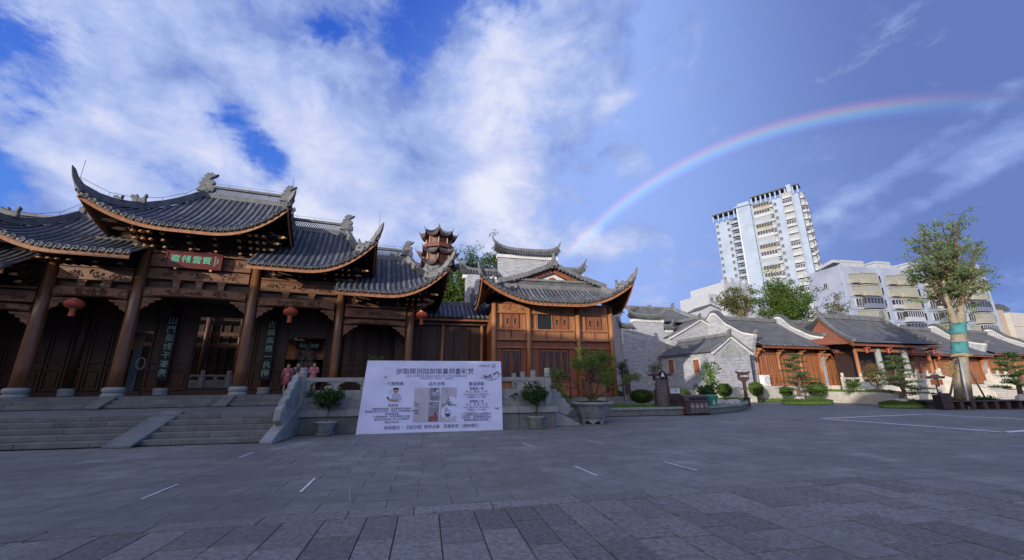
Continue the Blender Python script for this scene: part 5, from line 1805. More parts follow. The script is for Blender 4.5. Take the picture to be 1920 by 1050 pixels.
# big bonsai in a carved stone pot
bp = gz(1112, 793, 0)
pt = thing('stone_planter', 'big round carved grey stone planter on scalloped foot, holding the bonsai tree', 'planter', bp, .2)
m = MB(); m.lathe([(.52, .14), (.60, .20), (.78, .62), (.84, .74), (.93, .78), (.95, .83), (.93, .88), (.82, .88), (.80, .76)], n=28); m.build('bowl', 'ceramic', pt, True)
m = MB()
for k in range(8):
    a = 2 * PI * k / 8
    m.prism([(-.20, .15), (.20, .15), (.19, .05), (.10, .06), (.06, .10), (-.06, .10), (-.10, .06), (-.19, .05)], -.56, -.50)
    n0 = len(m.v) - 16
    for q in range(n0, len(m.v)):
        x, y, z = m.v[q]; m.v[q] = (x * math.cos(a) - y * math.sin(a), x * math.sin(a) + y * math.cos(a), z)
m.lathe([(.60, .12), (.62, .16), (.55, .2)], n=24); 
for k in range(8):
    a = 2 * PI * (k + .5) / 8
    m.lathe([(.07, 0), (.09, .12)], (.52 * math.cos(a), .52 * math.sin(a), 0), 6)
m.build('scalloped_foot', 'ceramic', pt)
for k in range(8):
    a = 2 * PI * k / 8 + .25
    m = MB()
    ca, sa = math.cos(a), math.sin(a)
    def onb(x, z):
        r_ = .60 + (z - .2) * .43 + .012
        q = a + x / r_
        return (r_ * math.cos(q), r_ * math.sin(q), z)
    for (x0, z0, x1, z1) in ((-.20, .28, .20, .28), (-.20, .64, .20, .64), (-.20, .28, -.20, .64), (.20, .28, .20, .64)):
        m.tube([onb(x0 + (x1 - x0) * q / 4, z0 + (z1 - z0) * q / 4) for q in range(5)], .014, 4)
    for q in range(3): m.tube([onb(rp.uniform(-.13, .13) + .05 * math.cos(w), rp.uniform(.36, .56) * 0 + .46 + .09 * math.sin(w + q)) for w in range(7)], .012, 4)
    m.build('relief_panel', 'ceramic', pt)
m = MB(); m.lathe([(.81, .80), (.5, .86), (.05, .88)], n=18); m.build('soil', 'soil', pt)
bo_ = thing('bonsai_tree', 'spreading bonsai tree with forked bare trunk and thin foliage in the big stone planter', 'tree', (bp.x, bp.y, .86))
m = MB()
rb = random.Random(5)
ends = []


def limb(p, d, L, r, depth):
    q = p + d * L
    mid_ = p.lerp(q, .5) + Vector((rb.gauss(0, .05), rb.gauss(0, .05), rb.gauss(0, .04)))
    m.tube([p, mid_, q], [r, r * .82, r * .62], 7 if depth < 2 else 5)
    if depth >= 2: ends.append(q); ends.append(mid_)
    if depth < 4:
        for k in range(2 if depth < 3 else 2):
            nd = (d + Vector((rb.gauss(0, .55), rb.gauss(0, .55), rb.gauss(.08, .32)))).normalized()
            limb(q, nd, L * rb.uniform(.6, .8), r * .6, depth + 1)


m.tube([(0, 0, -.1), (.02, 0, .12)], [.16, .13], 9)
for d in ((-.75, -.1, .55), (-.25, .2, .95), (.5, .1, .8), (.95, -.15, .4), (.1, -.3, .9), (.05, .5, .7)):
    limb(Vector((.02, 0, .08)), Vector((d[0], d[1], d[2] * 1.3)).normalized(), .80, .075, 0)
m.build('trunk', 'bark', bo_, True)
m = MB()
for e in ends:
    if rb.random() < .85: clump(m, e, (.22, .22, .18), 24, .09, .034, rb, .3)
m.build('foliage', 'leaf_bonsai', bo_)
m = MB()
for _ in range(900): 
    a, r_ = rb.uniform(0, 6.28), .72 * rb.random() ** .5
    m.leaf((r_ * math.cos(a), r_ * math.sin(a), -.04), .12, .02, rb, 1)
m.build('moss', 'leaf_box', bo_)


def pot_tree(label, plabel, p, s_, potmat, seed):
    t = thing('flower_pot', plabel, 'pot', p, 0, 'small potted trees along the terrace wall')
    m = MB(); m.lathe([(.20, .10), (.23, .14), (.31, .40), (.35, .42), (.35, .46), (.30, .46), (.28, .40)], n=18); m.build('bowl', potmat, t, True)
    m = MB(); m.box(-.24, -.24, 0, .24, .24, .11); m.build('stand', 'stone_step', t, bevel=.02)
    m = MB(); m.lathe([(.285, .42), (.05, .44)], n=14); m.build('soil', 'soil', t)
    t2 = thing('potted_tree', label, 'tree', (p[0], p[1], .42), 0, 'small potted trees along the terrace wall ')
    r_ = random.Random(seed)
    branch_tree(t2, (0, 0, 0), 1.0 * s_, .026, (0, 0, .83 * s_), (.60 * s_, .55 * s_, .36 * s_), 11, 80, 34, .085, .05, 'leaf_fig', rnd=r_, clr=.24, lean=(.06, 0), fork=.42)
    t2['group'] = 'small potted trees'
    t['group'] = 'small flower pots'


pot_tree('dense round potted tree left of the white banner', 'grey flower pot on a stone block left of the banner', gz(609, 817), 1.05, 'ceramic', 3)
pot_tree('dense round potted tree right of the white banner', 'pale grey flower pot right of the banner', gz(1005, 804), 1.12, 'stone_pale', 9)

# ferny young tree behind the balustrade
bf = G.w(2.3, 2.4, .76)
t = thing('feathery_shrub', 'feathery bright green shrub behind the balustrade left of the banner', 'shrub', bf)
m = MB(); m.tube([(0, 0, 0), (.03, 0, .9), (0, 0, 1.9)], [.03, .022, .008], 5)
L_ = MB()
for k in range(34):
    z = .5 + 1.5 * k / 34; a = k * 2.4; ln = .75 * (1.1 - .55 * k / 34)
    e = Vector((math.cos(a) * ln, math.sin(a) * ln, z + .25 * ln)); b0 = Vector((0, 0, z))
    m.tube([b0, b0.lerp(e, .5) + Vector((0, 0, .06)), e], [.008, .006, .003], 3)
    for j in range(9):
        p = b0.lerp(e, .2 + .8 * j / 9)
        for _ in range(4): L_.leaf(p, .15, .035, rp, -.2)
m.build('stem', 'bark', t); L_.build('foliage', 'leaf_tree', t)

# sapling, shrub and planters near the bins
sp_ = atd(1338, 740, 27.5); sp_.z = .3
t = thing('young_sapling', 'slim yellow green sapling standing behind the green bin', 'sapling', sp_)
m = MB(); m.tube([(0, 0, 0), (-.05, 0, 1.2), (-.2, 0, 2.6)], [.035, .028, .01], 5); m.build('stem', 'bark', t)
m = MB()
for k in range(60):
    z = .9 + 1.75 * k / 60; clump(m, (-.06 - .05 * z + rp.gauss(0, .22), rp.gauss(0, .22), z), .2, 12, .16, .09, rp)
m.build('foliage', 'leaf_bright', t)
sp_ = atd(1330, 752, 25.5); sp_.z = .33
t = thing('dark_shrub', 'dark leafy shrub growing over the two red planters', 'shrub', sp_)
branch_tree(t, (0, 0, .1), 1.4, .03, (0.1, 0, .85), (.75, .6, .45), 10, 46, 20, .17, .10, 'leaf_fig', clr=.3, fork=.3, names=('stem', 'foliage'))
for k, (lab, x) in enumerate((('red octagonal planter under the dark shrub, left one', 1316), ('red octagonal planter under the dark shrub, right one', 1330))):
    p = gz(x, 756, .36)
    t = thing('red_planter', lab, 'planter', p, 0, 'red planters')
    m = MB(); m.lathe([(.17, 0), (.25, .30), (.28, .32), (.28, .38), (.22, .38)], n=8); m.build('bowl', 'red_pot', t)
    m = MB(); m.lathe([(.23, .36), (.05, .37)], n=8); m.build('soil', 'soil', t)
    m = MB(); clump(m, (0, 0, .42), .22, 60, .14, .05, rp, .5); m.build('foliage', 'leaf_fig', t)
# tree right of the bonsai and thin plants by the information board
p = gz(1170, 750, .33)
t = thing('slim_tree', 'slim dark trunked tree right of the bonsai, in front of the brick hall', 'tree', p)
branch_tree(t, (0, 0, 0), 4.2, .075, (.1, 0, 2.5), (.75, .7, 1.3), 14, 60, 16, .13, .045, 'leaf_olive', clr=.35, fork=.75)
p = gz(1232, 752, .33)
t = thing('slim_tree', 'thin pale green willowy plant rising behind the information board', 'plant', p)
branch_tree(t, (0, 0, 0), 3.4, .03, (0, 0, 2.55), (.6, .5, .75), 14, 44, 14, .14, .03, 'leaf_tree', clr=.35, fork=.6)
p = MF.w(3.0, -1.2, .35)
t = thing('slim_tree', 'sunlit yellow green sapling behind the bonsai against the timber hall', 'sapling', p)
branch_tree(t, (0, 0, 0), 3.0, .035, (0, 0, 1.9), (.6, .5, .9), 12, 50, 18, .15, .07, 'leaf_bright', clr=.35, fork=.6)


def cloud_pine(label, base, H, seed, width=1.0, group='cloud pruned pines'):
    """pine with bent trunk and flat foliage pads"""
    t = thing('cloud_pine', label, 'pine', base, 0, group)
    r_ = random.Random(seed)
    m = MB()
    tr_ = [Vector((.16 * math.sin(k * 1.5 + seed), .12 * math.cos(k * 1.1), H * k / 8)) * 1.0 for k in range(9)]
    m.tube([tr_[0] - Vector((0, 0, .1))] + tr_[1:], [.13 * (1 - k / 10) + .015 for k in range(9)], 7)
    L2 = []
    pads = []
    n = 17
    for k in range(n):
        f = .16 + .80 * k / (n - 1)
        o = Vector((.16 * math.sin(f * 8 * 1.5 + seed), .12 * math.cos(f * 8.8), H * f))
        a = k * 2.4 + r_.uniform(-.4, .4)
        ln = (1.15 - .85 * f) * H * .42 * width * r_.uniform(.8, 1.15)
        e = o + Vector((math.cos(a) * ln, math.sin(a) * ln * .8, .03 * H))
        m.tube([o, o.lerp(e, .5) + Vector((0, 0, -.06)), e], [.035, .028, .012], 5)
        pads.append((e, (.30 + .36 * (1 - f)) * H * .36 * width))
        pads.append((o.lerp(e, .55), .22 * H * .36 * width))
    pads.append((Vector((0, 0, H)), .22 * H * .36 + .1))
    m.build('trunk', 'bark', t, True)
    for c, rr in pads:
        q = MB()
        for _ in range(int(110 + rr * 120)):
            a, k = r_.uniform(0, 6.28), r_.random() ** .5
            q.leaf((c.x + math.cos(a) * rr * k, c.y + math.sin(a) * rr * k, c.z + r_.uniform(-.02, .12) * (1.1 - k)), .15, .035, r_, .9)
        q.build('foliage_pad', 'needle', t)
    m = MB()
    for q in range(3): m.lathe([(.32, -.1), (.28, .12), (.1, .26)], (r_.uniform(-.5, .5), r_.uniform(-.4, .4), 0), 7); 
    m.build('root_stone', 'rock', t)
    return t


def mound(label, c, rx, ry, h):
    t = thing('grass_mound', label, 'mound', (c.x, c.y, 0), .2)
    m = MB(); m.lathe([(1.0, 0), (1.0, .12), (.92, h * .7), (.6, h), (.05, h * 1.15)], n=22, sx=rx, sy=ry); m.build('turf', 'grass', t)
    m = MB()
    for _ in range(2600):
        a, k = rp.uniform(0, 6.28), rp.random() ** .5
        m.leaf((rx * k * math.cos(a), ry * k * math.sin(a), h * (1.1 - .6 * k * k * k)), .16, .035, rp, 1, Vector((rp.gauss(0, .3), rp.gauss(0, .3), 1)))
    m.build('grass_blade', 'leaf_box', t, kind='stuff')


q = gz(1512, 751, 0)
q = atd(1512, 749, 33); q.z = 0
mound('oval grass mound at the foot of the middle cloud pine', q, 2.1, 1.3, .30)
cloud_pine('cloud pruned pine on a round grass mound in front of the red doors', (q.x - .4, q.y, .3), atd(1500, 665, 33).z - .35, 2, .9)
q = atd(1692, 748, 27.5); q.z = 0
mound('grass strip mound under the cloud pine before the pavilion', q, 1.6, 1.0, .3)
cloud_pine('tall cloud pruned pine in front of the pavilion steps', (q.x, q.y, .3), atd(1685, 669, 27.5).z - .35, 5, 1.0)
q = atd(1912, 725, 25)
cloud_pine('dark cloud pine cut off by the right edge of the view', (q.x, q.y, .6), atd(1905, 667, 25).z - .5, 8, .8)

# ------------------------------------------------------------------ banner
ba, bb = gz(667, 814.5), gz(943, 806)
bang = math.atan2(bb.y - ba.y, bb.x - ba.x)
BW = (bb - ba).length
BH = atd(682, 676, ba.y + .18).z
bn = thing('banner_board', 'big white announcement banner with mirrored lettering leaning against the terrace', 'banner', (ba.x, ba.y, 0.0), bang)
lean = .06


def bpos(x, z, off=0.0):
    """point on the front of the board, x along it, z up it"""
    w = .016 * math.sin(x * 2.1 + z * 1.3) + .012 * math.sin(x * 5.3 - z * 4.1) * (z / BH) + .007 * math.sin(z * 7 + x) + .02 * max(0, 1 - abs((x - 1.0) * .5 + (z - 2.25)) * 7) + .014 * max(0, 1 - abs((x - 3.9) * .8 + (z - 1.7)) * 8)
    return (x, lean * z - w - off, z)


m = MB()
def top_(x): return BH - .02 * math.sin(x * 3.0) ** 2
NX, NZ = 60, 30
inset = lambda z: .16 * z / BH
m.grid(lambda i, j: bpos(inset(BH * j / NZ) + (BW - inset(BH * j / NZ) * 1.3) * i / NX, top_(BW * i / NX) * j / NZ), range(NX + 1), range(NZ + 1))
m.build('vinyl_sheet', 'banner', bn, True)
m = MB(); m.add([(0, .02, 0), (BW, .02, 0), (BW, .10, 0), (0, .10, 0), (.16, .02 + lean * BH, BH), (BW - .05, .02 + lean * BH, BH), (BW - .05, .10 + lean * BH, BH), (.16, .10 + lean * BH, BH)], [(0, 3, 2, 1), (4, 5, 6, 7), (0, 1, 5, 4), (1, 2, 6, 5), (2, 3, 7, 6), (3, 0, 4, 7)]); m.build('backing_frame', 'banner', bn)


def bxy(px, py):
    """photograph zoom pixel (640..960 x 650..830 at 5.834x) to board coordinates"""
    x, y = px / 5.834 + 640, py / 5.834 + 650
    # left and right edges of the board at this height
    t_l, b_l, t_r, b_r = (682.5, 675.5), (667, 814.5), (938.5, 677), (943, 806)
    f = (x - 680) / 260
    yt = t_l[1] + (t_r[1] - t_l[1]) * f; yb = b_l[1] + (b_r[1] - b_l[1]) * f
    g_ = (yb - y) / (yb - yt)
    xl = b_l[0] + (t_l[0] - b_l[0]) * g_; xr = b_r[0] + (t_r[0] - b_r[0]) * g_
    h = (x - xl) / (xr - xl)
    # perspective along the board
    k = ba.y / bb.y
    s_ = h * k / (1 - h + h * k) if False else h / (h + (1 - h) * bb.y / ba.y)
    z = g_ * BH
    return inset(z) + (BW - inset(z) * 1.3) * s_, z


def conform(me, x, z, off=.012):
    for v in me.vertices:
        p = bpos(v.co.x + x, v.co.z + z, off)
        v.co = p
    return me


def btext(body, size, px, py, mat='ink', bold=0.0):
    x, z = bxy(px, py)
    me = conform(text_mesh(body, size * 1.17, mat, bold=bold), x, z)
    o = bpos(0, 0)
    return inst('lettering', me, bn, (0, 0, 0))


ZP = 5.834
def hpx(n): return n / ZP / 139 * BH            # height of n zoomed pixels on the board
btext("梵淨書院暑期培訓班開課啦", hpx(66), 1015, 278, bold=0.0)
btext("書院暑期面向全市中小學生開設書法國畫古琴等傳統文化課程", hpx(23), 1030, 328, 'ink_soft')
btext("名師親授，小班教學，歡迎報名諮詢", hpx(21), 1030, 355, 'ink_soft')
for tx, x in (("· 課程設置 ·", 1470), ("· 師生作品 ·", 1028), ("· 教師簡介 ·", 568)): btext(tx, hpx(41), x, 416)
btext("梵淨書院", hpx(30), 1560, 212, 'ink_soft')
for k, y in enumerate((468, 608)):
    btext(("第一期課程", "第二期課程")[k], hpx(30), 1475, y)
    btext("書 法 · 國 畫 · 古 琴", hpx(27), 1475, y + 33, 'ink_soft')
    btext("七月五日至八月五日每日上午", hpx(21), 1475, y + 65)
    btext("名額二十人，額滿即止", hpx(20), 1475, y + 92)
btext("報名即贈書院文房四寶禮盒一份", hpx(22), 1475, 744)
btext("報名地點書院前臺，咨詢電話", hpx(23), 1475, 778)
btext("書院保留活動最終解釋權", hpx(23), 1475, 806)
btext("陳老師", hpx(32), 553, 655)
for tx, y in (("中國書法家協會會員，國畫院特聘畫師", 690), ("從事書法國畫教學三十餘年，作品多次入選全國展覽", 717), ("書院首席教師", 746), ("擅長行書與寫意花鳥，教學細緻耐心", 774), ("所授學生多人考入美術院校並獲獎", 803), ("歡迎前來試聽", 834)): btext(tx, hpx(22), 545, y)
btext("（活動地點）梵淨書院　報名時間【即日起】｜名額有限", hpx(38), 1010, 880)


def flat(poly_px, mat, off=.012, name='printed_shape'):
    P_ = []
    for x, y in poly_px:
        bx, bz = bxy(x, y)
        P_.append(bpos(bx, bz, off))
    m = MB(); m.add(P_, [list(range(len(P_)))[::-1]])
    o = m.build(name, mat, bn)
    return o


def fl(name, c1, c2, sc=3): MT[name] = M(name, c1, c2, sc, .6)
fl('print_grey', (.50, .50, .58), (.40, .41, .50), 2.2); fl('print_dark', (.10, .11, .16), (.2, .21, .28), 9); fl('print_photo', (.32, .36, .44), (.14, .16, .20), 5)
fl('print_skin', (.42, .25, .22), (.38, .22, .19)); fl('print_shirt', (.42, .48, .62), (.36, .42, .56)); fl('print_red', (.42, .05, .08), (.30, .04, .06)); fl('print_pink', (.52, .32, .40), (.45, .27, .36)); fl('print_brown', (.22, .12, .10), (.15, .09, .08)); fl('print_plum', (.17, .12, .22), (.25, .17, .28), 9)
rect = lambda x0, y0, x1, y1: [(x0, y0), (x1, y0), (x1, y1), (x0, y1)]
flat([(790, 460), (948, 458), (940, 830), (775, 832)], 'print_grey', .012, 'printed_painting')
flat([(1080, 455), (1252, 455), (1250, 825), (1070, 828)], 'print_grey', .012, 'printed_painting')
flat([(958, 458), (1062, 457), (1065, 600), (958, 600)], 'print_photo', .012, 'printed_photo')
flat([(950, 614), (1063, 612), (1060, 826), (944, 828)], 'print_photo', .012, 'printed_photo')
rf2 = random.Random(4)
def blobpx(cx, cy, rx, ry, mat, n=11, off=.016, name='printed_shape'):
    flat([(cx + rx * math.cos(2 * PI * k / n) * rf2.uniform(.8, 1.15), cy + ry * math.sin(2 * PI * k / n) * rf2.uniform(.8, 1.15)) for k in range(n)], mat, off, name)
# flower painting and vase painting
for cx, cy, sx, sy, n_, mt_ in ((850, 690, 26, 20, 9, 'print_pink'), (812, 640, 22, 22, 12, 'print_dark'), (805, 735, 22, 18, 9, 'print_dark'), (860, 770, 26, 16, 9, 'print_dark'), (848, 605, 12, 10, 5, 'print_dark'), (888, 505, 8, 4, 2, 'print_dark'), (830, 690, 34, 60, 12, 'print_photo'),
                               (1160, 690, 34, 34, 12, 'print_photo'), (1160, 640, 36, 22, 16, 'print_dark'), (1110, 652, 18, 14, 7, 'print_dark'), (1157, 590, 9, 16, 5, 'print_dark'), (1205, 645, 18, 12, 6, 'print_dark'), (1145, 485, 22, 26, 12, 'print_photo'), (1165, 800, 30, 14, 7, 'banner')):
    for _ in range(n_): blobpx(rf2.gauss(cx, sx * .6), rf2.gauss(cy, sy * .6), rf2.uniform(4, 11), rf2.uniform(3, 8), mt_, 6, rf2.uniform(.014, .017))
flat([(1128, 735), (1190, 738), (1180, 760), (1168, 775), (1140, 772), (1130, 755)], 'ink', .018)
# photographs: woman writing, woman in red
blobpx(1012, 480, 14, 17, 'print_brown'); blobpx(1014, 530, 38, 32, 'print_shirt'); blobpx(985, 575, 28, 16, 'print_dark')
blobpx(1020, 705, 7, 9, 'print_skin', off=.017); flat([(1012, 715), (1030, 715), (1042, 822), (1010, 822)], 'print_red', .016); flat([(950, 770), (1000, 768), (1000, 824), (946, 826)], 'print_brown', .016)
# portrait of the teacher
flat([(538, 530), (560, 515), (600, 516), (630, 535), (640, 580), (625, 612), (560, 612), (536, 575)], 'print_shirt', .016)
blobpx(577, 495, 25, 29, 'print_skin', 14, .018); flat([(545, 470), (560, 460), (600, 460), (613, 475), (612, 490), (600, 478), (560, 478), (548, 492)], 'hair', .020)
flat([(478, 560), (500, 556), (505, 590), (484, 588)], 'ink', .018)
flat([(495, 575), (570, 590), (600, 580), (606, 600), (560, 615), (500, 600)], 'print_skin', .019)
for y in (492, 517): flat([(500, y), (538, y), (538, y + 4), (500, y + 4)], 'ink_soft', .014)
for q in (-16, 8): flat([(577 + q - 8, 500), (577 + q + 8, 500), (577 + q + 8, 506), (577 + q - 8, 506)], 'ink', .021)
# seal, framed line, plum branch and swallow
for a in (rect(1640, 192, 1678, 196), rect(1640, 231, 1678, 235), rect(1640, 196, 1644, 231), rect(1674, 196, 1678, 231), rect(1650, 204, 1668, 208), rect(1650, 214, 1668, 218), rect(1657, 204, 1661, 226)): flat(a, 'print_plum', .014)
for a in (rect(1344, 726, 1602, 729), rect(1344, 758, 1602, 761), rect(1344, 729, 1347, 758), rect(1599, 729, 1602, 758)): flat(a, 'ink', .014)
for (x0, y0), (x1, y1), w in (((1525, 340), (1620, 375), 3), ((1620, 375), (1690, 360), 3), ((1690, 360), (1745, 290), 4), ((1690, 360), (1660, 320), 2)):
    flat([(x0, y0 - w), (x1, y1 - w), (x1, y1 + w), (x0, y0 + w)], 'print_plum', .014)
for k in range(16): blobpx(1530 + rf2.uniform(0, 110), 325 + rf2.uniform(-14, 30), 11, 8, 'print_plum', 7)
for k in range(9): blobpx(1688 + rf2.uniform(-28, 28), 300 + rf2.uniform(-20, 22), 11, 9, 'print_plum', 7)
flat([(432, 350), (462, 335), (474, 316), (470, 338), (456, 352)], 'ink', .014); flat([(448, 335), (462, 340), (440, 328)], 'ink', .014); flat([(500, 328), (514, 325), (508, 334)], 'ink_soft', .014)

# ------------------------------------------------------------------ information board, bins, signposts
p = gz(1245, 776.5); a_ = rad(16)
t = thing('information_board', 'dark brown roofed information board with grey panels on a block base', 'information board', p, a_)
m = MB(); m.box(-.52, -.22, 0, .48, .22, .40); m.build('base_block', 'metal_dark', t, bevel=.015)
for x0, x1 in ((-.45, -.33), (.36, .42)):
    m = MB(); m.box(x0, -.08, .40, x1, .08, 2.05); m.build('post', 'metal_dark', t)
for k in range(9):
    m = MB(); m.box(-.32, -.05, .44 + k * .165, .355, .05, .44 + k * .165 + .155); pa = m.build('slat_panel', 'metal_panel', t)
letter("導覽", .11, 'paint_white', t, (.14, -.06, 1.93))
for k in range(6): letter("山水書院", .05, 'stone_white', t, (.05, -.056, .52 + .165 * k), name='lettering')
m = MB(); m.prism([(-.72, 2.12), (-.60, 2.04), (.60, 2.04), (.72, 2.12), (.60, 2.18), (.25, 2.16), (.12, 2.26), (-.12, 2.26), (-.25, 2.16), (-.60, 2.18)], -.16, .16); m.build('roof_board', 'metal_dark', t, bevel=.01)
m = MB(); m.lathe([(.22, -.03), (.22, .03)], n=18); d_ = MB(); d_.v = [(x, -z - .19, y + 2.10) for x, y, z in m.v]; d_.f = m.f; d_.mi = m.mi; em = d_.build('round_emblem', 'black', t)
m = MB(); m.prism([(-.02, 2.24), (.02, 2.24), (.06, 2.10), (.12, 1.98), (.05, 2.0), (-.05, 2.0), (-.12, 1.98), (-.06, 2.10)], -.235, -.222); m.build('emblem_mark', 'paint_white', em)
m = MB(); m.prism([(-.78, 1.62), (-.70, 1.70), (-.44, 1.78), (-.44, 1.62)], -.12, .12); m.box(-.70, -.10, 1.30, -.47, -.04, 1.58); m.build('side_notice', 'stone_pale', t)

p = atd(1262, 756, 24.0); p.z = .33
t = thing('lectern_sign', 'small sloping lectern sign with white page right of the information board', 'sign', p, a_)
m = MB(); m.prism([(-.25, 0), (.30, 0), (.30, .60), (-.25, 1.05)], -.38, .38, 'x') ; m.build('pedestal', 'metal_dark', t)
m = MB(); m.add([(-.34, -.28, 1.02 - .06), (.34, -.28, .96), (.34, .20, .70), (-.34, .20, .70)], [(0, 1, 2, 3)]); 
m = MB(); m.box(-.33, -.30, .74, .33, -.262, 1.02); pg = m.build('page', 'paint_white', t)
letter("簡介", .14, 'metal_dark', pg, (0, -.305, .9))

p = gz(1308, 777); a2 = rad(14)
t = thing('recycling_bins', 'low dark brown cabinet of four recycling bins with round pale symbols', 'recycling bin', p, a2)
m = MB(); m.box(-.80, -.2, .04, .62, .30, .70); m.build('cabinet', 'metal_dark', t, bevel=.012)
m = MB(); m.box(-.84, -.24, 0, .66, .32, .04); m.build('base', 'black', t)
m = MB(); m.prism([(-.28, .70), (.34, .70), (.34, .94), (.2, 1.02), (-.05, .98)], -.82, .64, 'x'); m.build('hood', 'metal_dark', t)
for k in range(4):
    x0 = -.56 + k * .29
    m = MB(); m.box(x0, -.225, .08, x0 + .27, -.202, .66); d = m.build('bin_door', 'metal_panel', t)
    m = MB(); m.tube([(x0 + .135 + .075 * math.cos(w * PI / 8), -.23, .44 + .085 * math.sin(w * PI / 8)) for w in range(17)], .012, 4); m.prism([(x0 + .135, .50), (x0 + .175, .41), (x0 + .095, .41)], -.235, -.226); m.build('symbol', 'stone_white', d)
    m = MB(); m.box(x0 + .03, -.245, .78, x0 + .24, -.16, .88); m.build('slot', 'black', t)

p = gz(1334, 774.5)
t = thing('wheelie_bin', 'green plastic wheelie bin beside the brown recycling cabinet', 'bin', p, a2)
m = MB(); m.add([(-.22, -.24, .08), (.24, -.24, .08), (.24, .22, .08), (-.22, .22, .08), (-.30, -.31, .88), (.30, -.31, .88), (.30, .30, .88), (-.30, .30, .88)], [(0, 3, 2, 1), (0, 1, 5, 4), (1, 2, 6, 5), (2, 3, 7, 6), (3, 0, 4, 7), (4, 5, 6, 7)]); m.build('body', 'bin_green', t, bevel=.03)
m = MB(); m.prism([(-.35, .89), (.34, .89), (.36, .96), (.0, 1.0), (-.33, .95)], -.33, .33, 'x'); m.build('lid', 'bin_green', t, bevel=.02)
m = MB(); m.prism([(.0, .74), (.05, .60), (.10, .48), (-.10, .48), (-.05, .60)], -.33, -.285); m.build('pale_symbol', 'stone_white', t)
for sx in (-.2, .2):
    m = MB(); m.tube([(sx - .03, .26, .09), (sx + .03, .26, .09)], .09, 12); m.build('wheel', 'black', t)
m = MB(); m.box(-.31, -.34, .82, .31, -.30, .90); m.build('rim', 'bin_green', t)

p = gz(1402, 762)
t = thing('signpost', 'brown signpost with a small curved roof and white characters', 'signpost', p, rad(8))
PZ = atd(1395, 697, p.y).z
m = MB(); m.box(-.16, -.16, 0, .16, .16, .55); m.box(-.19, -.19, .55, .19, .19, .63); m.build('foot', 'metal_dark', t, bevel=.015)
m = MB(); m.box(-.085, -.085, .63, .085, .085, PZ - .62); m.build('post', 'metal_dark', t)
m = MB(); m.prism([(-.40, PZ - .56), (-.22, PZ - .62), (-.12, PZ - .72), (.12, PZ - .72), (.22, PZ - .62), (.40, PZ - .56), (.40, PZ - .10), (-.40, PZ - .10)], -.09, .09); sb = m.build('sign_board', 'metal_dark', t)
m = MB(); m.prism([(-.52, PZ + .03), (-.46, PZ - .10), (.46, PZ - .10), (.52, PZ + .03), (.40, PZ - .02), (-.40, PZ - .02)], -.13, .13); m.build('roof_board', 'metal_dark', t)
letter("服務中心", .17, 'paint_white', sb, (0, -.095, PZ - .32))

# air conditioner
uu, zz = RF.h(1427, 669, vf + .3)
t = fthing(RF, 'air_conditioner', 'white air conditioner unit on the plinth left of the red doors', 'air conditioner')
m = MB(); m.box(uu - .45, vf + .1, ZFL, uu + .45, vf + .5, ZFL + 1.0); m.build('case', 'paint_white', t, bevel=.03)
m = MB(); m.tube([(uu + .08 + .3 * math.cos(w * PI / 10), vf + .08, ZFL + .5 + .36 * math.sin(w * PI / 10)) for w in range(21)], .025, 4); m.build('fan_ring', 'steel', t)
m = MB()
for k in range(7): m.box(uu - .18, vf + .07, ZFL + .26 + k * .08, uu + .34, vf + .085, ZFL + .28 + k * .08)
m.build('fan_guard', 'steel', t, kind='stuff')

# ------------------------------------------------------------------ people and statue


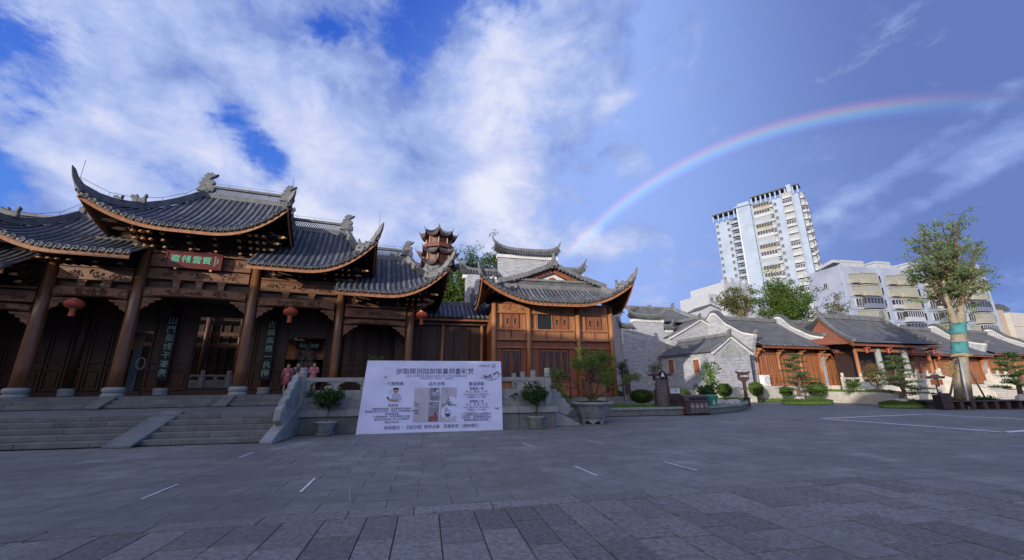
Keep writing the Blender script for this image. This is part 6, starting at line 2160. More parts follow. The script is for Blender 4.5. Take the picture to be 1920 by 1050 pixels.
def person(name, label, fr, u, v, z, h, cloth, pose, face=0.0, lower=None, group=None):
    p = fr.w(u, v, z)
    t = thing(name, label, 'person', p, fr.a + face, group)
    s_ = h / 1.62
    J = dict(pel=(0, 0, .92), ch=(0, .01, 1.24), nk=(0, 0, 1.38), hd0=(0, -.01, 1.46), hd1=(0, -.005, 1.55), hd2=(0, 0, 1.61),
             ls=(-.17, 0, 1.33), le=(-.22, -.02, 1.08), lh=(-.20, -.12, .88), rs=(.17, 0, 1.33), re=(.22, -.02, 1.08), rh=(.20, -.12, .88),
             lp=(-.09, 0, .86), lk=(-.10, -.02, .48), la=(-.10, .02, .08), lt=(-.11, -.13, .03), rp=(.09, 0, .86), rk=(.10, -.03, .48), ra=(.10, .01, .08), rt=(.11, -.14, .03))
    J.update(pose)
    rr = dict(pel=.135, ch=.135, nk=.055, hd0=.085, hd1=.10, hd2=.06, ls=.06, le=.042, lh=.03, rs=.06, re=.042, rh=.03, lp=.085, lk=.055, la=.04, lt=.035, rp=.085, rk=.055, ra=.04, rt=.035)
    names = list(J)
    E_ = [('pel', 'ch'), ('ch', 'nk'), ('nk', 'hd0'), ('hd0', 'hd1'), ('hd1', 'hd2'), ('ch', 'ls'), ('ls', 'le'), ('le', 'lh'), ('ch', 'rs'), ('rs', 're'), ('re', 'rh'), ('pel', 'lp'), ('lp', 'lk'), ('lk', 'la'), ('la', 'lt'), ('pel', 'rp'), ('rp', 'rk'), ('rk', 'ra'), ('ra', 'rt')]
    me = bpy.data.meshes.new('body')
    me.from_pydata([tuple(c * s_ for c in J[n_]) for n_ in names], [(names.index(a), names.index(b_)) for a, b_ in E_], [])
    me.materials.append(MT['skin'])
    o = bpy.data.objects.new('body', me); C.objects.link(o); o.parent = t
    sk = o.modifiers.new('skin', 'SKIN'); 
    if not me.skin_vertices: me.attributes
    for n_, d in zip(names, me.skin_vertices[0].data): d.radius = (rr[n_] * s_, rr[n_] * s_); d.use_root = n_ == 'pel'
    o.modifiers.new('sub', 'SUBSURF').levels = 1
    m = MB(); m.lathe([(.23 if lower is None else .19, .50 if lower is None else .80), (.20, .84), (.150, 1.02), (.17, 1.22), (.155, 1.34), (.07, 1.405)], n=16, sy=.72)
    for a, b_, c_ in (('ls', 'le', 'lh'), ('rs', 're', 'rh')):
        A, B_, D_ = Vector(J[a]), Vector(J[b_]), Vector(J[c_])
        m.tube([A * .98, A.lerp(B_, .5), B_, B_.lerp(D_, .7)], [.075, .066, .056, .052], 8)
    for q in range(len(m.v)): m.v[q] = tuple(c * s_ for c in m.v[q])
    m.build('dress' if lower is None else 'shirt', cloth, t, True)
    if lower:
        m = MB()
        for a, b_, c_ in (('lp', 'lk', 'la'), ('rp', 'rk', 'ra')): m.tube([Vector(J[a]) * s_ + Vector((0, 0, .05)), Vector(J[b_]) * s_, Vector(J[c_]) * s_], [.105 * s_, .075 * s_, .065 * s_], 8)
        m.build('trousers', lower, t, True)
    m = MB(); hd = Vector(J['hd1']) * s_
    m.ball((hd.x, hd.y + .025 * s_, hd.z + .035 * s_), (.105 * s_, .105 * s_, .105 * s_), 10, 6); m.ball((hd.x, hd.y + .085 * s_, hd.z - .05 * s_), (.06 * s_, .05 * s_, .09 * s_), 8, 5); m.build('hair', 'hair', t, True)
    m = MB()
    for sx in (-.034, .034): m.ball((hd.x + sx * s_, hd.y - .093 * s_, hd.z - .01 * s_), .012 * s_, 5, 3)
    m.build('eyes', 'hair', t)
    m = MB()
    for k in ('lt', 'rt'): m.ball((J[k][0] * s_, J[k][1] * s_ + .06, .035), (.05, .12, .035), 8, 4)
    m.build('shoes', 'black', t, True)
    return t


clasp = dict(le=(-.23, -.04, 1.10), lh=(-.03, -.20, 1.06), re=(.23, -.04, 1.10), rh=(.03, -.20, 1.06))
u_, _ = T.h(535, 735, .9)
person('person', 'person in a pink dress standing alone on the platform left of the balustrade', T, u_, .9, 1.2, 1.62, 'pink', dict(lh=(-.26, -.06, .86)), .15, None, 'people at the doorway')
u_, _ = T.h(558, 700, .6)
person('person', 'person in dark grey clothes standing between the two in pink', T, u_, .6, 1.2, 1.66, 'navy', {}, .4, 'navy', 'people at the doorway')
u_, _ = T.h(588, 700, .5)
person('person', 'person in pink holding both hands in front, right of the statue', T, u_, .5, 1.2, 1.68, 'pink', clasp, 0, None, 'people at the doorway')
u_, _ = T.h(573, 690, 4.6)
st_ = thing('sage_statue', 'weathered statue of a robed standing sage with folded hands inside the doorway', 'statue', T.w(u_, 4.6, 1.2), T.a)
m = MB(); m.box(-.55, -.5, 0, .55, .5, .85); m.box(-.62, -.57, .85, .62, .57, .95); m.build('pedestal', 'stone_step', st_, bevel=.02)
m = MB(); m.lathe([(.42, .95), (.36, 1.3), (.33, 1.8), (.40, 2.2), (.44, 2.45), (.30, 2.62), (.12, 2.68), (.10, 2.75), (.15, 2.80), (.17, 2.92), (.15, 3.05), (.08, 3.10), (.09, 3.16), (.04, 3.22)], n=18, sy=.75)
for sg in (-1, 1):
    m.tube([(sg * .42, 0, 2.50), (sg * .52, -.12, 2.20), (sg * .30, -.38, 2.08), (sg * .04, -.46, 2.12)], [.13, .15, .15, .12], 9)
    m.tube([(sg * .30, -.34, 2.06), (sg * .26, -.34, 1.75), (sg * .24, -.30, 1.45)], [.12, .14, .09], 8, flat=.5)
    m.ball((sg * .055, -.13, 2.95), .018, 5, 3)
m.tube([(0, -.12, 2.86), (0, -.16, 2.7), (0, -.14, 2.5)], [.05, .06, .015], 6); m.tube([(0, -.13, 2.95), (0, -.17, 2.89)], [.018, .028], 5)
m.build('figure', 'statue', st_, True)

# ------------------------------------------------------------------ courtyard seen through the doors
ih = fthing(T, 'inner_hall', 'sunlit inner hall with orange eaves seen through the doorway', 'hall')
IV = 13.0
a, z1 = T.h(500, 640, IV); c_, z0 = T.h(640, 675, IV)
_, zr2 = T.h(570, 640, IV)
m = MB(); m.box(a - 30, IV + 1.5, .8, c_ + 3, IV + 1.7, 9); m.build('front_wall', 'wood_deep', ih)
m = MB(); m.box(a, IV - .1, z0, c_ + 3, IV + .1, z1 + .1); m.build('eave_beam', 'wood_orange', ih)
m = MB(); m.grid(lambda u, t: (u, IV - 1.0 + 4 * t, z1 + .55 + 2 * t), [a - .3, c_ + 3], [0, 1]); m.build('roof', 'tile_far', ih)
for k in range(14):
    m = MB(); m.box(a + k * .45, IV - .9, z1 + .25, a + k * .45 + .12, IV + .3, z1 + .42); m.build('rafter', 'wood_orange', ih)
for k in range(9):
    m = MB(); m.lathe([(.2, 1.0), (.19, z0 if k > 4 else 8.5)], n=10); m.build('column', 'wood_door', ih, True, loc=(a - 11 + k * 2.3, IV - .1, 0))
for z_ in (4.6, 5.5, 6.9, 7.6):
    m = MB(); m.box(a - 14, IV + .2, z_, a - .3, IV + .5, z_ + .32); m.build('cross_beam', 'wood_door', ih, bevel=.02)
for k in range(22):
    m = MB(); x_ = a - 13 + k * .62
    m.box(x_, IV + 1.40, 1.6, x_ + .07, IV + 1.5, 6.6); m.box(x_ + .07, IV + 1.42, 3.0, x_ + .60, IV + 1.5, 3.1); m.build('lattice_door', 'wood_door', ih)
pu, pz = T.h(573, 651, IV - .3)
nb2 = fthing(T, 'inner_name_board', 'black name board with pale characters on the inner hall seen through the doorway', 'name board')
pa_, _ = T.h(556, 643, IV - .3); pb_, zz0 = T.h(604, 656, IV - .3); _, zz1 = T.h(580, 642, IV - .3)
m = MB(); m.box(pa_, IV - .36, zz0, pb_, IV - .26, zz1); bo2 = m.build('board', 'black', nb2)
letter("堂倫明院", (zz1 - zz0) * .62, 'pale_text', bo2, ((pa_ + pb_) / 2, IV - .365, (zz0 + zz1) / 2))
ib = fthing(T, 'inner_balustrade', 'white stone balustrade of the inner courtyard seen through the centre door', 'balustrade')
zib = T.h(410, 727, 9.5)[1]
pmw, panw = pm.copy(), pan.copy()
for q in (pmw, panw): q.materials.clear(); q.materials.append(MT['stone_white'])
for k in range(5):
    inst('balustrade_post', pmw, ib, (-5.6 + k * 1.55, 9.5, zib), scale=(1, 1, .8))
    if k < 4: inst('balustrade_panel', panw, ib, (-5.48 + k * 1.55, 9.5, zib), scale=(.68, 1, .8))
m = MB(); m.box(-9, 7.0, .2, 9, 24, zib); m.build('courtyard_floor', 'stone_step', ih)
wp = fthing(T, 'picture_board', 'tall pale picture board with an orange notice leaning inside the left door', 'board')
pa_, za = T.h(243, 735, 4.2); pb_, zb_ = T.h(272, 624, 4.2)
m = MB(); m.box(pa_ - .25, 4.15, 1.25, pb_ + .05, 4.22, zb_); pbd = m.build('board', 'stone_pale', wp)
m = MB(); m.box(pb_ - .42, 4.13, zb_ - .95, pb_ - .02, 4.148, zb_ - .25); m.build('orange_notice', 'wood_tip', pbd)
m = MB()
m.tube([((pa_ + pb_) / 2 + .18 + .2 * math.cos(w * PI / 8), 4.14, 2.9 + .32 * math.sin(w * PI / 8)) for w in range(17)], .035, 5); m.build('ink_circle', 'paint_white', pbd)
m = MB(); m.box(pa_, 4.135, 2.1, pb_ - .05, 4.148, 2.28); m.build('ink_stroke', 'black', pbd)

# ------------------------------------------------------------------ right foreground: flower terrace, steps, bench and big tree
ft = thing('flower_terrace', 'cream stone retaining terrace with grass and rocks in front of the pavilion', 'terrace')
A_, B_, D_ = gz(1548, 749), gz(1640, 757), gz(1705, 762)
A2, D2 = RF.w(RF.loc(A_)[0], vf - .3), RF.w(RF.loc(D_)[0] + 2, vf - 2.0)
zt = 1.6 - (728 - 713) / 740 * B_.y * .93
P = [A_, B_, D_, D2, A2]
m = MB(); m.prism([(p.x, p.y) for p in P], 0, zt - .1, 'z'); m.build('core', 'stone_white', ft)
for a, b_ in ((A_, B_), (B_, D_)):
    n = max(2, round((b_ - a).length / 1.6))
    for k in range(n):
        p, q = a.lerp(b_, k / n + .002), a.lerp(b_, (k + 1) / n - .002)
        d = (q - p).normalized(); nn = Vector((d.y, -d.x, 0)) * .03
        m = MB(); m.sweep([p + nn, q + nn], .12, zt - .16); m.build('wall_stone', 'stone_white', ft)
        p2_, q2_ = p + nn * 2, q + nn * 2; p2_.z = q2_.z = zt - .16
        m = MB(); m.sweep([p2_, q2_], .40, .14); m.build('cap_stone', 'stone_white', ft)
m = MB(); m.prism([(p.x * .998, p.y * 1.006 + .15) for p in (A_, B_, D_)] + [(p.x, p.y) for p in (D2, A2)], zt - .1, zt + .02, 'z'); tf = m.build('turf', 'grass', ft)
# kerb and lawn in front of the waved gable hall
kb = thing('lawn_strip', 'narrow sunlit lawn strip with stone kerb along the waved gable hall', 'lawn')
k0, k1 = gz(1360, 746.5), gz(1548, 748)
k2, k3 = RF.w(U2 + .3, vf - .25), RF.w(-2.5, vf - .25)
m = MB(); m.prism([(p.x, p.y) for p in (k0, k1, k2, k3)], 0, .24, 'z'); m.build('turf', 'grass', kb)
n = 9
for k in range(n):
    p, q = k0.lerp(k1, k / n + .002), k0.lerp(k1, (k + 1) / n - .002)
    m = MB(); m.sweep([p, q], .3, .30); m.build('kerb_stone', 'stone_white', kb)
gm = MB()
pl2 = [(p.x, p.y) for p in (k0, k1, k2, k3)]
for _ in range(5000):
    a, b_ = rp.random(), rp.random()
    p = k0.lerp(k1, a).lerp(k3.lerp(k2, a), b_)
    gm.leaf((p.x, p.y, .23), .16, .05, rp, 1)
gm.build('grass_blade', 'leaf_bright', kb, kind='stuff')
# white balustrade on the flower terrace
wb = fthing(RF, 'white_balustrade', 'cream white stone balustrade on the flower terrace left of the pavilion', 'balustrade')
wv = PVF - 1.6
wu0, wz = RF.h(1583, 722, wv); wu1, _ = RF.h(1618, 722, wv); wu2, _ = RF.h(1650, 722, wv)
def white_panel(par, x0, x1, v, z, h=1.05):
    m = MB()
    m.box(x0, v - .06, z, x1, v + .06, z + h * .62); m.box(x0, v - .07, z + h * .86, x1, v + .07, z + h)
    for q in (0, .5, 1):
        xx = x0 + (x1 - x0) * q
        m.box(max(x0, xx - .10), v - .05, z + h * .62, min(x1, xx + .10), v + .05, z + h * .86)
    m.build('balustrade_panel', 'stone_white', par)
def white_post(par, x, v, z, h=1.45):
    m = MB(); m.box(x - .11, v - .11, z, x + .11, v + .11, z + h - .35); m.lathe([(.08, h - .35), (.12, h - .27), (.10, h - .2), (.13, h - .12), (.09, h - .03), (.02, h)], (x, v, z), 9); m.build('balustrade_post', 'stone_white', par)
for x in (wu0, wu1, wu2): white_post(wb, x, wv, zt)
white_panel(wb, wu0 + .12, wu1 - .12, wv, zt); white_panel(wb, wu1 + .12, wu2 - .12, wv, zt)
p = RF.w((wu0 + wu1) / 2 - .3, wv - 1.2, zt)
t = thing('terrace_rock', 'pale boulder on the flower terrace lawn', 'rock', p)
m = MB(); m.lathe([(.7, -.05), (.75, .2), (.5, .5), (.15, .6)], n=8, sx=1.3, sy=.8); m.build('rock', 'rock', t, bevel=.05)
for lab, x, y, d, sz, mt_ in (('spiky green cycad on the flower terrace in front of the white balustrade', 1600, 722, 31.5, .8, 'leaf_tree'), ('dry brown bush at the corner of the pavilion terrace', 1643, 715, 30.5, 1.0, 'dry_leaf')):
    p = atd(x, y, d); p.z = zt
    t = thing('terrace_shrub', lab, 'shrub', p)
    m = MB(); m.tube([(0, 0, 0), (0, 0, .6 * sz)], .04, 5); m.build('stem', 'bark', t)
    m = MB()
    if mt_ == 'dry_leaf': clump(m, (0, 0, 1.1), (.75, .6, .9), 900, .2, .06, rp)
    else:
        for k in range(120): m.leaf((0, 0, .2), rp.uniform(.7, 1.0), .06, rp, .9)
    m.build('foliage', mt_, t)
# steps of the right hall
ss = fthing(RF, 'side_steps', 'broad cream stone steps up to the right hand halls with white balustrade walls', 'stairs')
s0, _ = RF.h(1798, 745, PVF - 2.0); s1, _ = RF.h(1888, 745, PVF - 2.0)
for k in range(8):
    v0 = PVF - 4.2 + k * .36
    m = MB(); m.box(s0, v0, k * .168, s1, v0 + .40, (k + 1) * .168); m.build('step_stone', 'stone_white', ss, bevel=.01)
m = MB(); m.box(s0 - 6, PVF - 1.3, .1, s1 + 8, vf, ZFL - .004); m.build('upper_floor', 'stone_white', ss)
for x, lab in ((s0 - .2, 0), (s1 + .2, 1)):
    m = MB(); m.prism([(PVF - 4.7, 0), (PVF - 4.7, .75), (PVF - 4.3, .95), (PVF - 1.2, 2.35), (PVF - .9, 2.35), (PVF - .9, 0)], x - .12, x + .12, 'x'); m.build('balustrade_wall', 'stone_white', ss)
    for k in range(3): white_post(ss, x, PVF - 4.2 + k * 1.5, .55 + k * .62, 1.15)
for x0, x1 in ((s0 - 5.2, s0 - .4), (s1 + .4, s1 + 5)):
    m = MB(); m.box(x0, PVF - 1.35, 0, x1, PVF - 1.2, ZFL); m.build('retaining_wall', 'stone_white', ss)
    n = 3
    for k in range(n + 1): white_post(ss, x0 + (x1 - x0) * k / n, PVF - 1.1, ZFL)
    for k in range(n): white_panel(ss, x0 + (x1 - x0) * k / n + .12, x0 + (x1 - x0) * (k + 1) / n - .12, PVF - 1.1, ZFL)
uu_, _ = RF.h(1812, 735, PVF - 4.9)
t = thing('white_notice', 'plain white notice board behind the tree prop', 'notice board', RF.w(uu_, PVF - 4.9), RF.a)
m = MB(); m.box(-.45, -.03, .45, .45, .03, 1.05); m.build('board', 'paint_white', t); m = MB(); m.box(-.35, -.02, 0, -.30, .02, .45); m.build('leg', 'steel', t); m = MB(); m.box(.30, -.02, 0, .35, .02, .45); m.build('leg', 'steel', t)
m = MB(); m.box(uu_, PVF - 1.37, ZFL + .02, uu_ + .01, PVF - 1.36, ZFL + .03)
# bench ring
bcv = gz(1815, 760)
bq = atd(1815, 755, 26.5); bq.z = 0
bn2 = thing('ring_bench', 'long dark wooden bench around the planting bed of the big wrapped tree', 'bench', bq, rad(4))
bwid = (atd(1902, 755, 26.5).x - atd(1728, 755, 26.5).x) / 2
m = MB(); m.box(-bwid, -1.25, .42, bwid, -.75, .48); m.box(-bwid, .75, .42, bwid, 1.25, .48); m.box(-bwid, -.75, .42, -bwid + .5, .75, .48); m.box(bwid - .5, -.75, .42, bwid, .75, .48)
for k in range(2):
    pass
m.build('seat', 'metal_dark', bn2, bevel=.01)
for k in range(8):
    x = -bwid + .25 + (2 * bwid - .5) * k / 7
    for y in (-1.0, 1.0):
        m = MB(); m.box(x - .13, y - .2, 0, x + .13, y + .2, .42); m.build('leg', 'metal_dark', bn2)
m = MB(); m.box(-bwid + .55, -.70, 0, bwid - .55, .70, .35); m.build('planter_wall', 'stone_step', bn2)
m = MB()
for k in range(30): clump(m, (rp.uniform(-bwid + .8, bwid - .8), rp.uniform(-.6, .6), .45), (.4, .3, .22), 46, .16, .06, rp, .3)
m.build('foliage', 'leaf_fig', bn2)
# the big tree
tb = atd(1806, 752, 26.5); tb.z = .3
bt = thing('wrapped_tree', 'tall airy tree with two teal wrapped bands round its pale trunk and timber props', 'tree', tb)
def rel(x, y, d=26.5):
    p = atd(x, y, d) - tb
    return p
m = MB()
stem = [rel(1807, 752), rel(1804, 710), rel(1800, 660), rel(1796, 612)]
m.tube(stem, [.44, .39, .355, .33], 14)
fa = [rel(1796, 622), rel(1787, 598), rel(1778, 572), rel(1771, 545, 26.3), rel(1766, 515, 26.2)]
fb = [rel(1797, 622), rel(1802, 596), rel(1801, 570), rel(1799, 540, 26.7), rel(1793, 505, 26.8)]
m.tube(fa, [.27, .23, .17, .11, .06], 10); m.tube(fb, [.29, .25, .18, .12, .07], 10)
m.build('trunk', 'bark_pale', bt, True)
def band(y0, y1, r0, r1, mat, name):
    xa = 1807 - (752 - y0) * .079; xb = 1807 - (752 - y1) * .079
    mm = MB(); N = 26
    P, F = [], []
    for i in range(7):
        f = i / 6
        c_ = rel(xa + (xb - xa) * f, y0 + (y1 - y0) * f)
        for k in range(N):
            a = 2 * PI * k / N
            r_ = (r0 + (r1 - r0) * f) * (1 + .05 * math.sin(a * 5 + i * 1.3) + .03 * math.sin(a * 9 - i * 2.1)) * (1.05 if i in (0, 6) else 1)
            P.append((c_.x + r_ * math.cos(a), c_.y + r_ * math.sin(a), c_.z))
    for i in range(6):
        for k in range(N): F.append((i * N + k, i * N + (k + 1) % N, (i + 1) * N + (k + 1) % N, (i + 1) * N + k))
    mm.add(P, F); mm.build(name, mat, bt, True)
band(663, 641, .42, .40, 'teal', 'teal_wrap'); band(627, 606, .40, .40, 'teal', 'teal_wrap'); band(669, 663, .46, .43, 'straw', 'straw_band'); band(641, 627, .385, .375, 'bark_pale', 'bark_band')
m = MB(); m.tube([rel(1784, 668, 26.0), rel(1824, 665, 26.2)], .06, 6); m.build('cross_bar', 'bark_pale', bt)
m = MB()
for k in range(4): m.tube([rel(1796 + .40 / 26.5 * 740 * math.cos(a), 634 - k * 18 + 26, 26.5 + .42 * math.sin(a)) for a in [j * PI / 8 for j in range(17)]], .012, 4)
m.build('tie_rope', 'wire', bt)
for (x0, y0, d0, x1, y1, w, mt_) in ((1768, 738, 25.5, 1796, 672, .06, 'bark'), (1818, 766, 25.4, 1799, 668, .07, 'steel'), (1786, 745, 28, 1797, 668, .05, 'bark'), (1850, 742, 27.5, 1802, 664, .05, 'bark')):
    a, b_ = atd(x0, y0, d0) - tb, rel(x1, y1, 26.2); a.z = -.3
    m = MB(); m.tube([a, b_], [w, w * .9], 7); m.build('prop', mt_, bt, True)
rt = random.Random(14)
m = MB(); ends = []
def along(P, f):
    f = min(max(f, 0), .999) * (len(P) - 1); i = int(f); return P[i].lerp(P[i + 1], f - i)
for k in range(58):
    src = fa if k % 2 == 0 else fb
    s_ = along(src, rt.uniform(.35, 1.0))
    q = rt.uniform(0, 2 * PI); rr = rt.uniform(.35, 1.0)
    tx, ty = 1780 + 84 * rr * math.cos(q), 487 + 96 * rr * math.sin(q)
    if src is fa: tx -= 10
    e = rel(tx, ty, 26.5 + rt.uniform(-2.4, 2.4))
    if e.z < s_.z - .3: e.z = s_.z + rt.uniform(-.2, .5)
    mid_ = s_.lerp(e, .5) + Vector((rt.gauss(0, .2), rt.gauss(0, .2), rt.uniform(.05, .45)))
    L_ = (e - s_).length
    r0 = .020 + .012 * L_
    m.tube([s_, s_.lerp(mid_, .5), mid_, mid_.lerp(e, .5) + Vector((rt.gauss(0, .1), rt.gauss(0, .1), .1)), e], [r0, r0 * .8, r0 * .55, r0 * .32, .010], 6)
    for _ in range(8):
        f0 = mid_.lerp(e, rt.uniform(-.5, 1)); g_ = f0 + Vector((rt.gauss(0, .5), rt.gauss(0, .5), rt.uniform(-.15, .6)))
        m.tube([f0, f0.lerp(g_, .5) + Vector((0, 0, .05)), g_], [.020, .014, .006], 4); ends += [g_, f0.lerp(g_, .6)]
    ends += [e, mid_.lerp(e, .6), mid_.lerp(e, .8)]
for (x, y, d) in ((1693, 482, 26.2), (1702, 478, 26.4), (1868, 520, 26.8), (1855, 535, 26.6), (1700, 560, 26), (1840, 572, 26.8), (1722, 540, 26.4)):
    s_ = along(fa if x < 1780 else fb, .45); e = rel(x, y, d)
    m.tube([s_, s_.lerp(e, .5) + Vector((0, 0, .35)), e], [.07, .04, .01], 5)
    for f in (.55, .7, .85, 1): ends += [s_.lerp(e, f) + Vector((rt.gauss(0, .15), rt.gauss(0, .15), .2 * (1 - f)))] * 2
for k in range(14):
    s_ = along(rt.choice((fa, fb)), rt.uniform(.0, .6)); g_ = s_ + Vector((rt.choice((-1, 1)) * rt.uniform(.3, 1.1), rt.uniform(-.7, .7), rt.uniform(.1, .6)))
    m.tube([s_, g_], [.025, .008], 4); ends += [g_, s_.lerp(g_, .7)]
m.build('limbs', 'bark', bt, True)
m = MB()
for e in ends:
    if rt.random() < .56: clump(m, e, (.27, .27, .18), 14, .18, .07, rt, .2)
m.build('crown', 'leaf_airy', bt)
m = MB(); clump(m, rel(1783, 690, 26.0), (.22, .22, .55), 200, .35, .03, rt, -.8); m.build('dry_tuft', 'straw', bt)
# litter bin and sign at the bench
p = atd(1772, 767, 25.3); p.z = 0
t = thing('litter_bin', 'dark maroon slatted litter bin standing in front of the bench', 'litter bin', p, rad(8))
for k in range(7):
    m = MB(); m.box(-.36 + k * .105, -.24, .04, -.36 + k * .105 + .085, -.20, .86); m.build('slat', 'metal_dark', t)
m = MB(); m.box(-.37, -.195, 0, .38, .24, .84); m.build('body', 'black', t); m = MB(); m.box(-.40, -.27, .86, .41, .27, .94); m.build('lid', 'metal_dark', t, bevel=.01)
p = atd(1766, 752, 27.6); p.z = 0
t = thing('roofed_sign', 'small brown roofed sign with a pale panel behind the litter bin', 'sign', p, rad(8))
m = MB(); m.box(-.08, -.08, 0, .08, .08, 1.9); m.build('post', 'metal_dark', t)
m = MB(); m.prism([(-.62, 1.98), (-.5, 1.82), (.5, 1.82), (.62, 1.98), (.2, 2.0), (0, 2.12), (-.2, 2.0)], -.15, .15); m.build('roof_board', 'metal_dark', t)
m = MB(); m.box(-.42, -.06, 1.42, .42, .06, 1.78); m.build('sign_board', 'wood_red', t); m = MB(); m.box(-.15, -.09, .95, .12, -.07, 1.3); m.build('paper_notice', 'paint_white', t)

# ------------------------------------------------------------------ trees behind the halls
rq = random.Random(31)


def bg_tree(label, x, ytop, ybot, d, wpx, leaf, ncl, nlf, L, W, seed, dense=.3, bark='bark', fork=.55, nl=16, group='trees behind the low halls'):
    b0 = atd(x, ybot, d); top = atd(x, ytop, d); t = thing('broadleaf_tree', label, 'tree', (b0.x, b0.y, 0), 0, group)
    h = top.z; cz = (top.z + b0.z) / 2; rr = wpx / 740 * d / 2
    branch_tree(t, (0, 0, 0), h, rr * .07, (0, 0, cz), (rr, rr, (top.z - b0.z) / 2 * 1.02), nl, ncl, nlf, L, W, leaf, bark, random.Random(seed), dense, fork=fork)


bg_tree('airy olive green tree behind the waved gable, in front of the white blocks', 1391, 526, 592, 58, 66, 'leaf_olive', 130, 38, .26, .13, 3, .27, 'bark_pale', .7, 20)
bg_tree('dense bright green tree below the tower', 1481, 522, 612, 56, 96, 'leaf_hill', 300, 56, .30, .14, 8, .27)
bg_tree('small slender tree in front of the apartment block', 1575, 546, 592, 66, 46, 'leaf_olive', 70, 28, .26, .13, 5, .30)
# hill with trees and pagoda
hl = MB()
hc = atd(850, 560, 95)
hl.grid(lambda i, j: (hc.x + (i - 12) * 5, hc.y + (j - 6) * 8, 21 * math.exp(-((i - 11) / 5.5) ** 2 - ((j - 6) / 4.0) ** 2) * (1 + .08 * math.sin(i * 1.7 + j)) - .8), range(25), range(13))
hl.build('hill', M('wooded_slope', (.05, .085, .02), (.035, .06, .015), 1.0, .95, .6, 4), kind='structure')
k = 0
for lab, x, yt, yb, d, w in (('round green hillside tree directly right of the pagoda', 893, 458, 545, 74, 80), ('green hillside tree touching the stepped gable', 928, 468, 550, 76, 60), ('small tree at the left foot of the pagoda', 800, 488, 520, 66, 26), ('bright green tree low on the hillside above the side hall roof', 852, 506, 580, 62, 44), ('low green tree beside the temple eave tip above the side hall', 835, 520, 580, 60, 36), ('dark tree top showing behind the lowest gate hall ridge', 745, 470, 520, 80, 40), ('green tree low between side hall and stepped gable', 873, 525, 590, 60, 40), ('far green crown on the hilltop behind the round tree', 868, 478, 540, 84, 50)):
    k += 1
    bg_tree(lab, x, yt, yb, d, w, 'leaf_hill', 190, 50, .36, .19, 40 + k, .34, group='trees on the hillside')
pg_ = atd(820, 505, 66)
pg = thing('pagoda', 'red octagonal pagoda with upturned grey roofs on the hill', 'pagoda', (pg_.x, pg_.y, 0), rad(12))
S66 = 66 / 740 * 1.0


def octa_roof(par, r_in, r_out, z, h, lift, name='roof', tip=False):
    N = 8
    us = 6
    m = MB()
    P, F = [], []
    ts = (0, .35, .7, 1.0)
    for t_ in ts:
        for k in range(N):
            for j in range(us):
                s_ = j / us
                a0, a1 = 2 * PI * k / N, 2 * PI * (k + 1) / N
                rr = r_out + (r_in - r_out) * t_
                p = Vector((math.cos(a0), math.sin(a0), 0)).lerp(Vector((math.cos(a1), math.sin(a1), 0)), s_) * rr
                c_ = abs(2 * s_ - 1) ** 3
                P.append((p.x * (1 + .10 * c_ * (1 - t_)), p.y * (1 + .10 * c_ * (1 - t_)), z + h * (.45 * t_ + .55 * t_ * t_) + lift * c_ * (1 - t_) ** 1.5))
    n = N * us
    for i in range(len(ts) - 1):
        for k in range(n): F.append((i * n + k, i * n + (k + 1) % n, (i + 1) * n + (k + 1) % n, (i + 1) * n + k))
    m.add(P, F)
    m.add([(p[0], p[1], p[2] - .16) for p in P[:n]] + [(0, 0, z + .1)], [(k, n, (k + 1) % n) for k in range(n)])
    ro = m.build(name, 'tile_far', par)
    m = MB()
    for k in range(N):
        pts = [P[i * n + k * us] for i in range(len(ts))][::-1]
        e = Vector(pts[-1]); o_ = Vector((e.x, e.y, 0)).normalized()
        m.tube(pts + [e + o_ * .15 + Vector((0, 0, .25)), e + o_ * .28 + Vector((0, 0, .62))], [.10] * len(pts) + [.07, .02], 5)
    m.build('hip_ridge', 'ridge', ro)
    m = MB(); m.tube([(P[k][0] * .985, P[k][1] * .985, P[k][2] - .16) for k in list(range(n)) + [0]], .09, 4); m.build('fascia_board', 'pagoda_red', ro)


zA = lambda y: atd(820, y, 66).z
m = MB(); m.lathe([(3.0, 0), (2.8, zA(499))], n=8); m.build('lower_body', 'stone', pg)
octa_roof(pg, 2.0, 3.55, zA(503), 1.2, .9)
for z0, z1, r in ((zA(497), zA(481), 2.45), (zA(470), zA(449), 2.05)):
    m = MB(); m.lathe([(r, z0), (r, z1)], n=8); m.build('storey_wall', 'pagoda_red', pg)
    for k in range(8):
        a = 2 * PI * k / 8
        m = MB(); m.tube([(r * 1.03 * math.cos(a), r * 1.03 * math.sin(a), z0), (r * 1.03 * math.cos(a), r * 1.03 * math.sin(a), z1)], .10, 6); m.build('column', 'wood_tip', pg)
        a2_ = a + PI / 8; rr = r * math.cos(PI / 8) + .02
        m = MB(); m.box(-.42, -.03, z0 + .3, .42, .03, z1 - .3); m.build('window', 'wood_dark', pg, loc=(rr * math.cos(a2_), rr * math.sin(a2_), 0), rz=a2_ + PI / 2)
m = MB(); m.lathe([(2.75, zA(470)), (2.75, zA(463)), (2.65, zA(463)), (2.65, zA(470))], n=8); m.build('gallery_rail', 'pagoda_red', pg)
octa_roof(pg, 2.3, 3.35, zA(481), 1.0, .8)
octa_roof(pg, .25, 3.0, zA(449), 2.2, .85)
m = MB(); m.lathe([(.28, zA(428)), (.34, zA(427)), (.2, zA(425)), (.24, zA(424)), (.08, zA(421)), (.03, zA(418))], n=8); m.build('finial', 'ridge', pg)

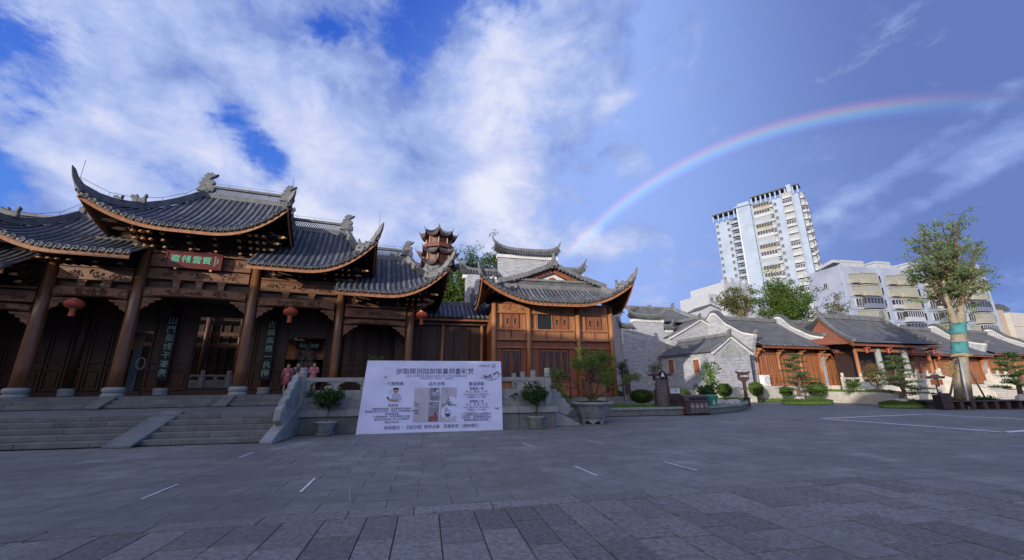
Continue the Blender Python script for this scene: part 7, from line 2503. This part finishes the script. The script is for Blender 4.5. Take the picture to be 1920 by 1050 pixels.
# ------------------------------------------------------------------ tower block
TF = Frame(*atd(1526, 500, 140).xy, -45)
tw = fthing(TF, 'tower_block', 'tall pale blue apartment tower with rows of balconies and bay windows', 'tower')
def th(x, y, v=0.0): return TF.h(x, y, v)
u_l = th(1349, 480)[0]; u_m = th(1424, 480)[0]; u_m2 = th(1395, 480)[0]
zT = th(1520, 338)[1]; zM = th(1440, 380)[1]; zL = th(1365, 395)[1]
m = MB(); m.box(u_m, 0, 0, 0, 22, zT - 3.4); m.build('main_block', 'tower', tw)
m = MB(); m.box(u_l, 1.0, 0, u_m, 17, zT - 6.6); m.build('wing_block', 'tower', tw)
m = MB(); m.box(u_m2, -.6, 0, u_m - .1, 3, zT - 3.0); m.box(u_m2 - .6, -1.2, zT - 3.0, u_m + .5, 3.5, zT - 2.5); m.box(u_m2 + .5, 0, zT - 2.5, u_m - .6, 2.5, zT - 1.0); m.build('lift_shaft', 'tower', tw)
m = MB(); m.box(-3.4, -.5, 0, -1.9, 1, zT + .8); m.build('corner_pier', 'tower', tw)
for (x0, x1, z, n) in ((u_l - .5, u_m2 - .5, zT - 3.6, 5), (u_m + .3, -3.5, zT - .4, 8), (-1.8, .6, zT - .4, 2)):
    m = MB(); m.box(x0, -.9, z, x1, 4, z + .45); m.build('roof_pergola', 'tile_far', tw)
    for k in range(n):
        xx = x0 + .3 + (x1 - x0 - .8) * k / max(1, n - 1)
        m = MB(); m.box(xx - .25, -.5, z - 3.2, xx + .25, 0, z); m.build('pergola_post', 'tower', tw)
NF, FH = 23, 2.95


def win_mesh(w, h, glass='glass', frame='frame_white', bars=2, dep=.12):
    m = MB()
    m.box(-w / 2, -dep, -h / 2, w / 2, -.01, h / 2, 1)
    f = .09
    for a in ((-w / 2 - f, -h / 2 - f, w / 2 + f, -h / 2), (-w / 2 - f, h / 2, w / 2 + f, h / 2 + f), (-w / 2 - f, -h / 2, -w / 2, h / 2), (w / 2, -h / 2, w / 2 + f, h / 2)): m.box(a[0], -dep - .08, a[1], a[2], 0, a[3], 0)
    for k in range(1, bars + 1):
        x = -w / 2 + w * k / (bars + 1); m.box(x - .05, -dep - .05, -h / 2, x + .05, -dep, h / 2, 0)
    return m.mesh('window', [frame, glass])


def bay_mesh(w, h, dep, frame='cream', glass='glass', n=4):
    """enclosed balcony: parapet band, glazed strip with posts, top slab"""
    m = MB()
    m.box(-w / 2, -dep, 0, w / 2, 0, h * .40, 0); m.box(-w / 2 - .12, -dep - .12, h * .92, w / 2 + .12, 0, h, 0); m.box(-w / 2 - .1, -dep - .1, -.12, w / 2 + .1, 0, 0, 0)
    m.box(-w / 2 + .08, -dep + .06, h * .40, w / 2 - .08, -.02, h * .92, 1)
    for k in range(n + 1):
        x = -w / 2 + w * k / n; m.box(max(-w / 2, x - .07), -dep, h * .40, min(w / 2, x + .07), -dep + .1, h * .92, 0)
    return m.mesh('enclosed_balcony', [frame, glass])


def open_balcony(w, dep, mat='tower'):
    m = MB(); m.prism([(-w / 2, 0), (-w / 2, -dep * .6), (-w * .25, -dep), (w * .25, -dep), (w / 2, -dep * .6), (w / 2, 0)], 0, .25, 'z', 0)
    m.prism([(-w / 2, -dep * .6), (-w * .25, -dep), (w * .25, -dep), (w / 2, -dep * .6), (w / 2 - .1, -dep * .6 + .1), (w * .25 - .05, -dep + .15), (-w * .25 + .05, -dep + .15), (-w / 2 + .1, -dep * .6 + .1)], .25, 1.1, 'z', 0)
    m.box(-w / 2 + .1, -.06, .25, w / 2 - .1, -.02, 2.5, 1)  # black sheet paints the shade of the balcony recess
    return m.mesh('balcony', [mat, 'black'])


wsm = win_mesh(.9, 1.3, bars=1); wmed = win_mesh(1.5, 1.4); ob_ = open_balcony(3.4, 1.4)
bays_ = [bay_mesh(5.6, 2.9, 1.2, f_, g_, 6) for g_, f_ in (('glass', 'cream'), ('glass', 'frame_white'), ('glass_pale', 'tower'))]
bay2 = [bay_mesh(3.0, 2.3, 1.1, 'frame_white', g_, 4) for g_ in ('glass_pale', 'glass', 'glass_pale')]
bay3 = [bay_mesh(2.4, 2.3, .9, 'frame_white', g_, 3) for g_ in ('glass_pale', 'glass')]
ub = th(1386, 470)[0]; uw1 = th(1372, 470)[0]; uw2 = th(1380, 470)[0]
uv = th(1443, 470)[0]; uy = th(1458, 470)[0]; uz = th(1470, 470)[0]; ux_ = th(1496, 470)[0]
for k in range(NF):
    zz = zT - 7.2 - k * FH
    if zz < 12: break
    inst('balcony', ob_, tw, (ub, 1.0, zz - 2.0))
    inst('window', wsm, tw, (uw1, 1.0, zz - .8)); inst('window', wsm, tw, (uw2, 1.0, zz - .6)); inst('window', wsm, tw, (u_l + .7, 1.0, zz - 1.2))
    if k < 22:
        inst('enclosed_balcony', bays_[k % 3], tw, (uv, 0, zz + .6)); inst('enclosed_balcony', bay3[(k * 3 + 1) % 2], tw, (uy, 0, zz + .6))
        inst('window', wsm, tw, (uz, 0, zz + 1.5))
        inst('enclosed_balcony', bay2[(k * 7) % 3], tw, (ux_, -.2, zz + 2.4))
    inst('enclosed_balcony', bay2[(k * 5) % 3], tw, (0.0, 4.0, zz + 2.2), rad(90))
    inst('enclosed_balcony', bay3[(k * 3) % 2], tw, (0.0, 13.0, zz + 2.2), rad(90))
    if k % 1 == 0: inst('window', wmed, tw, (0.0, 9.0, zz + 2.6), rad(90))
m = MB(); m.box(u_m2 + .2, -.72, 10, u_m2 + .5, -.6, zT - 3.2); m.box(-3.9, -.2, 8, -3.7, 0, zT - 3); m.build('downpipe', 'steel', tw)

# ------------------------------------------------------------------ apartment block
c0 = atd(1592, 600, 92)
AF = Frame(c0.x, c0.y, 10)
ap = fthing(AF, 'apartment_block', 'long blue grey apartment block with cream balconies behind the low halls', 'apartment block')
uR = AF.h(1872, 600)[0]; zA0 = AF.h(1700, 505)[1]
dL = AF.hu(1535, 520, 0.0)[0]
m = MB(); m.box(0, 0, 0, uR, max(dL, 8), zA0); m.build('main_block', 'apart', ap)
m = MB(); m.prism([(0.2, zA0 + .002), (0.2, zA0 + 1.8), (1.0, zA0 + 2.0), (dL - .5, zA0 + .2), (dL, zA0 + .002)], -.3, -.05, 'x') 
m = MB()
for k in range(7):
    vv = .3 + k * (dL - 1) / 7
    m.box(-.5, vv, zA0 + .9 - k * .12, 1.5, vv + (dL - 1) / 8, zA0 + 1.6 - k * .12)
m.build('stepped_parapet', 'frame_white', ap)
fl_h = 3.0
seg = AF.h(1690, 600)[0]
units = [(0.06, 'A'), (0.36, 'B'), (0.66, 'C')]
bw = [bay_mesh(4.6, 2.6, 1.3, 'cream', 'glass_pale', 7), bay_mesh(4.6, 2.6, 1.3, 'frame_white', 'glass', 7), bay_mesh(4.6, 2.6, 1.3, 'apart_dark', 'glass', 5)]
bs_ = [bay_mesh(2.6, 2.2, .8, 'cream', 'glass_pale', 4), bay_mesh(2.6, 2.2, .8, 'frame_white', 'glass', 3)]
wl = win_mesh(2.3, 1.7, 'glass', 'frame_white', 2, .25)
rw = random.Random(9)
nfl = int(zA0 / fl_h)
for k in range(nfl - 1):
    z = zA0 - 4.2 - k * fl_h
    if z < 5: break
    for j in range(4):
        u0 = uR * (.05 + .24 * j)
        inst('enclosed_balcony', bs_[0 if k < 2 else rw.randint(0, 1)], ap, (u0 + 1.8, 0, z)) if k < 2 or rw.random() < .4 else inst('window', wl, ap, (u0 + 1.8, 0, z + 1.2))
        inst('enclosed_balcony', bw[0 if k < 2 else (k + j) % 3], ap, (u0 + 5.0, 0, z - .2))
        if rw.random() < .75: inst('window', wl, ap, (u0 + 8.4, 0, z + 1.2))
        else: inst('enclosed_balcony', bs_[1], ap, (u0 + 8.4, 0, z))
    m = MB(); m.box(-.02, -.06, z - .55, uR, 0, z - .40); m.build('floor_band', 'apart_dark', ap)
for x in (.02, .265, .51, .755, .985):
    m = MB(); m.box(uR * x - .35, -.35, 0, uR * x + .35, 0, zA0 + .3); m.build('pilaster', 'tower', ap)
for k in range(13):
    x = uR * (.04 + k * .075)
    h = 1.2 + .9 * ((k * 37) % 5) / 5
    m = MB(); m.box(x, .5 + (k % 3), zA0, x + uR * .06, 4 + (k % 3), zA0 + h); m.prism([(x - .2, zA0 + h), (x + uR * .06 + .2, zA0 + h), (x + uR * .06 - .2, zA0 + h + .5), (x + .3, zA0 + h + .55)], .4 + (k % 3), 4.1 + (k % 3)); m.build('roof_house', 'frame_white', ap)
for k in range(3): 
    m = MB(); m.box(-.06, 2, 8 + k * 6, 0, dL, 8.2 + k * 6); m.build('side_band', 'white', ap)
m = MB(); m.box(-.12, dL * .55, 6, -.02, dL * .55 + .2, zA0 - 1); m.build('downpipe', 'steel', ap)
inst('window', wsm, ap, (-.02, dL * .72, zA0 - 4.2), rad(-90))

# beige and white buildings
c0 = atd(1876, 640, 105)
t = thing('beige_building', 'beige building with arched parapet at the right edge of the view', 'building', (c0.x, c0.y, 0), rad(14))
zB = atd(1890, 580, 105).z
m = MB(); m.box(0, 0, 0, 5.0, 14, zB); m.build('narrow_wing', 'beige', t)
m = MB(); m.box(5.0, -1, 0, 30, 14, zB - .8); m.build('main_wing', M('grey_curtain_wall', (.42, .40, .37), (.36, .345, .33), .5, .8), t)
m = MB(); m.prism([(.5, zB), (9, zB), (9, zB + .8), (7, zB + 1.7), (5, zB + 1.9), (2.5, zB + 1.5), (1.5, zB + .7)], .5, 1.0); m.build('arched_parapet', 'tile_far', t)
for k in range(5):
    m = MB(); m.box(5.0, -1.1, 3 + k * 3.2, 30, -1.0, 3.2 + k * 3.2); m.build('floor_band', 'beige', t)
c0 = atd(1334, 600, 120)
t = thing('white_block', 'white apartment block half hidden behind the airy olive tree', 'building', (c0.x, c0.y, 0), rad(20))
zW = atd(1345, 543, 120).z
m = MB(); m.box(0, 0, 0, 5, 12, zW - 1.2); m.box(5, -2, 0, 17, 12, zW + 2.5); m.build('main_block', 'frame_white', t)
for k in range(3):
    for j in range(4): inst('window', wsm, t, (1 + (k % 2) * 2.2 + (0 if k < 2 else 7), -2.02 if k == 2 else -.02, zW - 3 - j * 3))
for k in range(4): m = MB(); m.box(5 + k * 3, -2.1, zW + 2.5, 6.5 + k * 3, -1, zW + 3.2 + (k % 2) * .8); m.build('roof_turret', 'frame_white', t)
c0 = atd(1296, 600, 80)
t = thing('low_white_building', 'low white building with small gabled roof house behind the brick houses', 'building', (c0.x, c0.y, 0), rad(12))
zW = atd(1310, 588, 80).z
m = MB(); m.box(0, 0, 0, 22, 10, zW); m.build('main_block', 'frame_white', t)
m = MB(); m.prism([(3.2, zW), (7.5, zW), (7.5, zW + 1.1), (5.3, zW + 2.0), (3.2, zW + 1.1)], .5, 5); m.build('roof_house', 'frame_white', t)
m = MB(); m.prism([(2.9, zW + 1.0), (5.3, zW + 2.1), (7.8, zW + 1.0), (7.8, zW + 1.15), (5.3, zW + 2.3), (2.9, zW + 1.15)], .3, 5.2); m.build('roof_edge', 'tile_far', t)
